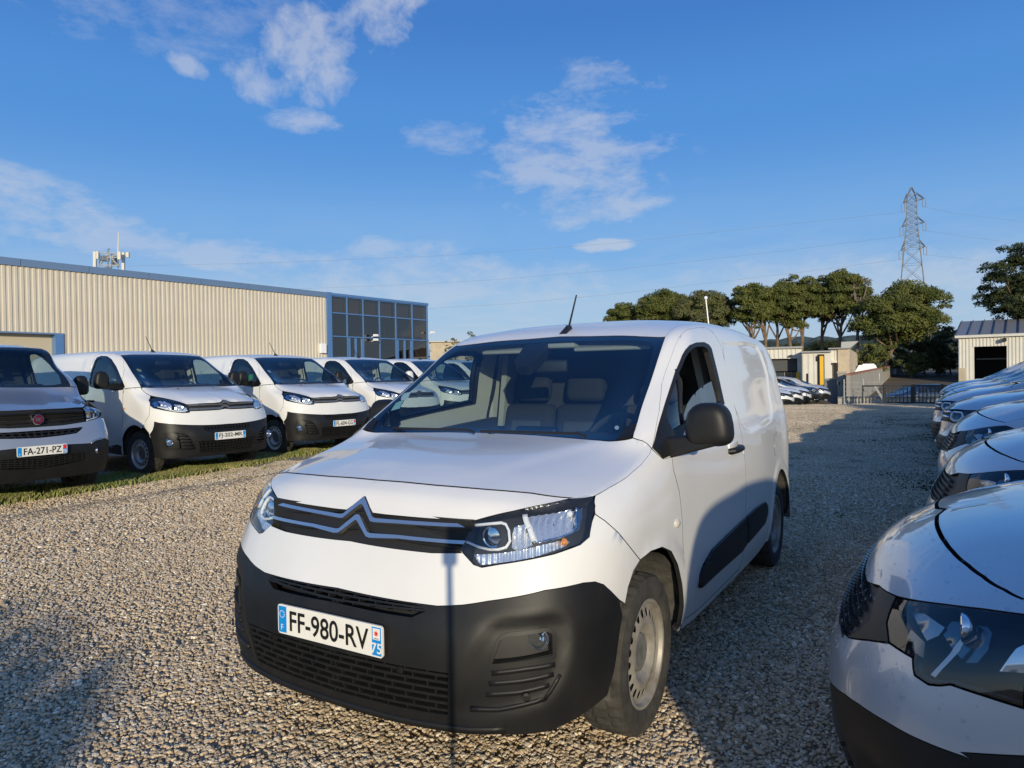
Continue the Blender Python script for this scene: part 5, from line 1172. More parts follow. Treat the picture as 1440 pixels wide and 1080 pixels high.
    for sd, root in zip('LR', panel(net, 'headlight', LZ, GLOSSBLACK, V, 'LR', h=.03, gap=.002, off=-.035, depth=-.03)):
        panel(net, 'headlight_lens', LZ, LENS, root, sd, h=.04, gap=.003, off=.002, depth=.012)
        def facets(nm, pts, off, h, jit, m_):
            X, f = panel_data(net, Z(pts), h=h, gap=0, off=off, depth=0); X = X+net.nrm(Z(pts)).mean(0)*(rg.random(len(X))[:, None]-.5)*jit
            if sd == 'R': X, f = mirror_data(X, f)
            mesh_obj(nm, X, f, m_, root, smooth=False)
        facets('main_reflector', [(600,410),(650,412),(690,430),(700,468),(660,470),(615,455)], -.02, .025, .02, REFL)
        facets('inner_reflector', [(715,432),(770,440),(806,462),(815,485),(770,490),(722,480)], -.02, .025, .02, REFL)
        facets('turn_signal_reflector', [(560,425),(585,410),(600,450),(575,452)], -.02, .04, .01, mat('sky_chrome', (.75, .78, .82), .12, metal=1.0))
        X, N = line_on(net, Z([(600,455),(660,472),(720,485),(800,492)]), 10, -.012); fl = np.array([1 if sd == 'L' else -1, 1, 1]); v, f = strip_sweep(X*fl, N*fl, .014, .015); mesh_obj('daytime_light', v, f, LAMPWHITE, root)
    wing = cat_(Z([(541,411),(556,380),(520,362),(492,335),(487,322)]), S([(.36,1.31),(.375,1.231),(.378,1.0),(.375,.7),(.375,.5),(.40,.31)]), S(arc_side(0, .345, .43, 0, 118)), Z([(520,560),(545,520),(551,449)]))
    flare = cat_(S(arc_side(0, .345, .52, -15, 195)), S([(-.5,.25),(.5,.25)]))
    panel(net, 'front_wing', wing, WHITE2, V, 'LR', h=.05, gap=.0025, emboss=[(flare, .010, .06)], edge_h=.03)
    ws_s = [(480,305),(430,225),(385,150),(346,99)]
    door_f = [(.378,1.231),(.39,1.33),(.47,1.47),(.60,1.61),(.76,1.74),(.93,1.83),(1.08,1.872),(1.25,1.88)]
    door_r = [(1.44,1.87),(1.50,1.83),(1.51,1.7),(1.53,1.42),(1.55,1.18),(1.55,.82),(1.54,.45),(1.50,.335)]
    seam_t = [(.655,1.18),(.70,1.5),(.715,1.9),(.715,2.6),(.705,3.3),(.67,3.6)]
    side = cat_(Z([(487,320)]+ws_s), T(seam_t), S([(3.72,1.80),(3.86,1.6),(3.92,1.3),(3.95,1.0),(3.96,.6),(3.93,.34),(3.72,.32)]+arc_side(3.275, .345, .43, 0, 180)+[(2.8,.275),(1.5,.27),(.6,.28),(.42,.30),(.44,.345),(1.0,.33)]+door_r[::-1]+door_f[::-1][:-1]), S([(.375,1.25),(.36,1.315)]))
    cargo = S([(1.75,1.30),(3.6,1.30),(3.55,1.78),(1.75,1.80)])
    panel(net, 'side_panel', side, WHITE2, V, 'LR', h=.05, gap=.0025, emboss=[(cargo, -.012, .05), (cat_(S(arc_side(3.275, .345, .52, -15, 195)), S([(2.7,.25),(3.8,.25)])), .01, .06)], edge_h=.035)
    door = S([(.385,.31),(.378,.5),(.378,.7),(.38,1.0)]+door_f+door_r+[(1.0,.33),(.46,.345)])
    wo = [(.385,1.375),(.355,1.345),(.40,1.30),(.60,1.285),(1.30,1.335),(1.42,1.36),(1.455,1.41),(1.45,1.6),(1.43,1.76),(1.40,1.815),(1.30,1.835),(1.10,1.825),(.95,1.775),(.75,1.655),(.55,1.51)]
    wi = [(.62,1.40),(.62,1.325),(1.30,1.365),(1.39,1.385),(1.42,1.43),(1.415,1.6),(1.395,1.745),(1.37,1.785),(1.28,1.80),(1.11,1.79),(.97,1.745),(.78,1.62),(.64,1.52)]
    for sd, root, sx in zip('LR', panel(net, 'door', door, WHITE2, V, 'LR', h=.05, gap=.0025, holes=[S(wo)], edge_h=.03), (1, -1)):
        panel(net, 'window_frame', S(wo), GLOSSBLACK, root, sd, h=.04, gap=-.004, off=.003, depth=.02, holes=[S(wi)], edge_h=.03)
        panel(net, 'door_window', S(wi), GLASS_T, root, sd, h=.06, gap=0, off=-.006, depth=0)
        c = net.xyz(S([(1.32,1.12)])[0], .012)[0]*[sx, 1, 1]; rounded_box('door_handle', (.03, .20, .035), c, .012, PLASTIC, root)
        c = net.xyz(S([(.30,1.02)])[0], .004)[0]*[sx, 1, 1]; rounded_box('side_repeater', (.012, .035, .025), c, .005, AMBER, root)
    skirt = S([(.43,.31),(1.0,.33),(1.0,.40),(.55,.47),(.44,.45)]); panel(net, 'sill_trim', skirt, PLASTIC, V, 'LR', h=.06, gap=.003, off=.006, depth=.01)
    roof = cat_(Z([(620,90),(480,92),(346,97)]), T(seam_t)); roof[0, 0] = 0; rv = roof[-1, 1]
    roof = cat_(roof, [(net.u1, rv), (net.u1, net.v1), (0, net.v1)]); panel(net, 'roof', roof, WHITE2, V, 'C', h=.07, gap=.002)
    tl = S([(3.72,1.80),(3.86,1.6),(3.92,1.3),(3.95,1.0),(3.96,.6),(3.93,.34)][::-1]); panel(net, 'rear_door', cat_(tl, [(net.u1, rv), (net.u1, tl[0, 1])]), WHITE2, V, 'LR', h=.1, gap=.004)
    ws = Z([(822,320),(700,323),(560,325),(500,322),(487,316)]+ws_s+[(480,93),(620,92)]); c0(ws); panel(net, 'windscreen', ws, GLASS, V, 'C', h=.08, gap=.004, off=0, depth=0)
    o_ = [(822,320),(700,323),(560,325),(500,322),(487,316)]+ws_s+[(480,93),(620,92)]; i_ = [(620,100),(480,101),(362,107),(395,152),(440,226),(482,292),(505,306),(560,311),(700,310),(822,308)]
    rg_ = Z(o_+i_); rg_[0, 0] = rg_[len(o_)-1, 0] = rg_[len(o_), 0] = rg_[-1, 0] = 0; panel(net, 'windscreen_border', rg_, GLOSSBLACK, V, 'C', h=.05, gap=.004, off=-.008, depth=0, edge_h=.03)
    m = MB(); m.hexa([(-.84,.10,1.15),(.84,.10,1.15),(.84,.80,.7),(-.84,.80,.7),(-.78,.16,1.275),(.78,.16,1.275),(.80,.70,1.30),(-.80,.70,1.30)]); d = m.build('dashboard', CABIN, V)
    rounded_box('instrument_hood', (.42, .20, .10), (.42, .62, 1.32), .035, CABIN, d); make_steering_wheel(V, .42, .86, 1.27, .19, 50)
    make_seat(V, .42, 1.15, .80, .50); make_seat(V, -.10, 1.15, .80, .44); make_seat(V, -.52, 1.15, .80, .42)
    b = MB(); b.box((-.88, 1.62, .4), (.88, 1.65, 1.30)); b.hexa([(-.88,1.62,1.30),(.88,1.62,1.30),(.88,1.65,1.30),(-.88,1.65,1.30),(-.72,1.60,1.86),(.72,1.60,1.86),(.72,1.63,1.86),(-.72,1.63,1.86)]); b.build('bulkhead', mat('bulkhead_grey', (.05, .052, .055), .8), V, smooth=False)
    b = MB(); b.box((-.62, 1.12, 1.86), (.62, 1.60, 1.872)); b.build('headliner', CABIN_L, V, smooth=False)
    rounded_box('interior_mirror', (.24, .03, .08), (.0, .92, 1.72), .015, PLASTIC_D, V)
    for sx in (1, -1):
        m = MB(); m.hexa([(sx*.87,.42,.45),(sx*.82,.42,.45),(sx*.82,1.5,.45),(sx*.87,1.5,.45),(sx*.88,.45,1.30),(sx*.84,.45,1.30),(sx*.84,1.5,1.33),(sx*.88,1.5,1.33)]); m.build('door_trim', CABIN, V, smooth=False)
    b = MB(); b.box((-.84, -.45, .30), (.84, 4.0, .35)); b.box((-.5, -.42, .28), (.5, .6, .33)); b.box((-.55, -.62, .36), (.55, .1, 1.0)); b.build('underbody', PLASTIC_D, V, smooth=False)
    for y in (0, 3.275):
        for sx in (1, -1):
            arch_liner(V, y, .345, .44, sx*.91, sx*.52); make_wheel(V, sx*.81, y, .343, .343, .215, .215, side=sx, holes=16, steer=.05 if y == 0 else 0, n=30, tyre=TYRE, rim=mat('rim_silver', (.50, .50, .49), .4, metal=.6), hub=HUBGREY)
    make_antenna(V, (0, 1.20, 1.908), .25, .8)
    w = MB(); w.tube([(.66,.12,1.345),(.60,.15,1.35),(-.05,.17,1.34)], .009, 6); w.tube([(-.05,.14,1.34),(-.1,.15,1.345),(-.68,.12,1.35)], .009, 6); w.build('wipers', PLASTIC_D, V)
    for sx in (1, -1):
        for yy in (.0, ):
            c = net.xyz(T([(.30, -.02)])[0], .006)[0]*[sx, 1, 1]; rounded_box('washer_jet', (.035, .03, .016), c, .006, PLASTIC_D, V)
    return V, net
PVAN, PVNET = build_panel_van()
WHITE_CLOTH = mat('white_plastic_cover', (.62, .62, .60), .45, bump=.6, bump_scale=30, bump_dist=.02); GREEN_CLOTH = mat('green_cloth', (.05, .40, .10), .7, bump=.5, bump_scale=25, bump_dist=.01)
def seat_cover(V, green=False):
    rounded_box('seat_cover', (.56, .24, .66), (-.40, 1.36, 1.14), .08, WHITE_CLOTH, V, rot=Matrix.Rotation(math.radians(-12), 3, 'X'))
    if green: rounded_box('folded_vest', (.46, .10, .14), (-.40, 1.20, 1.44), .04, GREEN_CLOTH, V, rot=Matrix.Rotation(math.radians(8), 3, 'Y'))
def ws_sticker(V, x, z, m_, r=.04, rnd=True):
    u = PVNET.front([(x, z)])[0]; c, n = PVNET.xyz(u, -.004)[0], PVNET.nrm(u)[0]; b = Vector(n).to_track_quat('Z', 'Y').to_matrix()
    pts = [(r*math.cos(a), r*math.sin(a)) for a in np.linspace(0, 2*math.pi, 17)[:-1]] if rnd else [(-r, -r), (r, -r), (r, r), (-r, r)]
    v = [np.array(c)+np.array(b@Vector((p[0], p[1], .0)))-np.array(n)*.0 for p in pts]; v = [p*[-1, 1, 1] for p in v]
    mesh_obj('windscreen_sticker', v, [tuple(range(len(v)))], m_, V, smooth=False)
YEL = mat('yellow_sticker', (.68, .60, .14), .5); PALE = mat('pale_sticker', (.55, .66, .74), .5)
PV_GROUP = 'white panel vans parked in a row in front of the warehouse'
PV_SPEC = [  # row position, plate text, style, department, label
    (0, 'FJ-202-MR', 'blue', '13', 'white panel van next to the grey van, with a yellow round sticker on its windscreen'),
    (1, 'FL-604-GG', 'red', '83', 'white panel van behind the yellow-stickered one, green cloth folded behind its windscreen'),
    (2, 'FR-317-TB', 'blue', '13', 'white panel van in the row with white door mirrors instead of black ones'),
    (3, 'FT-418-DU', 'blue', '75', 'white panel van fourth in the row, half hidden behind the foreground windscreen pillar'),
    (4, 'FK-552-LN', 'blue', '13', 'white panel van seen only through the windscreen of the foreground van'),
    (5, 'FS-126-QC', 'blue', '13', 'farthest white panel van seen through the side window of the foreground van')]
pv_proto = [PVAN]
def strip_copy(i):
    return copy_tree(PVAN)
copies = [PVAN]+[strip_copy(i) for i in range(1, len(PV_SPEC))]
for (k, txt, st, dep, lab), o in zip(PV_SPEC, copies):
    o.location = (PV_POSE[0]-.318*k, PV_POSE[1]+2.779*k, PV_Z); o.rotation_euler = (0, 0, PV_POSE[2]+(-.053 if k >= 1 else 0)+(.02 if k >= 2 else 0))
    tag(o, lab, 'van', PV_GROUP)
    make_plate(o, (0, -.914, .588), 0, txt, dep, style=st, detail=False)
    for sx in (1, -1):
        shell = WHITE2 if k == 2 else PLASTIC
        make_mirror(o, (sx*.925, .62, 1.40), .20, .05, w=.21, h=.27, side=sx, shell=shell, foot=PLASTIC_D)
    if k in (0, 1): seat_cover(o, k == 1)
    if k == 0: ws_sticker(o, .60, 1.60, YEL); ws_sticker(o, .62, 1.50, PALE, .035, False)
    if k == 1: ws_sticker(o, .66, 1.42, YEL); ws_sticker(o, .64, 1.58, PALE, .035, False)
    if k == 2: ws_sticker(o, .62, 1.46, PALE, .035, False); ws_sticker(o, .56, 1.42, PALE, .03, False)

# ------------------------------------------------------------------ the grey van at the left edge of the picture
GV_POSE = (-7.858, 1.468, 1.526)
def build_grey_van():
    R = np.array(PV_ROWS, float)
    R[8:, :, 2] += .035; R[9, :5, 1] -= .12; R[10, :5, 1] -= .28; R[11, :6, 1] -= .12; R[8, :5, 1] -= .06
    R[4, :4, 1] -= .03; R[5, :3, 1] -= .075; R[5, 3, 1] -= .04; R[6, :3, 1] -= .10; R[6, 3, 1] -= .04; R[2, :4, 1] -= .03; R[3, :4, 1] -= .05; R[1, :4, 1] -= .02
    net = Net(R, GV_POSE, .03, per=5); V = empty('grey_van', (GV_POSE[0], GV_POSE[1], .03), GV_POSE[2], 'silver grey van at the left edge with a round red badge on its black grille', 'van')
    
    def Z(pts): return np.array([net.centre_at(460+y/4.5) if x == 243 else net.px([(x/4.5, 460+y/4.5)])[0] for x, y in pts])
    S = net.side; T = net.top; FR = net.front
    def c0(a): a[0, 0] = 0; a[-1, 0] = 0; return a
    cx = 243
    bon = c0(Z([(cx,522),(400,515),(490,508),(522,508),(540,470),(556,440),(540,415),(500,378),(445,378),(330,380),(cx,380)]))
    panel(net, 'bonnet', bon, GREYPAINT, V, 'C', h=.05, gap=.003)
    g = c0(Z([(cx,522),(400,515),(490,508),(522,512),(538,592),(480,606),(380,618),(cx,628)])); gr = panel(net, 'grille', g, PLASTIC_D, V, 'C', h=.05, gap=0, off=-.02, depth=0)
    for f in (.25, .5, .75, .97):
        a = np.array(Z([(243, 522+106*f), (400, 515+101*f), (520+16*f, 512+82*f)])); a[0, 0] = 0; X, N = line_on(net, a, 10, -.006); X = np.concatenate([(X*[-1, 1, 1])[::-1], X[1:]]); N = np.concatenate([(N*[-1, 1, 1])[::-1], N[1:]])
        v, fc = strip_sweep(X, N, .018 if f < .9 else .03, .02); mesh_obj('grille_slat', v, fc, PLASTIC if f < .9 else PLASTIC, gr, smooth=False)
    u = Z([(cx, 582)]); u[0, 0] = 0; c = net.xyz(u[0], .012)[0]
    m = MB(); m.lathe([(-.02, .001), (-.02, .058), (.0, .070), (.03, .072)], 32, 'y'); e = m.build('round_badge', CHROME2, V, angle=30); e.location = c
    m = MB(); m.lathe([(-.024, .001), (-.024, .052), (.0, .054)], 32, 'y'); m.build('badge_disc', mat('badge_red', (.11, .008, .018), .3, coat=.8), e, angle=30)
    text_mesh('FIAT', CHROME, 'badge_lettering', e, .045, (0, -.027, 0), width=.062, bold=.01)
    lamp = [(556,442),(585,462),(612,490),(625,530),(628,568),(600,580),(548,596),(540,570),(524,512),(540,475)]
    LZ = Z(lamp); rg = np.random.default_rng(11)
    for sd, root in zip('LR', panel(net, 'headlight', LZ, GLOSSBLACK, V, 'LR', h=.03, gap=.002, off=-.04, depth=-.035)):
        panel(net, 'headlight_lens', LZ, LENS, root, sd, h=.04, gap=.003, off=.002, depth=.012)
        for nm, pts in (('main_reflector', [(535,512),(560,500),(578,530),(585,570),(555,580)]), ('side_reflector', [(585,500),(605,505),(612,540),(612,565),(594,572)])):
            X, f = panel_data(net, Z(pts), h=.03, gap=0, off=-.022, depth=0); X = X+net.nrm(Z(pts)).mean(0)*(rg.random(len(X))[:, None]-.5)*.03
            if sd == 'R': X, f = mirror_data(X, f)
            mesh_obj(nm, X, f, CHROME2, root, smooth=False)
        X, N = line_on(net, Z([(550,590),(600,575),(622,566)]), 8, -.012); fl = np.array([1 if sd == 'L' else -1, 1, 1]); v, f = strip_sweep(X*fl, N*fl, .014, .015); mesh_obj('daytime_light', v, f, LAMPWHITE, root)
    slot = c0(Z([(cx,655),(400,645),(520,633),(518,642),(485,670),(380,686),(cx,700)]))
    pb = cat_(Z([(cx,630),(380,620),(480,608),(540,598),(600,582),(628,572)]), S([(-.33,.93),(-.31,.80),(-.34,.74),(-.40,.66),(-.41,.60)]), Z([(640,700),(600,712),(565,735),(430,742),(cx,752)]), slot[::-1]); c0(pb)
    panel(net, 'painted_bumper', pb, GREYPAINT, V, 'C', h=.045, gap=.002, edge_h=.03)
    low = c0(Z([(cx,835),(400,810),(540,792),(540,838),(400,872),(cx,893)]))
    bb = cat_(Z([(cx,752),(430,742),(565,735),(600,712),(640,700)]), S([(-.41,.60),(-.44,.5),(-.45,.40),(-.45,.31)]), FR([(.90,.302),(.80,.30),(.6,.292),(.3,.29),(0,.29)]), low[::-1]); c0(bb)
    panel(net, 'bumper', bb, PLASTIC, V, 'C', h=.045, gap=.002, depth=.03, edge_h=.03)
    for cs, n, mm, nm in (((slot[0], slot[2], slot[4], slot[-1]), 2, 6, 'upper_intake'), ((low[0], low[2], low[3], low[-1]), 4, 8, 'lower_intake')):
        ct, rt, rb, cb = [np.array(c) for c in cs]; root = None; M_ = MB()
        for k in range(n):
            f = (k+.5)/n; a = ct+(cb-ct)*f; c = rt+(rb-rt)*f; X, N = line_on(net, [a, (a+c)/2, c], 8, -.015); X = np.concatenate([(X*[-1, 1, 1])[::-1], X[1:]]); N = np.concatenate([(N*[-1, 1, 1])[::-1], N[1:]])
            v, fc = strip_sweep(X, N, .012, .03); o = mesh_obj(nm if root is None else 'grille_slat', v, fc, PLASTIC, V if root is None else root, smooth=False); root = root or o
        for k in range(mm):
            s = (k+.5)/mm; p = [(net.xyz(q, -.012)[0], net.nrm(q)[0]) for q in (ct*(1-s)+rt*s, cb*(1-s)+rb*s)]
            for sx in (1, -1):
                fl = np.array([sx, 1, 1]); v, fc = strip_sweep([p[0][0]*fl, p[1][0]*fl], [p[0][1]*fl, p[1][1]*fl], .010, .026); M_.add(v, fc)
        tag(M_.build('grille_posts', PLASTIC, root, smooth=False), kind='stuff')
    bk = c0(FR([(0,.98),(.80,.95),(.80,.30),(0,.30)])); panel(net, 'bumper_core', bk, PLASTIC_D, V, 'C', h=.1, gap=0, off=-.07, depth=0)
    X, N = line_on(net, Z([(572,736),(600,716),(655,702)]), 8, .01)
    for sx in (1, -1): v, f = strip_sweep(X*[sx, 1, 1], N*[sx, 1, 1], .014, .012); mesh_obj('bumper_trim', v, f, CHROME, V)
    c = net.xyz(Z([(625,778)])[0], .0)[0]
    for sx in (1, -1):
        m = MB(); m.lathe([(.0, .001), (.010, .02), (.012, .034), (-.006, .040), (.03, .048)], 20, 'y'); o = m.build('fog_lamp', CHROME2, V, angle=25); o.location = c*[sx, 1, 1]; o.rotation_euler = (0, 0, math.radians(-35)*sx*-1)
    wing = cat_(Z([(558,440),(540,413),(502,378),(515,376)]), S([(.36,1.33),(.375,1.231),(.378,1.0),(.375,.7),(.375,.5),(.40,.31)]+arc_side(0, .345, .43, 0, 130)+[(-.31,.80),(-.31,.92),(-.28,.95)]), Z([(627,535),(612,488),(585,460)]))
    panel(net, 'front_wing', wing, GREYPAINT, V, 'LR', h=.05, gap=.0025, edge_h=.03)
    ws_s = [(445,375),(390,290),(330,205),(276,142)]
    door_f = [(.378,1.231),(.39,1.36),(.47,1.52),(.58,1.66),(.72,1.79),(.87,1.87),(1.03,1.905),(1.25,1.915)]; door_r = [(1.44,1.905),(1.50,1.865),(1.51,1.7),(1.53,1.42),(1.55,1.18),(1.55,.82),(1.54,.45),(1.50,.335)]
    seam_t = [(.68,1.0),(.70,1.5),(.715,1.9),(.715,2.6),(.705,3.3),(.67,3.6)]
    side = cat_(Z([(512,378),(470,378)]+ws_s), T(seam_t), S([(3.72,1.83),(3.86,1.63),(3.92,1.3),(3.95,1.0),(3.96,.6),(3.93,.34),(3.72,.32)]+arc_side(3.275, .345, .43, 0, 180)+[(2.8,.275),(1.5,.27),(.6,.28),(.42,.30),(.44,.345),(1.0,.33)]+door_r[::-1]+door_f[::-1][:-1]), S([(.375,1.25),(.36,1.335)]))
    panel(net, 'side_panel', side, GREYPAINT, V, 'LR', h=.06, gap=.0025, edge_h=.035)
    door = S([(.385,.31),(.378,.5),(.378,.7),(.38,1.0)]+door_f+door_r+[(1.0,.33),(.46,.345)])
    wo = [(.42,1.40),(.40,1.33),(.60,1.31),(1.30,1.36),(1.42,1.385),(1.455,1.435),(1.45,1.63),(1.43,1.79),(1.40,1.845),(1.30,1.865),(1.08,1.86),(.90,1.81),(.72,1.70),(.55,1.55)]
    wi = [(.62,1.43),(.62,1.35),(1.30,1.39),(1.39,1.41),(1.42,1.455),(1.415,1.63),(1.395,1.775),(1.37,1.815),(1.28,1.83),(1.09,1.825),(.93,1.78),(.76,1.66),(.64,1.54)]
    for sd, root, sx in zip('LR', panel(net, 'door', door, GREYPAINT, V, 'LR', h=.06, gap=.0025, holes=[S(wo)], edge_h=.03), (1, -1)):
        panel(net, 'window_frame', S(wo), PLASTIC_D, root, sd, h=.04, gap=-.004, off=.003, depth=.02, holes=[S(wi)], edge_h=.03)
        panel(net, 'door_window', S(wi), GLASS, root, sd, h=.06, gap=0, off=-.006, depth=0)
        c = net.xyz(S([(1.32,1.12)])[0], .012)[0]*[sx, 1, 1]; rounded_box('door_handle', (.03, .20, .035), c, .012, PLASTIC, root)
        make_mirror(root, (sx*.935, .45, 1.40), .14, -.02, w=.19, h=.27, side=sx, shell=PLASTIC, foot=PLASTIC_D)
    roof = cat_(Z([(cx,129),(210,134),(276,138)]), T(seam_t)); roof[0, 0] = 0; rv = roof[-1, 1]; roof = cat_(roof, [(net.u1, rv), (net.u1, net.v1), (0, net.v1)]); panel(net, 'roof', roof, GREYPAINT, V, 'C', h=.08, gap=.002)
    tl = S([(3.72,1.83),(3.86,1.63),(3.92,1.3),(3.95,1.0),(3.96,.6),(3.93,.34)][::-1]); panel(net, 'rear_door', cat_(tl, [(net.u1, rv), (net.u1, tl[0, 1])]), GREYPAINT, V, 'LR', h=.1, gap=.004)
    wsv = Z([(cx,379),(330,378),(445,375)]+ws_s[1:]+[(200,136),(cx,130)]); c0(wsv); roof_c = wsv[-1]
    panel(net, 'windscreen', wsv, GLASS, V, 'C', h=.08, gap=.004, off=0, depth=0)
    ring = cat_(wsv, Z([(cx,140),(256,150),(262,158),(300,205),(360,290),(412,340),(400,352),(330,362),(cx,366)])); k = len(wsv); ring[k, 0] = 0; ring[-1, 0] = 0
    panel(net, 'windscreen_border', ring, PLASTIC_D, V, 'C', h=.05, gap=.004, off=-.008, depth=0, edge_h=.03)
    m = MB(); m.hexa([(-.84,.10,1.15),(.84,.10,1.15),(.84,.80,.7),(-.84,.80,.7),(-.78,.12,1.29),(.78,.12,1.29),(.80,.66,1.33),(-.80,.66,1.33)]); d = m.build('dashboard', CABIN, V)
    rounded_box('instrument_hood', (.42, .20, .12), (.42, .56, 1.35), .035, CABIN, d); make_steering_wheel(V, .42, .82, 1.30, .19, 45)
    make_seat(V, .42, 1.15, .82, .50); make_seat(V, -.30, 1.15, .82, .80)
    rounded_box('seat_cover', (.60, .26, .66), (-.35, 1.34, 1.16), .08, WHITE_CLOTH, V, rot=Matrix.Rotation(math.radians(-12), 3, 'X')); rounded_box('folded_vest', (.62, .12, .30), (-.10, 1.10, 1.40), .04, GREEN_CLOTH, V, rot=Matrix.Rotation(math.radians(14), 3, 'Y'))
    b = MB(); b.box((-.88, 1.62, .4), (.88, 1.65, 1.30)); b.hexa([(-.88,1.62,1.30),(.88,1.62,1.30),(.88,1.65,1.30),(-.88,1.65,1.30),(-.72,1.60,1.88),(.72,1.60,1.88),(.72,1.63,1.88),(-.72,1.63,1.88)]); b.build('bulkhead', mat('bulkhead_grey', (.05, .052, .055), .8), V, smooth=False)
    b = MB(); b.box((-.84, -.45, .30), (.84, 4.0, .35)); b.box((-.5, -.42, .28), (.5, .6, .33)); b.box((-.55, -.62, .36), (.55, .1, 1.0)); b.build('underbody', PLASTIC_D, V, smooth=False)
    for y in (0, 3.275):
        for sx in (1, -1):
            arch_liner(V, y, .345, .44, sx*.91, sx*.52); make_wheel(V, sx*.81, y, .343, .343, .215, .215, side=sx, holes=16, n=30, tyre=TYRE_B, rim=MATS['rim_silver'])
    make_plate(V, (0, -.955, .647), 0, 'FA-271-PZ', '06', style='red', detail=False)
    return V
GVAN = build_grey_van()
# ------------------------------------------------------------------ the row of silver cars on the right
CAR_ROWS = [
 [(0,-.84,.22),(.30,-.825,.22),(.58,-.75,.22),(.78,-.60,.225),(.88,-.41,.24),(.89,0,.24),(.89,.6,.22),(.89,1.3,.22),(.89,2.1,.22),(.88,2.85,.25),(.84,3.35,.28),(.68,3.50,.30),(0,3.54,.30)],
 [(0,-.925,.42),(.30,-.905,.42),(.60,-.82,.42),(.82,-.65,.42),(.905,-.42,.42),(.912,0,.42),(.905,.6,.42),(.905,1.3,.42),(.905,2.1,.42),(.90,2.85,.42),(.86,3.40,.42),(.70,3.54,.42),(0,3.58,.42)],
 [(0,-.93,.55),(.30,-.91,.555),(.60,-.83,.565),(.825,-.66,.58),(.912,-.42,.58),(.92,0,.58),(.915,.6,.58),(.915,1.3,.58),(.918,2.1,.58),(.912,2.85,.58),(.87,3.42,.58),(.71,3.56,.58),(0,3.60,.58)],
 [(0,-.90,.65),(.30,-.882,.655),(.60,-.805,.67),(.82,-.64,.70),(.908,-.40,.71),(.92,0,.72),(.915,.6,.72),(.915,1.3,.72),(.918,2.1,.72),(.912,2.85,.72),(.87,3.42,.72),(.71,3.55,.72),(0,3.59,.72)],
 [(0,-.855,.735),(.30,-.84,.74),(.59,-.768,.76),(.81,-.61,.79),(.90,-.37,.81),(.918,.03,.82),(.914,.62,.83),(.914,1.3,.84),(.916,2.1,.85),(.908,2.85,.85),(.865,3.40,.85),(.70,3.53,.85),(0,3.57,.85)],
 [(0,-.82,.805),(.29,-.802,.81),(.57,-.735,.83),(.785,-.575,.868),(.885,-.33,.89),(.912,.07,.90),(.908,.66,.92),(.908,1.3,.93),(.91,2.1,.94),(.90,2.85,.95),(.855,3.38,.95),(.69,3.50,.95),(0,3.54,.95)],
 [(0,-.765,.885),(.28,-.745,.885),(.54,-.67,.895),(.745,-.515,.92),(.85,-.24,.95),(.895,.13,.96),(.898,.72,.98),(.898,1.3,.99),(.898,2.1,1.0),(.885,2.85,1.01),(.84,3.34,1.01),(.67,3.46,1.01),(0,3.50,1.01)],
 [(0,-.54,1.01),(.27,-.525,1.008),(.52,-.46,1.0),(.71,-.31,.995),(.82,-.08,1.005),(.875,.22,1.01),(.885,.78,1.04),(.885,1.32,1.04),(.885,2.1,1.05),(.868,2.85,1.06),(.82,3.28,1.06),(.65,3.39,1.06),(0,3.43,1.06)],
 [(0,.20,1.135),(.27,.19,1.133),(.52,.155,1.126),(.70,.11,1.115),(.79,.17,1.112),(.845,.40,1.105),(.862,.90,1.115),(.862,1.38,1.11),(.862,2.1,1.12),(.845,2.85,1.13),(.79,3.20,1.13),(.62,3.31,1.13),(0,3.36,1.13)],
 [(0,.62,1.315),(.25,.61,1.313),(.48,.58,1.307),(.645,.54,1.30),(.705,.60,1.305),(.765,.78,1.32),(.785,1.08,1.345),(.79,1.46,1.35),(.788,2.1,1.35),(.765,2.8,1.345),(.71,3.06,1.335),(.54,3.17,1.33),(0,3.22,1.33)],
 [(0,1.08,1.53),(.24,1.07,1.528),(.44,1.05,1.522),(.58,1.02,1.512),(.62,1.07,1.515),(.66,1.15,1.52),(.69,1.34,1.53),(.695,1.6,1.535),(.69,2.1,1.53),(.665,2.7,1.51),(.61,2.92,1.495),(.46,3.02,1.49),(0,3.06,1.49)],
 [(0,1.32,1.585),(.24,1.31,1.583),(.42,1.29,1.578),(.53,1.27,1.57),(.565,1.31,1.572),(.595,1.37,1.575),(.615,1.5,1.58),(.62,1.72,1.583),(.615,2.1,1.578),(.59,2.55,1.56),(.54,2.74,1.548),(.40,2.82,1.545),(0,2.86,1.548)],
 [(0,1.6,1.62),(.18,1.6,1.618),(.29,1.6,1.614),(.36,1.6,1.61),(.39,1.62,1.609),(.41,1.66,1.609),(.425,1.74,1.61),(.43,1.85,1.61),(.43,2.1,1.607),(.41,2.38,1.597),(.36,2.52,1.59),(.26,2.58,1.588),(0,2.62,1.59)],
 [(0,1.82,1.63),(0,1.84,1.63),(0,1.87,1.63),(0,1.9,1.63),(0,1.93,1.63),(0,1.96,1.63),(0,1.99,1.63),(0,2.03,1.629),(0,2.1,1.628),(0,2.17,1.627),(0,2.23,1.626),(0,2.26,1.625),(0,2.3,1.624)]]
CAR_X = 2.50
CAR_POSE = (CAR_X, 0.0, -math.pi/2)
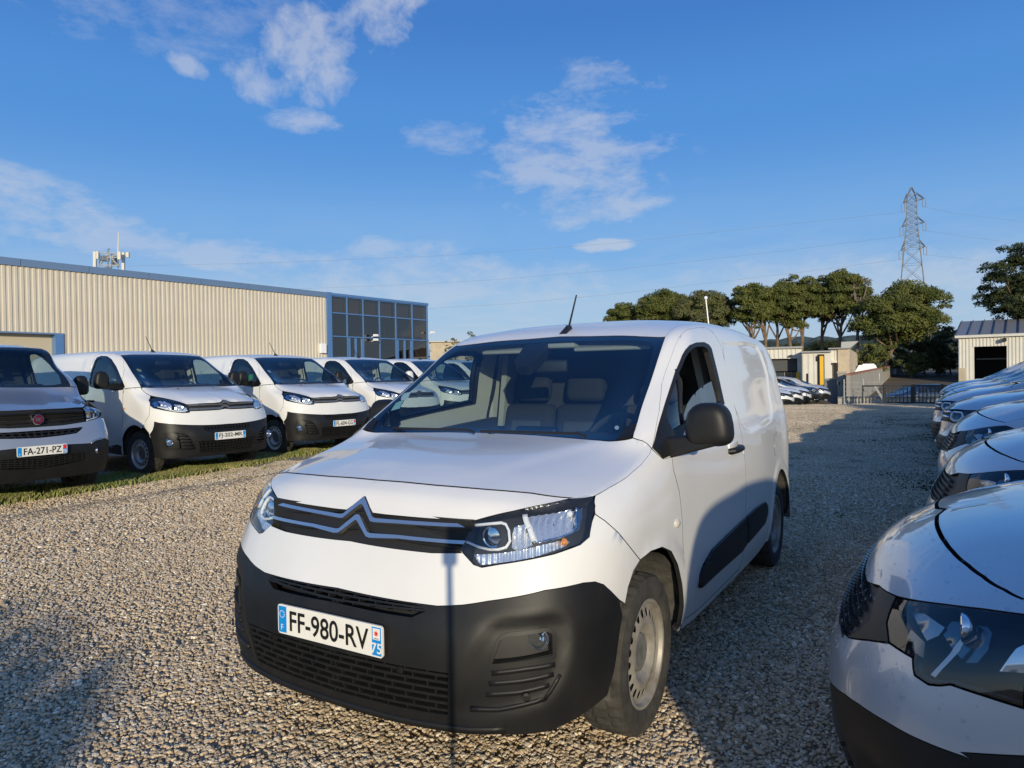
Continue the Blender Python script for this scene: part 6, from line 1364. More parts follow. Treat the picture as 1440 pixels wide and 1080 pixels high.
def car_common(V, net, paint, nose_z):
    """greenhouse, flanks, wheels, cabin: the same for both kinds of car"""
    S = net.side; T = net.top; FR = net.front
    ws_b = [(0,.20),(.27,.19),(.52,.155),(.66,.12)]
    wsuv = cat_(T(ws_b), [net.near((.70,.115,1.115)), net.near((.645,.545,1.30)), net.near((.578,1.025,1.512))], [net.near((.44,1.055,1.522)), net.near((.24,1.075,1.528)), net.near((0,1.085,1.53))]); wsuv[0, 0] = wsuv[-1, 0] = 0
    panel(net, 'windscreen', wsuv, GLASS_T, V, 'C', h=.08, gap=.003, off=0, depth=0)
    inn = [net.near(p) for p in ((0,1.05,1.515),(.42,1.02,1.508),(.53,.98,1.49),(.60,.55,1.305),(.62,.22,1.155),(.5,.23,1.148),(0,.27,1.155))]
    ring = cat_(wsuv, inn); ring[len(wsuv), 0] = ring[-1, 0] = 0; panel(net, 'windscreen_border', ring, GLOSSBLACK, V, 'C', h=.05, gap=.003, off=-.006, depth=0)
    door_f = [(.40,.98),(.52,1.075),(.62,1.14),(.84,1.30),(1.02,1.42),(1.16,1.49),(1.35,1.515)]
    seam = [net.near(p) for p in ((.60,1.06,1.52),(.62,1.3,1.555),(.625,1.7,1.56),(.62,2.1,1.555),(.60,2.55,1.535),(.55,2.80,1.52))]
    pil = cat_([wsuv[4], wsuv[5], wsuv[6]], seam, S([(3.02,1.42),(3.2,1.12),(3.36,.9),(3.38,.5),(3.3,.30),(3.08,.28)]+arc_side(2.675, .34, .39, -5, 180)+[(2.2,.235),(1.2,.225),(.45,.235),(.43,.28),(1.4,.275),(2.2,.29),(2.28,.5),(2.32,.72),(2.36,.98),(2.5,1.12),(2.45,1.4),(2.2,1.5),(1.8,1.525)]+door_f[::-1]))
    panel(net, 'side_panel', pil, paint, V, 'LR', h=.06, gap=.002, emboss=[(cat_(S(arc_side(2.675, .34, .46, -15, 195)), S([(2.2,.1),(3.1,.1)])), .01, .05)], edge_h=.03)
    d1 = S([(.43,.29),(.40,.6),(.39,.85)]+door_f+[(1.42,1.515),(1.44,1.3),(1.42,1.1),(1.42,.8),(1.40,.285)])
    d2 = S([(1.41,.285),(1.43,.8),(1.43,1.1),(1.45,1.3),(1.43,1.52),(1.8,1.52),(2.2,1.495),(2.44,1.39),(2.49,1.12),(2.35,.98),(2.31,.72),(2.27,.5),(2.2,.30)])
    w1 = S([(.62,1.06),(1.37,1.08),(1.385,1.3),(1.37,1.47),(1.2,1.455),(1.04,1.38),(.86,1.26),(.68,1.12)]); w2 = S([(1.48,1.085),(2.40,1.12),(2.38,1.33),(2.18,1.45),(1.8,1.475),(1.48,1.475),(1.50,1.3)])
    for o, w in ((d1, w1), (d2, w2)):
        for sd, root, sx in zip('LR', panel(net, 'door', o, paint, V, 'LR', h=.06, gap=.002, holes=[w], edge_h=.03), (1, -1)):
            panel(net, 'door_window', w, GLASS_T, root, sd, h=.08, gap=-.006, off=-.004, depth=0)
            yy = 1.25 if o is d1 else 2.15
            c = net.xyz(S([(yy, .93)])[0], .014)[0]*[sx, 1, 1]; rounded_box('door_handle', (.03, .19, .03), c, .012, paint, root)
            if o is d1:
                mm = make_mirror(root, (net.xyz(S([(.60,1.04)])[0])[0]*[sx, 1, 1])+np.array([0, 0, .02]), .13, .04, w=.20, h=.16, side=sx, shell=paint, foot=PLASTIC_D, arm_h=.04)
    roof = cat_([wsuv[-1], wsuv[-2], wsuv[-3], wsuv[6]], seam); rv = roof[-1, 1]; roof = cat_(roof, [(net.u1, rv), (net.u1, net.v1), (0, net.v1)]); panel(net, 'roof', roof, paint, V, 'C', h=.08, gap=.002)
    tl = S([(3.02,1.42),(3.2,1.12),(3.36,.9),(3.38,.5),(3.3,.30)][::-1]); panel(net, 'tailgate', cat_(tl, [(net.u1, rv), (net.u1, tl[0, 1])]), paint, V, 'LR', h=.1, gap=.004)
    wing = cat_(S([(.385,.85),(.395,.6),(.42,.29),(.40,.24)]+arc_side(0, .335, .385, -8, 120)), [net.near((.905,-.36,.70)), net.near((.895,-.36,.80)), net.near((.885,-.335,.893)), net.near((.842,-.155,.96)), net.near((.80,.10,1.09)), net.near((.80,.17,1.11)), net.near((.85,.38,1.08))])
    panel(net, 'front_wing', wing, paint, V, 'LR', h=.05, gap=.002, emboss=[(cat_(S(arc_side(0, .335, .46, -15, 195)), S([(-.45,.1),(.45,.1)])), .01, .05)], edge_h=.03)
    m = MB(); m.hexa([(-.74,.18,.85),(.74,.18,.85),(.76,.80,.55),(-.76,.80,.55),(-.66,.24,1.03),(.66,.24,1.03),(.70,.78,1.04),(-.70,.78,1.04)]); m.build('dashboard', CABIN, V)
    make_steering_wheel(V, .36, .95, .98, .185, 40)
    make_seat(V, .36, 1.30, .52, .50); make_seat(V, -.36, 1.30, .52, .50)
    b = MB(); b.box((-.80, -.40, .24), (.80, 3.3, .29)); b.box((-.55, -.55, .22), (.55, .5, .27)); b.box((-.5, -.7, .30), (.5, .1, .85)); b.hexa([(-.7,2.0,.3),(.7,2.0,.3),(.7,2.5,.3),(-.7,2.5,.3),(-.66,2.1,1.0),(.66,2.1,1.0),(.62,2.5,1.05),(-.62,2.5,1.05)]); b.build('underbody', PLASTIC_D, V, smooth=False)
    for y in (0, 2.675):
        for sx in (1, -1):
            arch_liner(V, y, .338, .395, sx*.87, sx*.52); make_wheel(V, sx*.79, y, .335, .335, .21, .225, side=sx, style='spoke', n=30, tyre=TYRE_B, rim=MATS['rim_silver'], hub_r=.04)
    bk = FR([(0,.86),(.74,.86),(.74,.24),(0,.24)]); bk[0, 0] = bk[-1, 0] = 0; panel(net, 'bumper_core', bk, PLASTIC_D, V, 'C', h=.1, gap=0, off=-.07, depth=0)
def build_crossover():
    net = Net(CAR_ROWS, CAR_POSE, 0, per=6); V = empty('silver_car', (CAR_POSE[0], CAR_POSE[1], 0), CAR_POSE[2])
    Z = lambda pts: net.px([(1150+x/2.572, 660+y/2.572) for x, y in pts]); NR = lambda *pts: np.array([net.near(p) for p in pts]); FR = net.front; S = net.side
    def c0(a): a[0, 0] = 0; a[-1, 0] = 0; return a
    # clamshell nose panel and bonnet behind the curved joint
    joint = cat_(Z([(470,114),(446,142),(433,168),(431,190),(440,226),(462,264),(490,298),(545,347),(600,388),(680,437),(746,470)]), NR((.775,-.36,.965),(.795,-.10,1.02),(.785,.08,1.085)))
    back = NR((.765,.12,1.108),(.70,.105,1.113),(.52,.15,1.125),(.27,.185,1.131),(0,.195,1.133))
    panel(net, 'bonnet', c0(cat_(joint, back)), SILVER, V, 'C', h=.035, gap=.002, edge_h=.02)
    lipz = Z([(222,420),(250,442),(290,460),(370,476),(450,486),(600,504),(746,524)])
    lip = cat_(NR((0,-.822,.80),(.20,-.815,.80),(.32,-.80,.805)), lipz, NR((.87,-.40,.892),(.885,-.335,.895)))
    npanel = c0(cat_(lip, NR((.842,-.155,.96),(.80,.10,1.09),(.79,.09,1.085)), joint[::-1][1:])); panel(net, 'front_panel', npanel, SILVER, V, 'C', h=.03, gap=.002, depth=.03, edge_h=.02)
    # grille with a studded pattern
    gb = NR((.40,-.85,.665),(.25,-.885,.655),(0,-.898,.652)); gtop = NR((0,-.822,.80),(.20,-.815,.80),(.32,-.80,.805))
    g = c0(cat_(gtop, Z([(222,424),(208,470),(196,545)]), gb)); gr = panel(net, 'grille', g, PLASTIC_D, V, 'C', h=.03, gap=0, off=-.018, depth=0)
    m = MB()
    for i in range(-13, 14):
        for j in range(6):
            x = (i+(.5 if j % 2 else 0))*.038; z = .665+j*.024
            if abs(x) > .43: continue
            u = FR([(abs(x), z)])[0]; c, n = net.xyz(u, -.008)[0], net.nrm(u)[0]; fl = np.array([1 if x >= 0 else -1, 1, 1]); t = np.array([-n[1], n[0], 0.]); t /= np.linalg.norm(t)
            m.obox(c*fl, t*fl*.013, n*fl*.012, np.array([0, 0, .008]))
    tag(m.build('grille_studs', mat('grille_stud', (.05, .05, .052), .3, coat=.5), gr, smooth=False), kind='stuff')
    panel(net, 'grille_surround', cat_(Z([(226,426),(285,464),(250,555),(258,624),(185,616),(112,606),(165,575),(196,545),(210,470)])), PLASTIC, V, 'LR', h=.02, gap=0, off=.003, depth=.03, edge_h=.015)
    lampz = [(287,466),(262,520),(250,560),(252,595),(262,627),(345,680),(347,720),(352,744),(400,776),(440,780),(480,776),(600,816),(746,862)]
    lamp = cat_(Z(lampz), NR((.88,-.46,.775),(.91,-.34,.80),(.895,-.31,.86),(.885,-.335,.893),(.87,-.40,.890)), Z([(746,526),(600,506),(450,488),(370,478)]))
    rg = np.random.default_rng(17)
    for sd, root in zip('LR', panel(net, 'headlight', lamp, mat('lamp_black', (.004, .004, .004), .9, spec=.1), V, 'LR', h=.025, gap=.002, off=-.055, depth=-.05)):
        fl = np.array([1 if sd == 'L' else -1, 1, 1])
        panel(net, 'headlight_lens', lamp, LENS, root, sd, h=.03, gap=.002, off=.0, depth=.012)
        def facets(nm, pts, off, h, jit, m_):
            a = NR(*pts); X, f = panel_data(net, a, h=h, gap=0, off=off, depth=0); X = X+net.nrm(a).mean(0)*(rg.random(len(X))[:, None]-.5)*jit
            if sd == 'R': X, f = mirror_data(X, f)
            mesh_obj(nm, X, f, m_, root, smooth=False)
        def fz(nm, pts, off, h, jit, m_):
            a = Z(pts); X, f = panel_data(net, a, h=h, gap=0, off=off, depth=0); X = X+net.nrm(a).mean(0)*(rg.random(len(X))[:, None]-.5)*jit
            if sd == 'R': X, f = mirror_data(X, f)
            mesh_obj(nm, X, f, m_, root, smooth=True)
        fz('claw_light', [(394,740),(408,750),(498,652),(522,606),(508,602),(462,660)], -.014, .03, .004, mat('light_guide', (.60, .62, .64), .15, coat=.6))
        fz('main_reflector', [(405,570),(440,515),(500,497),(570,505),(600,560),(585,640),(545,690),(500,690),(450,640)], -.04, .02, .0, mat('dark_chrome', (.16, .165, .17), .15, metal=1.0))
        fz('side_reflector', [(300,480),(350,490),(420,545),(395,580),(350,600)], -.035, .03, .0, mat('smoked_reflector', (.35, .35, .36), .25, metal=.9))
        fz('inner_bezel', [(270,610),(300,560),(350,610),(345,670)], -.03, .03, .0, mat('dark_chrome', (.3, .31, .33), .15, metal=1.0))
        fz('outer_reflector', [(640,730),(700,640),(746,612),(746,740)], -.03, .03, .0, REFL)
        s = MB(); s.lathe([(.02, .001), (.016, .020), (-.002, .034), (-.012, .037), (-.014, .033), (-.004, .027), (-.012, .016), (-.015, .001)], 28, 'y'); c = net.xyz(Z([(520,560)])[0], -.024)[0]*fl
        o = s.build('projector_lamp', CHROME2, root, angle=30); o.location = c
        X, N = line_on(net, Z([(352,690),(358,738),(402,766),(478,768),(600,806),(740,850)]), 14, -.02); v, f = strip_sweep(X*fl, N*fl, .008, .02); mesh_obj('lamp_trim', v, f, PLASTIC, root)
    bl = cat_(NR((0,-.928,.44),(.18,-.922,.44)), Z([(60,785),(100,815),(150,850),(240,908),(330,960),(440,1008),(560,1050)]), NR((.86,-.57,.60),(.91,-.42,.65)))
    pb = c0(cat_(NR((0,-.898,.648),(.25,-.885,.652),(.34,-.866,.655)), Z([(112,609),(185,619),(260,630),(343,682),(345,722),(350,746),(400,780),(440,784),(480,780),(600,820),(746,866)]), NR((.885,-.455,.77),(.912,-.35,.79),(.915,-.365,.70)), bl[::-1]))
    panel(net, 'painted_bumper', pb, SILVER, V, 'C', h=.03, gap=.002, depth=.02, edge_h=.02)
    bb = c0(cat_(bl, NR((.915,-.395,.60)), S([(-.385,.50),(-.39,.40),(-.395,.32),(-.40,.25)]), FR([(.80,.23),(.6,.222),(.3,.22),(0,.22)])))
    sl = NR((.62,-.79,.33),(.80,-.64,.34),(.81,-.64,.44),(.64,-.79,.43)); panel(net, 'bumper', bb, PLASTIC, V, 'C', h=.035, gap=.001, depth=.03, emboss=[(sl, -.02, .04)], edge_h=.03)
    for z in (.28, .33, .38):
        X, N = line_on(net, FR([(0, z), (.25, z), (.5, z)]), 8, .002); X = np.concatenate([(X*[-1, 1, 1])[::-1], X[1:]]); N = np.concatenate([(N*[-1, 1, 1])[::-1], N[1:]]); v, f = strip_sweep(X, N, .014, .02); mesh_obj('grille_slat', v, f, PLASTIC_D, V, smooth=False)
    drops = MB(); rd = np.random.default_rng(23)
    for k in range(260):
        a = NR((0, -.86, .60+.3*rd.random()))[0]; uv = np.array([rd.uniform(.15, .95), rd.uniform(net.near((.5,-.86,.60))[1], net.near((.6,-.45,.97))[1])])
        if in_poly(uv[None], lamp)[0] or dist_poly(uv[None], lamp)[0] < .01: continue
        c, n = net.xyz(uv)[0], net.nrm(uv)[0]; r = rd.uniform(.0018, .0058); t = np.cross(n, [0, 0, 1.]); t /= np.linalg.norm(t); b = np.cross(n, t)
        ring = [c+(t*math.cos(q)*r+b*math.sin(q)*r*1.2) for q in np.linspace(0, 2*math.pi, 9)[:-1]]; ring2 = [c+n*r*.45+(t*math.cos(q)*r+b*math.sin(q)*r*1.2)*.6 for q in np.linspace(0, 2*math.pi, 9)[:-1]]
        drops.add(ring+ring2+[c+n*r*.6], [(i, (i+1) % 8, 8+(i+1) % 8, 8+i) for i in range(8)]+[(8+i, 8+(i+1) % 8, 16) for i in range(8)])
    car_common(V, net, SILVER, .86)
    return V, net, drops
CROSS, XNET, DROPS = build_crossover()
def build_hatch():
    """the second kind of car in the row: double chevron strips running into six-sided lamp rims"""
    R = np.array(CAR_ROWS, float); R[4:7, :3, 2] += .05; R[4:6, :3, 1] -= .03
    net = Net(R, (CAR_X, 7.0, -math.pi/2), 0, per=5); V = empty('chevron_car', (CAR_X, 7.0, 0), -math.pi/2); NR = lambda *pts: np.array([net.near(p) for p in pts]); FR = net.front; S = net.side
    def c0(a): a[0, 0] = 0; a[-1, 0] = 0; return a
    lip = NR((0,-.86,.90),(.30,-.845,.90),(.55,-.775,.905),(.70,-.67,.91),(.79,-.55,.92),(.845,-.38,.925),(.80,.10,1.06))
    back = NR((.70,.105,1.07),(.52,.15,1.076),(.27,.185,1.081),(0,.195,1.083)); panel(net, 'bonnet', c0(cat_(lip, back)), SILVER, V, 'C', h=.05, gap=.004)
    g = c0(cat_(NR((0,-.875,.885),(.30,-.86,.885),(.56,-.79,.885)), NR((.56,-.80,.76),(.30,-.87,.755),(0,-.885,.75)))); panel(net, 'grille', g, PLASTIC_D, V, 'C', h=.05, gap=0, off=-.015, depth=0)
    for za, zb in ((.875, .862), (.81, .80)):
        a = NR((0,-.87,za+.035),(.05,-.87,za),(.30,-.86,za-.005),(.56,-.79,zb)); a[0, 0] = 0; X, N = line_on(net, a, 10, .004); X = np.concatenate([(X*[-1, 1, 1])[::-1], X[1:]]); N = np.concatenate([(N*[-1, 1, 1])[::-1], N[1:]]); v, f = strip_sweep(X, N, .022, .016); mesh_obj('chevron_strip', v, f, CHROME2, V)
    lamp = NR((.57,-.79,.885),(.57,-.79,.78),(.64,-.75,.745),(.80,-.62,.76),(.87,-.46,.80),(.86,-.42,.89),(.78,-.58,.905))
    for sd, root in zip('LR', panel(net, 'headlight', lamp, GLOSSBLACK, V, 'LR', h=.04, gap=.002, off=-.03, depth=-.025)):
        fl = np.array([1 if sd == 'L' else -1, 1, 1]); panel(net, 'headlight_lens', lamp, LENS, root, sd, h=.05, gap=.002, off=.0, depth=.01)
        X, N = line_on(net, NR((.585,-.78,.87),(.585,-.78,.80),(.64,-.745,.765),(.71,-.69,.77),(.73,-.665,.82),(.70,-.69,.87),(.60,-.77,.875)), 14, -.006); v, f = strip_sweep(X*fl, N*fl, .014, .02); mesh_obj('daytime_light', v, f, LAMPWHITE, root)
        a = NR((.75,-.65,.80),(.83,-.54,.81),(.83,-.52,.87),(.76,-.62,.87)); X, f = panel_data(net, a, h=.03, gap=0, off=-.02, depth=0); X = X+(np.random.default_rng(2).random(len(X))[:, None]-.5)*.02; X, f = (X, f) if sd == 'L' else mirror_data(X, f); mesh_obj('main_reflector', X, f, CHROME2, root, smooth=False)
    bl = NR((0,-.893,.58),(.30,-.878,.58),(.58,-.815,.585),(.75,-.715,.60),(.85,-.58,.63),(.908,-.42,.665))
    pb = c0(cat_(NR((0,-.885,.745),(.30,-.87,.75),(.565,-.795,.755),(.64,-.75,.74)), NR((.80,-.62,.755),(.873,-.46,.795),(.89,-.34,.88),(.912,-.36,.72)), bl[::-1])); panel(net, 'painted_bumper', pb, SILVER, V, 'C', h=.05, gap=.002)
    bb = c0(cat_(bl, NR((.915,-.395,.60)), S([(-.385,.50),(-.39,.40),(-.395,.32),(-.40,.25)]), FR([(.80,.23),(.6,.222),(.3,.22),(0,.22)]))); panel(net, 'bumper', bb, PLASTIC, V, 'C', h=.05, gap=.001, depth=.03)
    X, N = line_on(net, FR([(0, .27), (.3, .27), (.62, .275)]), 10, .01); X = np.concatenate([(X*[-1, 1, 1])[::-1], X[1:]]); N = np.concatenate([(N*[-1, 1, 1])[::-1], N[1:]]); v, f = strip_sweep(X, N, .05, .02); mesh_obj('skid_plate', v, f, CHROME, V)
    for z in (.36, .42, .48, .54):
        X, N = line_on(net, FR([(0, z), (.3, z), (.55, z)]), 8, .004); X = np.concatenate([(X*[-1, 1, 1])[::-1], X[1:]]); N = np.concatenate([(N*[-1, 1, 1])[::-1], N[1:]]); v, f = strip_sweep(X, N, .02, .02); mesh_obj('grille_slat', v, f, PLASTIC_D, V, smooth=False)
    car_common(V, net, SILVER, .9)
    make_antenna(V, (0, 2.35, 1.62), .16, -.9)
    return V
HATCH = build_hatch()
ROW_GROUP = 'silver cars parked nose out along the right side'
CAR_SPEC = [(CROSS, 0.0, 'nearest silver car, its headlight and wet bonnet filling the lower right corner'),
 (CROSS, 2.4, 'second silver car from the front, just behind the wet bonnet of the nearest one'),
 (CROSS, 5.1, 'third silver car in the right row, its studded grille just before the chevron cars'),
 (HATCH, 7.9, 'first car with chrome chevron strips beyond the three studded grilles'),
 (HATCH, 10.6, 'second silver car with chrome chevron strips in the right row'),
 (CROSS, 13.2, 'silver car just beyond the two chevron cars in the right row'),
 (HATCH, 15.9, 'silver car next to last in the right row, near the gate'),
 (CROSS, 18.6, 'farthest silver car of the right row, closest to the bar gate')]
used = set(); row_objs = []
for src, y, lab in CAR_SPEC:
    o = src if src not in used else None
    if o is None:
        o = copy_tree(src)
    used.add(src); row_objs.append(o)
    o.location = (CAR_X+(.29+.05*math.sin(y*1.7))*(y > 1), y, 0); o.scale = (1, 1, 1.0 if y < 1 else 1.04 if y < 4 else 1.08); tag(o, lab, 'car', ROW_GROUP)
wd = DROPS.build('water_drops', glass_mat('water', (.9, .92, .94)), CROSS); tag(wd, kind='stuff')
# ------------------------------------------------------------------ warehouse on the left
CLAD = mat('cream_cladding', (.60, .555, .47), .55, var=.12, var_scale=.5, dark=(.54, .49, .405)); CLADDOOR = mat('cream_door', (.50, .44, .33), .55)
BLUEFR = mat('blue_frame', (.08, .19, .42), .4, coat=.3); BLUETRIM = mat('blue_grey_trim', (.13, .21, .36), .45)
BLIND = mat('brown_blinds', (.27, .19, .12), .8); DARKIN = mat('dark_interior', (.02, .018, .016), .9)
def curtain_glass():
    return glass_mat('office_glass', (.26, .24, .22), refl=.9, base_refl=.12)
def build_warehouse():
    H = 7.0; roof_pt = lambda px, py: CAM_P+ray(px, py)*((H-CAM_P[2])/ray(px, py)[2])
    pB = roof_pt(462, 411.5); d = pB-roof_pt(0, 361); pB[2] = 0; d[2] = 0; d /= np.linalg.norm(d); n = np.array([d[1], -d[0], 0])        # n points out of the facade
    if n@(CAM_P-pB) < 0: n = -n
    W = empty('warehouse', pB, 0, 'long cream corrugated warehouse with a blue roof edge behind the row of white vans', 'warehouse')
    def fac(px, py):
        r = ray(px, py); t = ((pB-CAM_P)@n)/(r@n); q = CAM_P+r*t; return (q-pB)@d, q[2]
    def P(t, z, o=0.0): return d*t+n*o+np.array([0, 0, z])
    tL = fac(-120, 360)[0]; tC = fac(600, 427)[0]
    tdoor1 = fac(88, 480)[0]; zdoor = fac(60, 470)[1]; tdoor0 = tdoor1-5.2
    # cladding sheets: trapezoid ribs in one-metre sheets
    nsh = int(round((-.20-tdoor1)/1.2)); sheet = (-.20-tdoor1)/nsh; rib = sheet/5; t = -.20; base_me = {}
    def sheet_mesh(z0, z1, key):
        if key in base_me: return base_me[key]
        xs = []; k = 0.0
        while k < sheet-rib*.5: xs += [(k, 0), (k+rib*.36, 0), (k+rib*.46, .032), (k+rib*.90, .032)]; k += rib
        xs.append((sheet, 0)); v = []; f = []
        for (x, o) in xs: v += [P(-x, z0, o), P(-x, z1, o)]
        for i in range(len(xs)-1): f.append((2*i, 2*i+2, 2*i+3, 2*i+1))
        me = bpy.data.meshes.new('cladding_sheet'); me.from_pydata([tuple(p) for p in v], [], f); me.materials.append(CLAD); me.update(); base_me[key] = me; return me
    while t > tL-1:
        over = t-sheet < tdoor1-.1 and t > tdoor0
        o = bpy.data.objects.new('cladding_sheet', sheet_mesh(zdoor if over else -.3, H-.33, over)); link(o, W); o.location = tuple(d*t); t -= sheet
    m = MB(); m.hexa([P(tL-2,-.4,-.3), P(-.1,-.4,-.3), P(-.1,-.4,-14), P(tL-2,-.4,-14), P(tL-2,H-.05,-.3), P(-.1,H-.05,-.3), P(-.1,H-.05,-14), P(tL-2,H-.05,-14)]); m.build('wall', CLADDOOR, W, smooth=False)
    seg = np.linspace(tL-2, -.22, 9)
    for a, b in zip(seg[:-1], seg[1:]):
        m = MB(); m.hexa([P(a+.01,H-.33,-.2), P(b-.01,H-.33,-.2), P(b-.01,H-.33,.10), P(a+.01,H-.33,.10), P(a+.01,H,-.2), P(b-.01,H,-.2), P(b-.01,H,.10), P(a+.01,H,.10)]); m.build('roof_edge', BLUETRIM, W, smooth=False)
    # big sectional door in its blue frame
    for a, b, z0, z1 in ((tdoor1-.34, tdoor1, -.3, zdoor), (tdoor0-.3, tdoor0+.1, -.3, zdoor), (tdoor0-.3, tdoor1, zdoor, zdoor+.07)):
        m = MB(); m.hexa([P(a,z0,-.28), P(b,z0,-.28), P(b,z0,.12), P(a,z0,.12), P(a,z1,-.28), P(b,z1,-.28), P(b,z1,.12), P(a,z1,.12)]); m.build('door_frame', BLUEFR if z1 == zdoor else BLUETRIM, W, smooth=False)
    # curtain wall: frame bars, panes, blinds behind the top row
    cols = [fac(p, 440)[0] for p in (465, 487.5, 510, 533, 556, 579, 600)]; rows_ = [-.2, 2.5, fac(466, 472.6)[1], fac(466, 439.6)[1], H-.18]
    m = MB(); m.hexa([P(-.22,-.3,-.3), P(.13,-.3,-.3), P(.13,-.3,.14), P(-.22,-.3,.14), P(-.22,H+.02,-.3), P(.13,H+.02,-.3), P(.13,H+.02,.14), P(-.22,H+.02,.14)]); m.build('corner_post', BLUEFR, W, smooth=False)
    G = curtain_glass()
    for i, c in enumerate(cols[1:]):
        m = MB(); w = .075 if i < 5 else .12; m.hexa([P(c-w/2,-.3,-.08), P(c+w/2,-.3,-.08), P(c+w/2,-.3,.06), P(c-w/2,-.3,.06), P(c-w/2,H-.15,-.08), P(c+w/2,H-.15,-.08), P(c+w/2,H-.15,.06), P(c-w/2,H-.15,.06)]); m.build('mullion', BLUEFR, W, smooth=False)
    for z in rows_[1:]:
        m = MB(); m.hexa([P(.13,z-.04,-.07), P(cols[-1],z-.04,-.07), P(cols[-1],z-.04,.05), P(.13,z-.04,.05), P(.13,z+.04,-.07), P(cols[-1],z+.04,-.07), P(cols[-1],z+.04,.05), P(.13,z+.04,.05)]); m.build('transom', BLUEFR, W, smooth=False)
    m = MB(); m.hexa([P(.13,H-.16,-14), P(cols[-1]+.1,H-.16,-14), P(cols[-1]+.1,H-.16,.1), P(.13,H-.16,.1), P(.13,H,-14), P(cols[-1]+.1,H,-14), P(cols[-1]+.1,H,.1), P(.13,H,.1)]); m.build('office_roof', BLUEFR, W, smooth=False)
    rr = np.random.default_rng(6)
    cl = [.13]+cols[1:]
    for i in range(6):
        for j in range(4):
            a, b = cl[i]+.05, cl[i+1]-.05; z0, z1 = rows_[j]+.06, rows_[j+1]-.06; tl_ = rr.normal(0, .012, 2)
            v = [P(a, z0, tl_[0]), P(b, z0, -tl_[0]), P(b, z1, -tl_[0]+tl_[1]), P(a, z1, tl_[0]+tl_[1])]; mesh_obj('pane', v, [(0, 1, 2, 3)], G, W, smooth=False)
        m = MB(); k = a0 = cl[i]+.1
        while k < cl[i+1]-.12: m.hexa([P(k,rows_[3]+.05,-.35), P(k+.10,rows_[3]+.05,-.30), P(k+.10,rows_[3]+.05,-.29), P(k,rows_[3]+.05,-.34), P(k,H-.2,-.35), P(k+.10,H-.2,-.30), P(k+.10,H-.2,-.29), P(k,H-.2,-.34)]); k += .125
        tag(m.build('blinds', BLIND, W, smooth=False), kind='stuff')
    for i in (1, 4):      # glazed doors
        a, b = cl[i], cl[i+1]; mid_ = (a+b)/2
        for c in (a+.14, mid_, b-.14):
            m = MB(); m.hexa([P(c-.06,-.2,-.02), P(c+.06,-.2,-.02), P(c+.06,-.2,.09), P(c-.06,-.2,.09), P(c-.06,rows_[2]-.08,-.02), P(c+.06,rows_[2]-.08,-.02), P(c+.06,rows_[2]-.08,.09), P(c-.06,rows_[2]-.08,.09)]); m.build('door_bar', BLUEFR, W, smooth=False)
    m = MB(); e = cols[-1]
    for a in (([P(.13,-.3,-9), P(e,-.3,-9), P(e,-.3,-8.9), P(.13,-.3,-8.9), P(.13,H-.2,-9), P(e,H-.2,-9), P(e,H-.2,-8.9), P(.13,H-.2,-8.9)]), ([P(.13,rows_[2],-9), P(e,rows_[2],-9), P(e,rows_[2],-.5), P(.13,rows_[2],-.5), P(.13,rows_[2]+.3,-9), P(e,rows_[2]+.3,-9), P(e,rows_[2]+.3,-.5), P(.13,rows_[2]+.3,-.5)])): m.hexa(a)
    m.build('office_interior', DARKIN, W, smooth=False)
    m = MB(); m.hexa([P(e-.05,-.3,-14), P(e+.1,-.3,-14), P(e+.1,-.3,-.1), P(e-.05,-.3,-.1), P(e-.05,H-.17,-14), P(e+.1,H-.17,-14), P(e+.1,H-.17,-.1), P(e-.05,H-.17,-.1)]); m.build('end_wall', CLADDOOR, W, smooth=False)
    m = MB(); q = fac(452, 490); m.hexa([P(q[0]-.2,q[1]-.3,.05), P(q[0]+.2,q[1]-.3,.05), P(q[0]+.2,q[1]-.3,.25), P(q[0]-.2,q[1]-.3,.25), P(q[0]-.2,q[1]+.3,.05), P(q[0]+.2,q[1]+.3,.05), P(q[0]+.2,q[1]+.3,.25), P(q[0]-.2,q[1]+.3,.25)]); m.build('wall_box', LAMPWHITE, W, smooth=False)
    for (px, py) in ((522, 472), (522, 478), (602, 468)):      # white floodlights on brackets
        q = fac(px, py); m = MB(); c = P(q[0], q[1], .45); m.bar(P(q[0], q[1]-.1, .05), c, .04); m.obox(c, d*.13, n*.12, np.array([0, 0, .075])); m.build('floodlight', LAMPWHITE, W, smooth=False)
    return W
WAREHOUSE = build_warehouse()
GALV = mat('galvanised_steel', (.36, .37, .37), .5, metal=.6); PANEL_A = mat('antenna_panel', (.62, .60, .54), .5)
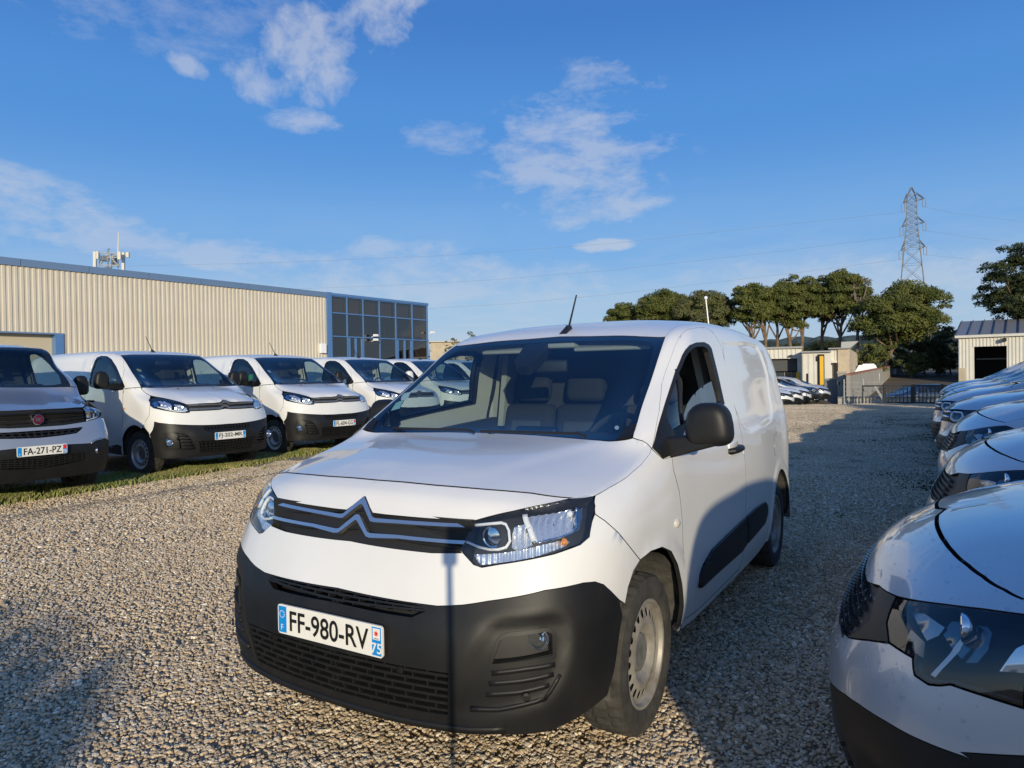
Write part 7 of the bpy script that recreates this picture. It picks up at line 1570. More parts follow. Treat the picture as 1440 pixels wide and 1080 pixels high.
def build_mast():
    D = 62; M = empty('telecom_mast', at_depth(157, 392, D), 0, 'white mobile phone antenna cluster rising above the blue roof edge', 'antenna mast')
    o = np.array(M.location); E = lambda px, py, k=0.0: at_depth(px, py, D+k)-o
    for px, y0, y1, w, k in ((133.5, 354, 378, 4.0, 0), (137.5, 353.5, 364, 3.0, -.6), (168, 354, 365, 4.5, -.8), (173.5, 355, 380, 3.6, 0), (179.5, 355, 362, 4.2, .2)):
        a, b = E(px, y1, k), E(px, y0, k); m = MB(); m.bar(a, b, w*D/990, .18, tuple(CF)); m.build('antenna_panel', PANEL_A, M, smooth=False)
    m = MB()
    for a, b in (((140,356),(166,356)),((140,373),(168,373)),((140,356),(140,374)),((152,352),(152,376)),((166,356),(166,377)),((140,373),(152,357)),((152,357),(166,373)),((145,362),(165,362)),((157,356),(157,376)),((148,360),(148,368)),((160,358),(160,370)),((140,366),(166,358))): m.bar(E(*a), E(*b), .09)
    m.bar(E(148,360), E(148,367), .55, .4); m.bar(E(152,376), E(152,420), .45); m.bar(E(161,360,.5), E(161,372,.5), .4, .3); m.build('steel_frame', GALV, M, smooth=False)
    m = MB(); m.tube([E(166, 358), E(166.3, 340), E(166.6, 326)], [.07, .05, .03], 6); m.build('whip_antenna', PANEL_A, M); m = MB(); m.tube([E(153, 356), E(153.3, 349)], .03, 5); m.bar(E(153, 351), E(153, 350), .14); m.build('lightning_rod', GALV, M)
build_mast()

# ------------------------------------------------------------------ yard beyond the gravel: walls, gate, sheds
WHITEWALL = mat('white_sheet_wall', (.66, .64, .58), .55, var=.12, var_scale=.8); DARKOPEN = mat('dark_opening', (.012, .012, .014), .8); YELLOW = mat('yellow_panel', (.72, .42, .02), .5); GREYDOOR = mat('grey_shutter', (.05, .055, .06), .6)
CREAM = mat('cream_render', (.52, .44, .33), .85, var=.25, var_scale=1.2, bump=.3, bump_scale=6, bump_dist=.03); GREYROOF = mat('grey_sheet_roof', (.27, .275, .29), .5, metal=.2); BLOCKM = mat('concrete_block', (.36, .34, .30), .9, var=.25, var_scale=1.0); TERRA = mat('terracotta_coping', (.33, .13, .08), .8)
UP = np.array([0, 0, 1.0]); CFh = np.array([CF[0], CF[1], 0]); CFh /= np.linalg.norm(CFh); CRh = np.array([CFh[1], -CFh[0], 0])
class Far:
    """a thing seen squarely across the yard: a = metres to the right, z = height, o = metres further away"""
    def __init__(s, name, px, D, label, cat, group=None, face=None):
        q = at_depth(px, 528, D); q[2] = 0; s.o = q; s.D = D; s.px = px; s.root = empty(name, q, 0, label, cat, group)
        f = ray(px if face is None else face, 528); f[2] = 0; s.F = f/np.linalg.norm(f); s.R = np.array([s.F[1], -s.F[0], 0])     # the wall faces the yard
    def hit(s, px, py):
        r = ray(px, py); return CAM_P+r*(((s.o-CAM_P)@s.F)/(r@s.F))
    def a(s, px): return (s.hit(px, 528)-s.o)@s.R
    def z(s, py, px=None): return s.hit(s.px if px is None else px, py)[2]
    def pt(s, a, z, o=0.0): return s.R*a+s.F*o+UP*z
    def box(s, name, m, a0, a1, z0, z1, o0, o1):
        b = MB(); b.hexa([s.pt(a0,z0,o0), s.pt(a1,z0,o0), s.pt(a1,z0,o1), s.pt(a0,z0,o1), s.pt(a0,z1,o0), s.pt(a1,z1,o0), s.pt(a1,z1,o1), s.pt(a0,z1,o1)]); return b.build(name, m, s.root, smooth=False)
    def pbox(s, name, m, px0, px1, py0, py1, o0, o1): return s.box(name, m, s.a(px0), s.a(px1), s.z(py1), s.z(py0), o0, o1)
    def ribs(s, name, m, px0, px1, py0, py1, o, step=.33):
        b = MB(); a = s.a(px0)
        while a < s.a(px1)-.1: b.hexa([s.pt(a,s.z(py1),o-.05), s.pt(a+.12,s.z(py1),o-.05), s.pt(a+.16,s.z(py1),o), s.pt(a-.04,s.z(py1),o), s.pt(a,s.z(py0),o-.05), s.pt(a+.12,s.z(py0),o-.05), s.pt(a+.16,s.z(py0),o), s.pt(a-.04,s.z(py0),o)]); a += step
        return tag(b.build(name, m, s.root, smooth=False), kind='stuff')
def sheds():
    A = Far('white_shed', 1098, 58, 'low white metal shed with a wide dark doorway just right of the foreground van', 'shed')
    A.pbox('wall', WHITEWALL, 1040, 1081, 490, 560, 0, .3); A.pbox('wall', WHITEWALL, 1121.5, 1127.5, 491, 560, 0, .3); A.pbox('wall', WHITEWALL, 1081, 1121.5, 490, 504.5, 0, .3); A.ribs('wall_ribs', WHITEWALL, 1042, 1127, 491, 504, 0)
    A.pbox('shutter', GREYDOOR, 1080, 1122, 504, 522, .5, .6); A.pbox('interior', DARKOPEN, 1060, 1124, 504, 560, 4, 4.2); A.pbox('window_strip', mat('shed_glass', (.04, .05, .06), .1, coat=.5), 1081, 1121, 523.5, 536, 1.0, 1.1)
    for px in (1090, 1103, 1113): A.pbox('window_bar', GREYROOF, px, px+.8, 523, 537, .9, 1.0)
    A.pbox('roof_edge', GREYROOF, 1040, 1128.5, 487.8, 490.5, -.25, 12); A.pbox('yellow_sign', YELLOW, 1119.5, 1124, 523.5, 537, -.3, -.2); A.pbox('lamp', PLASTIC_D, 1111, 1115, 499.5, 501.5, -.5, -.1)
    A.pbox('roof_vent', LAMPWHITE, 1092, 1111, 484.5, 488, 6, 9); m = A.pbox('back', WHITEWALL, 1040, 1127, 492, 560, 11.5, 12)
    B = Far('white_shed', 1148, 56, 'tall white sliding door building with a narrow yellow and black strip', 'shed')
    B.pbox('wall', WHITEWALL, 1127, 1168.5, 495.5, 560, -.2, 8); B.ribs('wall_ribs', WHITEWALL, 1129, 1151, 498, 545, -.2, .42); B.pbox('roof_edge', GREYROOF, 1126.5, 1169, 493.6, 495.8, -.5, 8.3); B.pbox('door_gap', DARKOPEN, 1150.5, 1159.5, 498.5, 548, -.35, -.21); B.pbox('yellow_strip', YELLOW, 1152.8, 1158.2, 501, 541, -.50, -.36); B.pbox('window', DARKOPEN, 1147.5, 1150, 501, 508, -.3, -.21); B.pbox('small_door', DARKOPEN, 1134.5, 1137, 525, 540, -.3, -.21); B.pbox('down_pipe', PLASTIC_D, 1126.8, 1128, 496, 545, -.45, -.25)
    C_ = Far('white_shed', 1185, 60, 'cream rendered block house with a slanted grey roof duct behind the grey gate', 'shed')
    C_.pbox('wall', WHITEWALL, 1166, 1179, 490, 560, .3, 8); C_.ribs('wall_ribs', WHITEWALL, 1168, 1178.5, 491, 506, .3); C_.pbox('wall', CREAM, 1178.5, 1195, 490.5, 560, .1, 8); C_.pbox('doorway', DARKOPEN, 1172, 1178, 508, 534, .1, .29); C_.pbox('canopy', WHITEWALL, 1169, 1177.5, 507, 510, -.6, .28)
    b = MB(); b.hexa([C_.pt(C_.a(1195.02),-1,.1), C_.pt(C_.a(1207.5),-1,4.5), C_.pt(C_.a(1207.5),-1,8), C_.pt(C_.a(1195.02),-1,8), C_.pt(C_.a(1195.02),C_.z(490.5),.1), C_.pt(C_.a(1207.5),C_.z(498),4.5), C_.pt(C_.a(1207.5),C_.z(494),8), C_.pt(C_.a(1195.02),C_.z(489),8)]); b.build('side_wall', CREAM, C_.root, smooth=False)
    C_.pbox('roof_edge', GREYROOF, 1165, 1196, 488.8, 490.4, -.2, 8.2)
    b = MB(); b.hexa([C_.pt(C_.a(1183),C_.z(489),2), C_.pt(C_.a(1196),C_.z(489),2), C_.pt(C_.a(1199),C_.z(489),5), C_.pt(C_.a(1186),C_.z(489),5), C_.pt(C_.a(1183.5),C_.z(479.5),2), C_.pt(C_.a(1208.5),C_.z(479),2), C_.pt(C_.a(1209),C_.z(478.5),5), C_.pt(C_.a(1186),C_.z(479),5)]); b.build('roof_duct', GALV, C_.root, smooth=False)
    Hh = Far('hangar', 1400, 64, 'white hangar with a grey ribbed roof and wide dark doorway at the right edge', 'hangar', face=1440); D = 64
    e = Hh.z(472.5, 1390); rdg = Hh.z(445.5, 1390); x0, x1 = Hh.a(1348), Hh.a(1620); dx0, dx1 = Hh.a(1370), Hh.a(1416); dz = Hh.z(487, 1390)
    Hh.box('wall', WHITEWALL, x0, dx0, -1, e-.1, 0, .3); Hh.box('wall', WHITEWALL, dx1, x1, -1, e-.1, 0, .3); Hh.box('wall', WHITEWALL, dx0, dx1, dz, e-.1, 0, .3); Hh.box('interior', DARKOPEN, dx0-.5, dx1+2, -1, dz+.5, 5, 5.2); Hh.box('interior', DARKOPEN, dx0-.4, dx0-.2, -1, dz+.5, .31, 5); Hh.box('interior', DARKOPEN, dx0-.4, dx1+2, dz+.5, dz+.6, .31, 5.2); Hh.box('side_wall', WHITEWALL, x0, x0+.2, -1, e-.1, .31, 16); Hh.box('beam', GREYROOF, dx0, dx1, Hh.z(505,1390), Hh.z(503,1390), 4, 4.2)
    k = MB(); a = x0+.05
    while a < x1: k.hexa([Hh.pt(a,-1 if not (dx0-.2 < a < dx1) else dz,-.05), Hh.pt(a+.1,-1 if not (dx0-.2 < a < dx1) else dz,-.05), Hh.pt(a+.13,-1 if not (dx0-.2 < a < dx1) else dz,.0), Hh.pt(a-.03,-1 if not (dx0-.2 < a < dx1) else dz,.0), Hh.pt(a,e-.12,-.05), Hh.pt(a+.1,e-.12,-.05), Hh.pt(a+.13,e-.12,0), Hh.pt(a-.03,e-.12,0)]); a += .27
    tag(k.build('wall_ribs', WHITEWALL, Hh.root, smooth=False), kind='stuff'); Hh.box('gutter', WHITEWALL, x0-.25, x1, e-.1, e+.12, -.35, -.06)
    b = MB(); b.hexa([Hh.pt(x0-.3,e,-.3), Hh.pt(x1,e,-.3), Hh.pt(x1,rdg,8), Hh.pt(x0-.3,rdg,8), Hh.pt(x0-.3,e+.15,-.3), Hh.pt(x1,e+.15,-.3), Hh.pt(x1,rdg+.15,8), Hh.pt(x0-.3,rdg+.15,8)]); b.hexa([Hh.pt(x0-.3,rdg,8), Hh.pt(x1,rdg,8), Hh.pt(x1,e,16.3), Hh.pt(x0-.3,e,16.3), Hh.pt(x0-.3,rdg+.15,8), Hh.pt(x1,rdg+.15,8), Hh.pt(x1,e+.15,16.3), Hh.pt(x0-.3,e+.15,16.3)]); b.build('roof', GREYROOF, Hh.root, smooth=False)
    a = x0-.2; q = 0
    me = None
    while a < x1:
        if me is None:
            b = MB(); b.hexa([Hh.pt(0,e+.14,-.32), Hh.pt(.10,e+.14,-.32), Hh.pt(.10,rdg+.14,8), Hh.pt(0,rdg+.14,8), Hh.pt(.02,e+.26,-.32), Hh.pt(.08,e+.26,-.32), Hh.pt(.08,rdg+.26,8), Hh.pt(.02,rdg+.26,8)]); o = b.build('roof_seam', mat('dark_seam', (.12, .122, .13), .5), Hh.root, smooth=False); me = o.data
        else: o = link(bpy.data.objects.new('roof_seam', me), Hh.root)
        o.location = tuple(Hh.R*a); a += .95
    Hh.box('floodlight', PLASTIC_D, Hh.a(1411), Hh.a(1416), e-.55, e-.25, -.7, -.1); Hh.box('corner_base', CREAM, x0+.02, x0+.5, -1, Hh.z(517,1390), -.12, -.02)
    # beige shed far away, left of the foreground van's roof
    G = Far('beige_shed', 622, 120, 'far beige shed just right of the blue framed glass front', 'shed'); G.pbox('wall', CREAM, 606, 700, 481, 545, 0, 6); G.pbox('roof_edge', GREYROOF, 604, 702, 479.5, 481.2, -.4, 6.4)
sheds()
def walls_and_gate():
    # low pale wall along the end of the gravel
    Wl = Far('low_wall', 1240, 33.2, 'low pale wall along the far end of the gravel, behind the bar gate', 'wall'); Wl.pbox('wall', mat('pale_wall', (.46, .43, .37), .9, var=.2, var_scale=.7), 1178, 1345, 559.2, 600, 0, .3); Wl.pbox('coping', BLOCKM, 1177.5, 1345.5, 557.8, 559.0, -.06, .36)
    # grey block wall running up the drive
    p0 = at_depth(1190, 528.5, 41); p1 = at_depth(1258, 513, 88); p0[2] = p1[2] = 0; dd = p1-p0; L_ = np.linalg.norm(dd); dd /= L_; nn = np.array([dd[1], -dd[0], 0]); R = empty('block_wall', p0, 0, 'grey concrete block wall with red coping rising along the drive', 'wall')
    zt0 = at_depth(1190, 528.0, 41)[2]; zt1 = at_depth(1258, 514, 88)[2]
    k = 0; n = 22
    for i in range(n):
        a, b = L_*i/n, L_*(i+1)/n-.02; za, zb = zt0+(zt1-zt0)*i/n, zt0+(zt1-zt0)*(i+1)/n
        m = MB(); m.hexa([dd*a-UP*1.2, dd*b-UP*1.2, dd*b+nn*.2-UP*1.2, dd*a+nn*.2-UP*1.2, dd*a+UP*za, dd*b+UP*zb, dd*b+nn*.2+UP*zb, dd*a+nn*.2+UP*za]); m.build('wall_panel', BLOCKM, R, smooth=False)
        m = MB(); m.hexa([dd*a-nn*.04+UP*(za+.003), dd*b-nn*.04+UP*(zb+.003), dd*b+nn*.24+UP*(zb+.003), dd*a+nn*.24+UP*(za+.003), dd*a-nn*.04+UP*(za+.1), dd*b-nn*.04+UP*(zb+.1), dd*b+nn*.24+UP*(zb+.1), dd*a+nn*.24+UP*(za+.1)]); m.build('coping_tile', TERRA, R, smooth=False)
    q = at_depth(1258, 513, 88); K = Far('rear_wall', 1264, 88, 'dark end wall at the top of the drive under the trees', 'wall'); K.pbox('wall', mat('shaded_block', (.20, .19, .17), .9), 1258.5, 1270, 514, 545, 0, .3); K.pbox('wall', mat('shaded_block', (.2, .19, .17), .9), 1270, 1420, 525.5, 550, 2, 2.3)  # block colour darkened here to carry the shade
    # gate pillar, grey sheet gate
    Pl = Far('gate_pillar', 1184, 42, 'pale stone gate pillar with a letter box beside the grey sheet gate', 'pillar'); Pl.pbox('pillar', BLOCKM, 1178, 1190, 525, 580, 0, .5); Pl.pbox('cap', BLOCKM, 1177, 1191, 522.5, 524.9, -.06, .56); Pl.pbox('letter_box', PLASTIC_D, 1184.5, 1186.5, 535, 541, -.06, -.005); Pl.pbox('number_plate', PLASTIC_D, 1179.5, 1181, 537, 541, -.04, -.005)
    Gg = Far('sheet_gate', 1168, 43, 'plain grey sheet metal gate left of the stone pillar', 'gate'); Gg.pbox('leaf', mat('grey_sheet', (.16, .17, .18), .5), 1159, 1177, 533, 575, 0, .08); Gg.pbox('top_rail', GALV, 1159, 1177, 531.8, 532.9, -.02, .1)
    # dark bar gate
    Gt = Far('bar_gate', 1270, 30.9, 'dark steel bar gate closing the drive at the end of the gravel', 'gate'); BAR = mat('dark_gate_steel', (.018, .02, .024), .6); zt, zb = Gt.z(541.5, 1270), -.08
    a0, a1 = Gt.a(1243), Gt.a(1420); Gt.box('top_rail', BAR, a0-.85, a1, zt-.07, zt, 0, .07); Gt.box('bottom_rail', BAR, a0, a1, zb+.05, zb+.12, 0, .07)
    m0 = None; a = a0+.14
    while a < a1:
        if m0 is None: o = Gt.box('picket', BAR, 0, .042, zb+.12, zt-.07, .015, .055); m0 = o.data
        else: o = link(bpy.data.objects.new('picket', m0), Gt.root)
        o.location = tuple(Gt.R*a); a += .148
    for a in (a0, Gt.a(1283.5), Gt.a(1325)): Gt.box('post', BAR, a-.06, a+.06, -.1, zt+.03, -.03, .10)
    Gt.box('end_post', BAR, a0-.88, a0-.82, -.1, zt, 0, .06)
    b = MB(); b.bar(Gt.pt(a0-.36, zt-.05, .04), Gt.pt(a0-.02, zt-.66, .04), .09); b.build('brace', GALV, Gt.root, smooth=False); Gt.box('middle_bar', BAR, a0-.02+.0, a0-.02+.1, zt-.5, zt-.08, -.05, -.035)
    F_ = Far('mesh_fence', 1205, 32.4, 'thin wire mesh fence between the pillar and the bar gate', 'fence'); fz = F_.z(534, 1205)
    m = MB(); a = F_.a(1186)
    while a < F_.a(1243): m.box((0, 0, 0), (0, 0, 0)) if False else m.bar(F_.pt(a, -.1), F_.pt(a, fz), .012); a += .2
    z = .1
    while z < fz: m.bar(F_.pt(F_.a(1186), z), F_.pt(F_.a(1243), z), .012); z += .2
    tag(m.build('wire_mesh', GALV, F_.root, smooth=False), kind='stuff')
    for px in (1187, 1214): F_.box('post', GALV, F_.a(px)-.025, F_.a(px)+.025, -.2, fz+.03, -.02, .03)
    # camper behind the block wall
    Cm = Far('camper', 1218, 62, 'white camper van roof showing above the grey block wall', 'camper'); a0, a1 = Cm.a(1200), Cm.a(1236); z1 = Cm.z(511.5, 1218)
    b = MB(); b.hexa([Cm.pt(a0+.1,-.2,0), Cm.pt(a1,-.2,0), Cm.pt(a1,-.2,2), Cm.pt(a0+.1,-.2,2), Cm.pt(a0,z1-.9,0), Cm.pt(a1+.05,z1-.9,0), Cm.pt(a1+.05,z1-.9,2), Cm.pt(a0,z1-.9,2)]); b.hexa([Cm.pt(a0,z1-.9,.002), Cm.pt(a1+.05,z1-.9,.002), Cm.pt(a1+.05,z1-.9,2), Cm.pt(a0,z1-.9,2), Cm.pt(a0+.45,z1-.1,.2), Cm.pt(a1-.25,z1-.1,.2), Cm.pt(a1-.25,z1-.1,1.8), Cm.pt(a0+.45,z1-.1,1.8)]); b.build('body', LAMPWHITE, Cm.root, angle=30)
    Cm.box('roof_rail', LAMPWHITE, a0+.75, a1-.35, z1-.12, z1, .25, 1.7); Cm.box('window', DARKOPEN, a0+.9, a0+1.6, z1-.85, z1-.6, -.02, .1); Cm.box('roof_hatch', GLOSSBLACK, a0+.95, a0+1.5, z1, z1+.1, .6, 1.2)
    for px in (1204, 1230):
        o = make_wheel(Cm.root, 0, 0, 0, .33, .2, .2, n=16, tyre=TYRE_B, rim=MATS['rim_silver']); o.location = Cm.pt(Cm.a(px), .1, .1); o.rotation_euler = (0, 0, math.atan2(-CFh[1], -CFh[0]))
walls_and_gate()
def repaint(o, frm, to):
    for q in [o]+list(o.children_recursive):
        if q.type == 'MESH':
            for i, sl in enumerate(q.material_slots):
                if sl.material is frm: sl.link = 'OBJECT'; sl.material = to
def far_cars():
    g = 'white cars parked nose out at the far end of the gravel'
    th = math.pi/2
    for k, (x, y, paint, src, lab) in enumerate(((-3.8, 32.0, WHITE2, CROSS, 'white car directly right of the foreground van tail, nearest of the far parked cars'), (-3.75, 34.3, WHITE2, CROSS, 'second white car in the far group of parked cars by the white sheds'), (-3.7, 36.6, WHITE2, CROSS, 'third white car in the far group, its nose just before the dark car'), (-3.6, 38.9, BLACKPAINT, HATCH, 'dark car parked after the three white cars at the far end'), (-3.3, 41.2, SILVER, CROSS, 'silver car at the end of the far group, beside the sheet gate'))):
        o = copy_tree(src); o.location = (x-.9, y, float(ground_z(np.array(x-.9), np.array(y)))); o.rotation_euler = (0, 0, th); o.scale = (1, 1, .93); repaint(o, SILVER, paint); tag(o, lab, 'car', g)
        for ch in list(o.children):
            if ch.name.startswith('water_drops'): bpy.data.objects.remove(ch)
    o = copy_tree(HATCH); q = at_depth(1262, 560, 39.5); o.location = (q[0], q[1], float(ground_z(np.array(q[0]), np.array(q[1])))); o.rotation_euler = (0, 0, math.atan2(-CRh[0], CRh[1])); o.scale = (.95, .86, .86); repaint(o, SILVER, BLUEPAINT); tag(o, 'dark blue car standing behind the bars of the steel gate', 'car'); del o['group']
far_cars()
for o in row_objs[1:]:
    for ch in list(o.children):
        if ch.name.startswith('water_drops'): bpy.data.objects.remove(ch)

# ------------------------------------------------------------------ trees, hills, pylon
BARK = mat('pine_bark', (.23, .16, .105), .9, var=.5, var_scale=2.5, bump=.6, bump_scale=6, bump_dist=.06); BARK_G = mat('grey_bark', (.24, .20, .165), .9, var=.3, var_scale=3)
def leaf_mat(name, a, b):
    m = bpy.data.materials.new(name); m.use_nodes = True; MATS[name] = m; nt = m.node_tree; N = nt.nodes; L = nt.links; p = N['Principled BSDF']; geo = N.new('ShaderNodeNewGeometry'); nz = N.new('ShaderNodeTexNoise'); nz.inputs['Scale'].default_value = .8; nz.inputs['Detail'].default_value = 6; L.new(geo.outputs['Position'], nz.inputs['Vector'])
    mr = N.new('ShaderNodeMapRange'); mr.inputs['From Min'].default_value = .3; mr.inputs['From Max'].default_value = .7; L.new(nz.outputs['Fac'], mr.inputs['Value']); mx = N.new('ShaderNodeMix'); mx.data_type = 'RGBA'; mx.inputs['A'].default_value = (*a, 1); mx.inputs['B'].default_value = (*b, 1); L.new(mr.outputs[0], mx.inputs['Factor']); L.new(mx.outputs['Result'], p.inputs['Base Color']); p.inputs['Roughness'].default_value = .7; p.inputs['Specular IOR Level'].default_value = .25
    return m
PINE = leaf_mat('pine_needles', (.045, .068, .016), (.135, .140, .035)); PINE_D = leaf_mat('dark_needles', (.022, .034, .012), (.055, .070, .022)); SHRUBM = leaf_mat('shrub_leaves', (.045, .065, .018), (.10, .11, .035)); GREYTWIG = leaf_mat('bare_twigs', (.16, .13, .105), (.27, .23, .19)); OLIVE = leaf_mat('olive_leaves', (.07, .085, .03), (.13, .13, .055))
def foliage(centres, radii, per, size, rs, flat=.75):
    v = []; C_ = []
    for c, r in zip(centres, radii):
        n = int(per*r*r); u = rs.normal(size=(n, 3)); u /= np.linalg.norm(u, axis=1)[:, None]; u[:, 2] = np.where(u[:, 2] < -.35, -u[:, 2]*.3, u[:, 2]); rad = r*rs.uniform(.55, 1.08, n)**.6
        p = c+u*rad[:, None]*np.array([1, 1, flat]); a = rs.normal(size=(n, 3)); a /= np.linalg.norm(a, axis=1)[:, None]; b = np.cross(u+.6*a, a); b /= np.linalg.norm(b, axis=1)[:, None]; s = size*rs.uniform(.5, 1.4, n)[:, None]
        C_.append(np.stack([p-a*s, p+a*s*.8+b*s*.35, p+b*s*.9], 1))
    return np.concatenate(C_).reshape(-1, 3)
def tri_obj(name, V, m, parent):
    n = len(V)//3; me = bpy.data.meshes.new(name); me.vertices.add(len(V)); me.vertices.foreach_set('co', V.ravel()); me.loops.add(len(V)); me.loops.foreach_set('vertex_index', np.arange(len(V))); me.polygons.add(n); me.polygons.foreach_set('loop_start', np.arange(n)*3); me.materials.append(m); me.update(); me.validate(); return link(bpy.data.objects.new(name, me), parent)
def make_tree(name, base, h, w, crown0, label, cat='tree', group=None, seed=0, leafm=PINE, bark=BARK, clumps=34, per=420, size=.2, lean=0.0, umbrella=True, trunk_r=None, twin=False):
    """h height, w crown width, crown0 the height where the crown starts"""
    rs = np.random.default_rng(seed); T = empty(name, base, 0, label, cat, group); cen = []; rad = []; hc = h-crown0
    ln = CRh*lean
    for i in range(clumps):
        for _ in range(30):
            q = rs.uniform(-1, 1, 3)
            if (q**2).sum() < 1 and (not umbrella or q[2] > -.75+.5*(q[0]**2+q[1]**2)): break
        r = rs.uniform(.06, .16)*w*(1.0 if umbrella else .95); c = np.array([q[0]*(w/2-r*.8), q[1]*(w/2-r*.8), crown0+hc*.5+q[2]*(hc/2-r*.55)])+ln*(.6+.4*q[2]); cen.append(c); rad.append(r)
    tri_obj('crown', foliage(cen, rad, per/ (w/10)**1.0 if w > 10 else per, size, rs), leafm, T)
    m = MB(); r0 = trunk_r or max(.16, h*.022)
    for tt in range(2 if twin else 1):
        off = CRh*(tt*.8-.4 if twin else 0); top = np.array([0, 0, crown0+hc*.45])+ln*.9+off*2.2; pts = []
        for k in range(7):
            f = k/6; pts.append(off+top*np.array([f**1.25, f**1.25, f])+CRh*math.sin(f*4+seed)*.22*h/12+CFh*math.cos(f*3+seed)*.15-off*(f**1.25)*0)
        m.tube(pts, [r0*(1-.75*f/6) for f in range(7)], 8)
        for k in range(9):
            c = cen[(k*3+tt) % len(cen)]; s = pts[3+k % 3]; mid_ = (s+c)/2+np.array([0, 0, -.3]); m.tube([s, mid_, c], [r0*.42, r0*.28, r0*.1], 6)
    m.build('trunk', bark, T); return T
def trees():
    g = 'tall pines in the row behind the white sheds'
    L_ = [  # px centre, top, crown bottom, width px, trunk base px, depth, label
        (882, 425, 475, 50, 880, 96, 'small round pine at the left end of the pine row'), (935, 407, 478, 72, 935, 92, 'broad rounded pine second from the left in the row'), (992, 407, 482, 74, 992, 88, 'pale olive pine directly behind the van roof edge'),
        (1056, 396, 474, 62, 1073, 84, 'pine with a slanting forked pale trunk left of the sheds'), (1095, 397, 462, 44, 1090, 86, 'narrow pine between the forked one and the tall middle pair'), (1122, 385, 476, 74, 1117, 84, 'big dense pine in the middle of the row with twin trunks'),
        (1162, 380, 472, 56, 1155, 85, 'tall pine left of the highest pine with a straight trunk'), (1188, 378, 468, 62, 1182, 82, 'highest pine of the row above the cream block house'), (1276, 392, 505, 108, 1244, 76, 'large wide pine on the right of the row in front of the pylon')]
    for i, (cx, t, b, wpx, bx, D, lab) in enumerate(L_):
        base = at_depth(bx, 528, D); base[2] = float(ground_z(base[0], base[1])); ht = at_depth(cx, t, D)[2]-base[2]; c0 = at_depth(cx, b, D)[2]-base[2]; w = wpx/990*D*1.3
        make_tree('pine_tree', base, ht, w, c0, lab, 'pine tree', g, 40+i, PINE if i != 2 else OLIVE, BARK, clumps=105 if wpx > 60 else 70, per=470, size=.16, lean=(cx-bx)/990*D, twin=(i in (3, 5)), trunk_r=.28)
    base = at_depth(1203, 528, 80); base[2] = 1.0; T = make_tree('bare_tree', base, at_depth(1214, 390, 80)[2]-1, 4.2, at_depth(1214, 440, 80)[2]-1, 'leafless grey tree between the highest pine and the wide pine', 'tree', None, 71, GREYTWIG, BARK_G, clumps=22, per=150, size=.12, lean=.9, umbrella=False, trunk_r=.26)
    base = at_depth(1432, 528, 70); base[2] = .9; make_tree('pine_tree', base, at_depth(1430, 340, 70)[2]-.9, 7.6, at_depth(1430, 462, 70)[2]-.9, 'dark layered pine rising behind the hangar at the right edge', 'pine tree', None, 79, PINE_D, BARK, clumps=110, per=420, size=.15, umbrella=False)
    for i, (px, t, wpx, D, m_, nm, lab) in enumerate(((1226, 478, 52, 66, PINE, 'shrub', 'round green shrub right of the cream block house'), (1300, 470, 66, 78, PINE_D, 'shrub', 'dark shrub under the wide pine beside the drive'), (1338, 452, 44, 80, PINE_D, 'shrub', 'tall dark shrub left of the hangar corner'), (1283, 492, 46, 74, SHRUBM, 'shrub', 'lighter shrub with yellowish leaves above the gate'), (1322, 488, 40, 76, PINE_D, 'shrub', 'dark bush right above the bar gate'), (1252, 480, 40, 82, PINE_D, 'shrub', 'dark bush behind the leaning pine trunk'), (1316, 455, 50, 84, PINE, 'shrub', 'tall green bush between the wide pine and the hangar'), (1288, 462, 46, 86, PINE_D, 'shrub', 'dense green bush filling the gap below the wide pine crown'),
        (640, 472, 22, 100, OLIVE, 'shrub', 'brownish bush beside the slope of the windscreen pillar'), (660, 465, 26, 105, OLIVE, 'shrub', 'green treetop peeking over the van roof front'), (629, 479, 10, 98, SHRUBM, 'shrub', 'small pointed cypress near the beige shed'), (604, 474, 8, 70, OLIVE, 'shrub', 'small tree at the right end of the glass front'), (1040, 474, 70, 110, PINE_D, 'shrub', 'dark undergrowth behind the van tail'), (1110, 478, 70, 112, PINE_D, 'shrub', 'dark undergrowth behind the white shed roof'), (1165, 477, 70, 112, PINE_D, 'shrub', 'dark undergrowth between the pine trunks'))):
        base = at_depth(px, 528, D); base[2] = float(ground_z(base[0], base[1]))-.2; make_tree(nm, base, at_depth(px, t, D)[2]-base[2], wpx/990*D*1.1, .2, lab, 'shrub', None, 90+i, m_, BARK, clumps=52, per=330, size=.15, umbrella=False, trunk_r=.1)
trees()
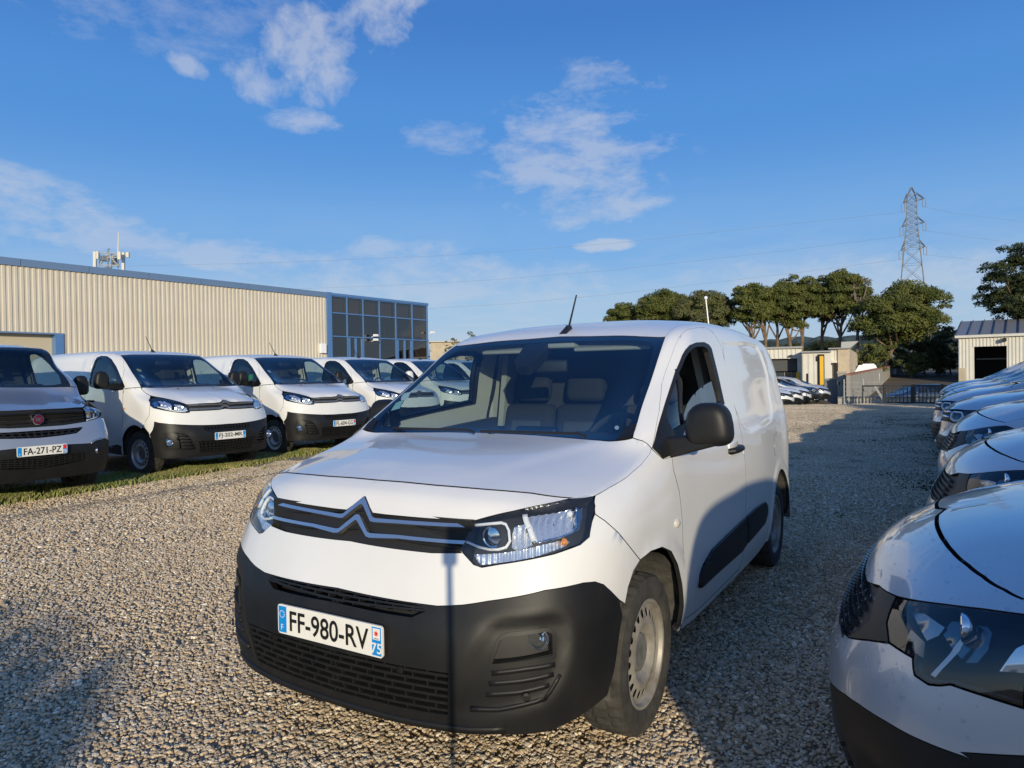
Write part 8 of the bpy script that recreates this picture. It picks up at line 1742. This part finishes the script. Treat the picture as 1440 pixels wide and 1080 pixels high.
def hills():
    def ridge(name, D, pts, m, jit, seed, nseg=260, depth=200):
        rs = np.random.default_rng(seed); px = np.linspace(-700, 2300, nseg); py = np.interp(px, [p[0] for p in pts], [p[1] for p in pts]); v = []; f = []
        for r_ in range(6):
            for i in range(nseg):
                q = at_depth(px[i], 528, D+r_*depth/5); hz = at_depth(px[i], py[i], D+r_*depth/5)[2]; prof = [0, .55, .85, 1.0, .95, .6][r_]; q[2] = -2+(hz+2)*prof+rs.normal(0, jit)*(r_ > 0); v.append(q)
        for r_ in range(5):
            for i in range(nseg-1): a = r_*nseg+i; f.append((a, a+1, a+nseg+1, a+nseg))
        tag(mesh_obj(name, v, f, m, smooth=False), kind='structure')
    ridge('hills', 1500, [(-700, 521), (300, 517), (700, 512), (900, 500), (1010, 482), (1120, 474), (1230, 472), (1350, 478), (1500, 484), (2300, 505)], mat('far_hill', (.075, .105, .085), .95, var=.4, var_scale=.006), 3, 1, depth=700)  # far hill green is paler, with some haze put into the colour
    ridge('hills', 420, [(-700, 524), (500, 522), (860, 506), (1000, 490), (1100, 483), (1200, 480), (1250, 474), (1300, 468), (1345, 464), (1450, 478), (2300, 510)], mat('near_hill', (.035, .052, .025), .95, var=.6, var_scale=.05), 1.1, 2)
hills()
def pylon():
    D = 230; X = lambda px, py, k=0.0: at_depth(px, py, D+k); base = X(1284, 528); base[2] = 0; T = empty('pylon', base, 0, 'lattice electricity pylon rising behind the wide pine', 'pylon'); ST = mat('pylon_steel', (.20, .20, .21), .6, metal=.3); o = base
    sy = ray(1284, 528); sy[2] = 0; sy = sy/np.linalg.norm(sy); sx = np.array([sy[1], -sy[0], 0]); z = lambda py: X(1284, py)[2]
    lv = [(264.5, .15), (274, 1.0), (283, 1.45), (300, 1.5), (316, 1.6), (332, 1.95), (350, 2.3), (372, 2.75), (398, 3.3), (430, 4.0), (470, 5.0), (520, 6.2)]
    legs = MB(); br = MB()
    cor = lambda w, s: sx*w*s[0]+sy*w*s[1]
    S4 = [(-1, -1), (1, -1), (1, 1), (-1, 1)]
    for i in range(len(lv)-1):
        (p0, w0), (p1, w1) = lv[i], lv[i+1]; z0, z1 = z(p0), z(p1)
        for s in S4: legs.bar(cor(w0, s)+UP*z0, cor(w1, s)+UP*z1, .24)
        n = 2 if i in (2, 3, 4, 5) else 1
        for k in range(n):
            za, zb = z0+(z1-z0)*k/n, z0+(z1-z0)*(k+1)/n; wa, wb = w0+(w1-w0)*k/n, w0+(w1-w0)*(k+1)/n
            for q in range(4):
                a, b = S4[q], S4[(q+1) % 4]; br.bar(cor(wa, a)+UP*za, cor(wb, b)+UP*zb, .12); br.bar(cor(wa, b)+UP*za, cor(wb, a)+UP*zb, .12); br.bar(cor(wb, a)+UP*zb, cor(wb, b)+UP*zb, .10)
    legs.build('tower_legs', ST, T, smooth=False); tag(br.build('lattice', ST, T, smooth=False), kind='stuff')
    ins = mat('insulator', (.22, .25, .27), .3); tips = []
    for (py, lx, ly, rx, ry, w) in ((283, 1270, 286, 1299.7, 279), (316, 1268, 319.5, 1300.2, 312.5), (350, 1266.7, 352.5, 1301, 346.5)) and ((283, 1270, 286, 1299.7, 279, 1.45), (316, 1268, 319.5, 1300.2, 312.5, 1.6), (350, 1266.7, 352.5, 1301, 346.5, 2.3)):
        for sd, (tx, ty) in ((-1, (lx, ly)), (1, (rx, ry))):
            tip = X(tx, ty, -4*sd*-1)-o; m = MB()
            for s2 in (-1, 1):
                m.bar(cor(w, (sd, s2))+UP*z(py), tip, .18); m.bar(cor(w*.95, (sd, s2))+UP*(z(py)+2.2), tip, .18)
            m.bar(cor(w, (sd, 0))*.5+tip*.5+UP*(z(py)*.5), cor(w*.95, (sd, 0))*.5+tip*.5+UP*((z(py)+2.2)*.5), .15); m.build('cross_arm', ST, T, smooth=False)
            for k in (-.45, .45):
                m = MB(); a = tip+sx*k; m.tube([a, a-UP*2.7], .13, 6); m.build('insulator_string', ins, T)
            m = MB(); m.bar(tip-sx*.5-UP*2.75, tip+sx*.5-UP*2.75, .12); m.build('yoke', ST, T, smooth=False); tips.append((sd, tip-UP*2.8+o))
    WM = mat('power_cable', (.20, .205, .215), .6)
    Lf = [[(1100, 316), (860, 342.5), (640, 358.5), (400, 369), (150, 375), (-300, 372)], [(1100, 353), (860, 380), (700, 393), (580, 400), (300, 411), (-300, 405)], [(1100, 386), (860, 414), (720, 427), (600, 434), (300, 446), (-300, 440)]]; Rt = [[(1340, 300), (1440, 312), (1800, 335)], [(1340, 330), (1440, 344), (1800, 366)], [(1340, 362), (1440, 375), (1800, 396)]]
    names = {(-1, 0): 'top power cable running left from the pylon', (-1, 1): 'middle power cable running left from the pylon', (-1, 2): 'lowest power cable running left from the pylon', (1, 0): 'top power cable running right from the pylon', (1, 1): 'middle power cable running right from the pylon', (1, 2): 'lowest power cable running right from the pylon'}
    ct = {-1: 0, 1: 0}
    for sd, tip in tips:
        k = ct[sd]; ct[sd] += 1; P = [tip]+[X(*q, (i+1)*(14 if sd < 0 else 25)) for i, q in enumerate((Lf if sd < 0 else Rt)[k])]; m = MB(); m.tube(P, .03, 5); tag(m.build('power_cable', WM), names[(sd, k)], 'cable', 'power cables strung from the pylon')
pylon()
def street_lamp():
    q = at_depth(994, 455, 34); base = np.array([q[0], q[1], 0.0]); T = empty('lamp_post', base, 0, 'thin white pole with a round head showing above the van roof', 'lamp post'); top = at_depth(992.5, 420, 34)-base; m = MB(); m.tube([np.array([.1, .0, 0]), at_depth(998, 470, 34)-base, top], [.035, .03, .028], 8); m.build('pole', LAMPWHITE, T); m = MB(); m.lathe([(-.09, .001), (-.06, .07), (0, .09), (.06, .07), (.09, .001)], 16, 'z', org=tuple(top+UP*.04)); m.build('lamp_head', LAMPWHITE, T)
street_lamp()

# ------------------------------------------------------------------ unseen things behind the camera; the van and round tree are added for shade
def behind():
    for (x, y, lab) in ((8.0, -3.1, 'white panel van added behind the camera to cast shade, rear doors to the lane'),):
        o = copy_tree(PVAN); o.rotation_euler = (0, 0, math.pi/2); o.location = (x, y, 0); o.scale = (1, 1, 1.05); tag(o, lab, 'van'); del o['group']
    base = (7.3, -14.6, 0); make_tree('round_tree', base, 3.86, 3.6, .3, 'leafy round tree added behind the camera on the left to cast shade', 'tree', None, 131, SHRUBM, BARK_G, clumps=90, per=420, size=.14, umbrella=False)
    for i, (y, hh, lab) in enumerate(((7.5, 5.0, 'leafy tree behind the silver cars, nearest the camera'), (11.0, 5.4, 'leafy tree behind the silver cars, second from the camera'), (14.6, 5.2, 'leafy tree behind the silver cars, third from the camera'), (18.2, 5.6, 'leafy tree behind the silver cars, farthest from the camera'))):
        make_tree('round_tree', (13.2+.4*math.sin(y), y, 0), hh, 4.2, .5, lab, 'tree', 'leafy trees behind the silver cars', 140+i, SHRUBM, BARK_G, clumps=80, per=330, size=.16, umbrella=False)
    T = empty('monopod', (CAM_P[0]-CF[0]*.06+CR[0]*.07, CAM_P[1]-CF[1]*.06+CR[1]*.07, 0), math.atan2(CR[1], CR[0]), 'black monopod with a phone clamped on top behind the view', 'monopod'); m = MB(); m.tube([(-.07, -.05, 0), (-.07, -.05, CAM_P[2]-.10)], .011, 8); m.build('pole', PLASTIC_D, T); rounded_box('phone', (.165, .012, .078), (0, 0, CAM_P[2]-.022), .005, GLOSSBLACK, T); rounded_box('clamp', (.05, .04, .06), (-.07, -.03, CAM_P[2]-.08), .008, PLASTIC_D, T)
behind()
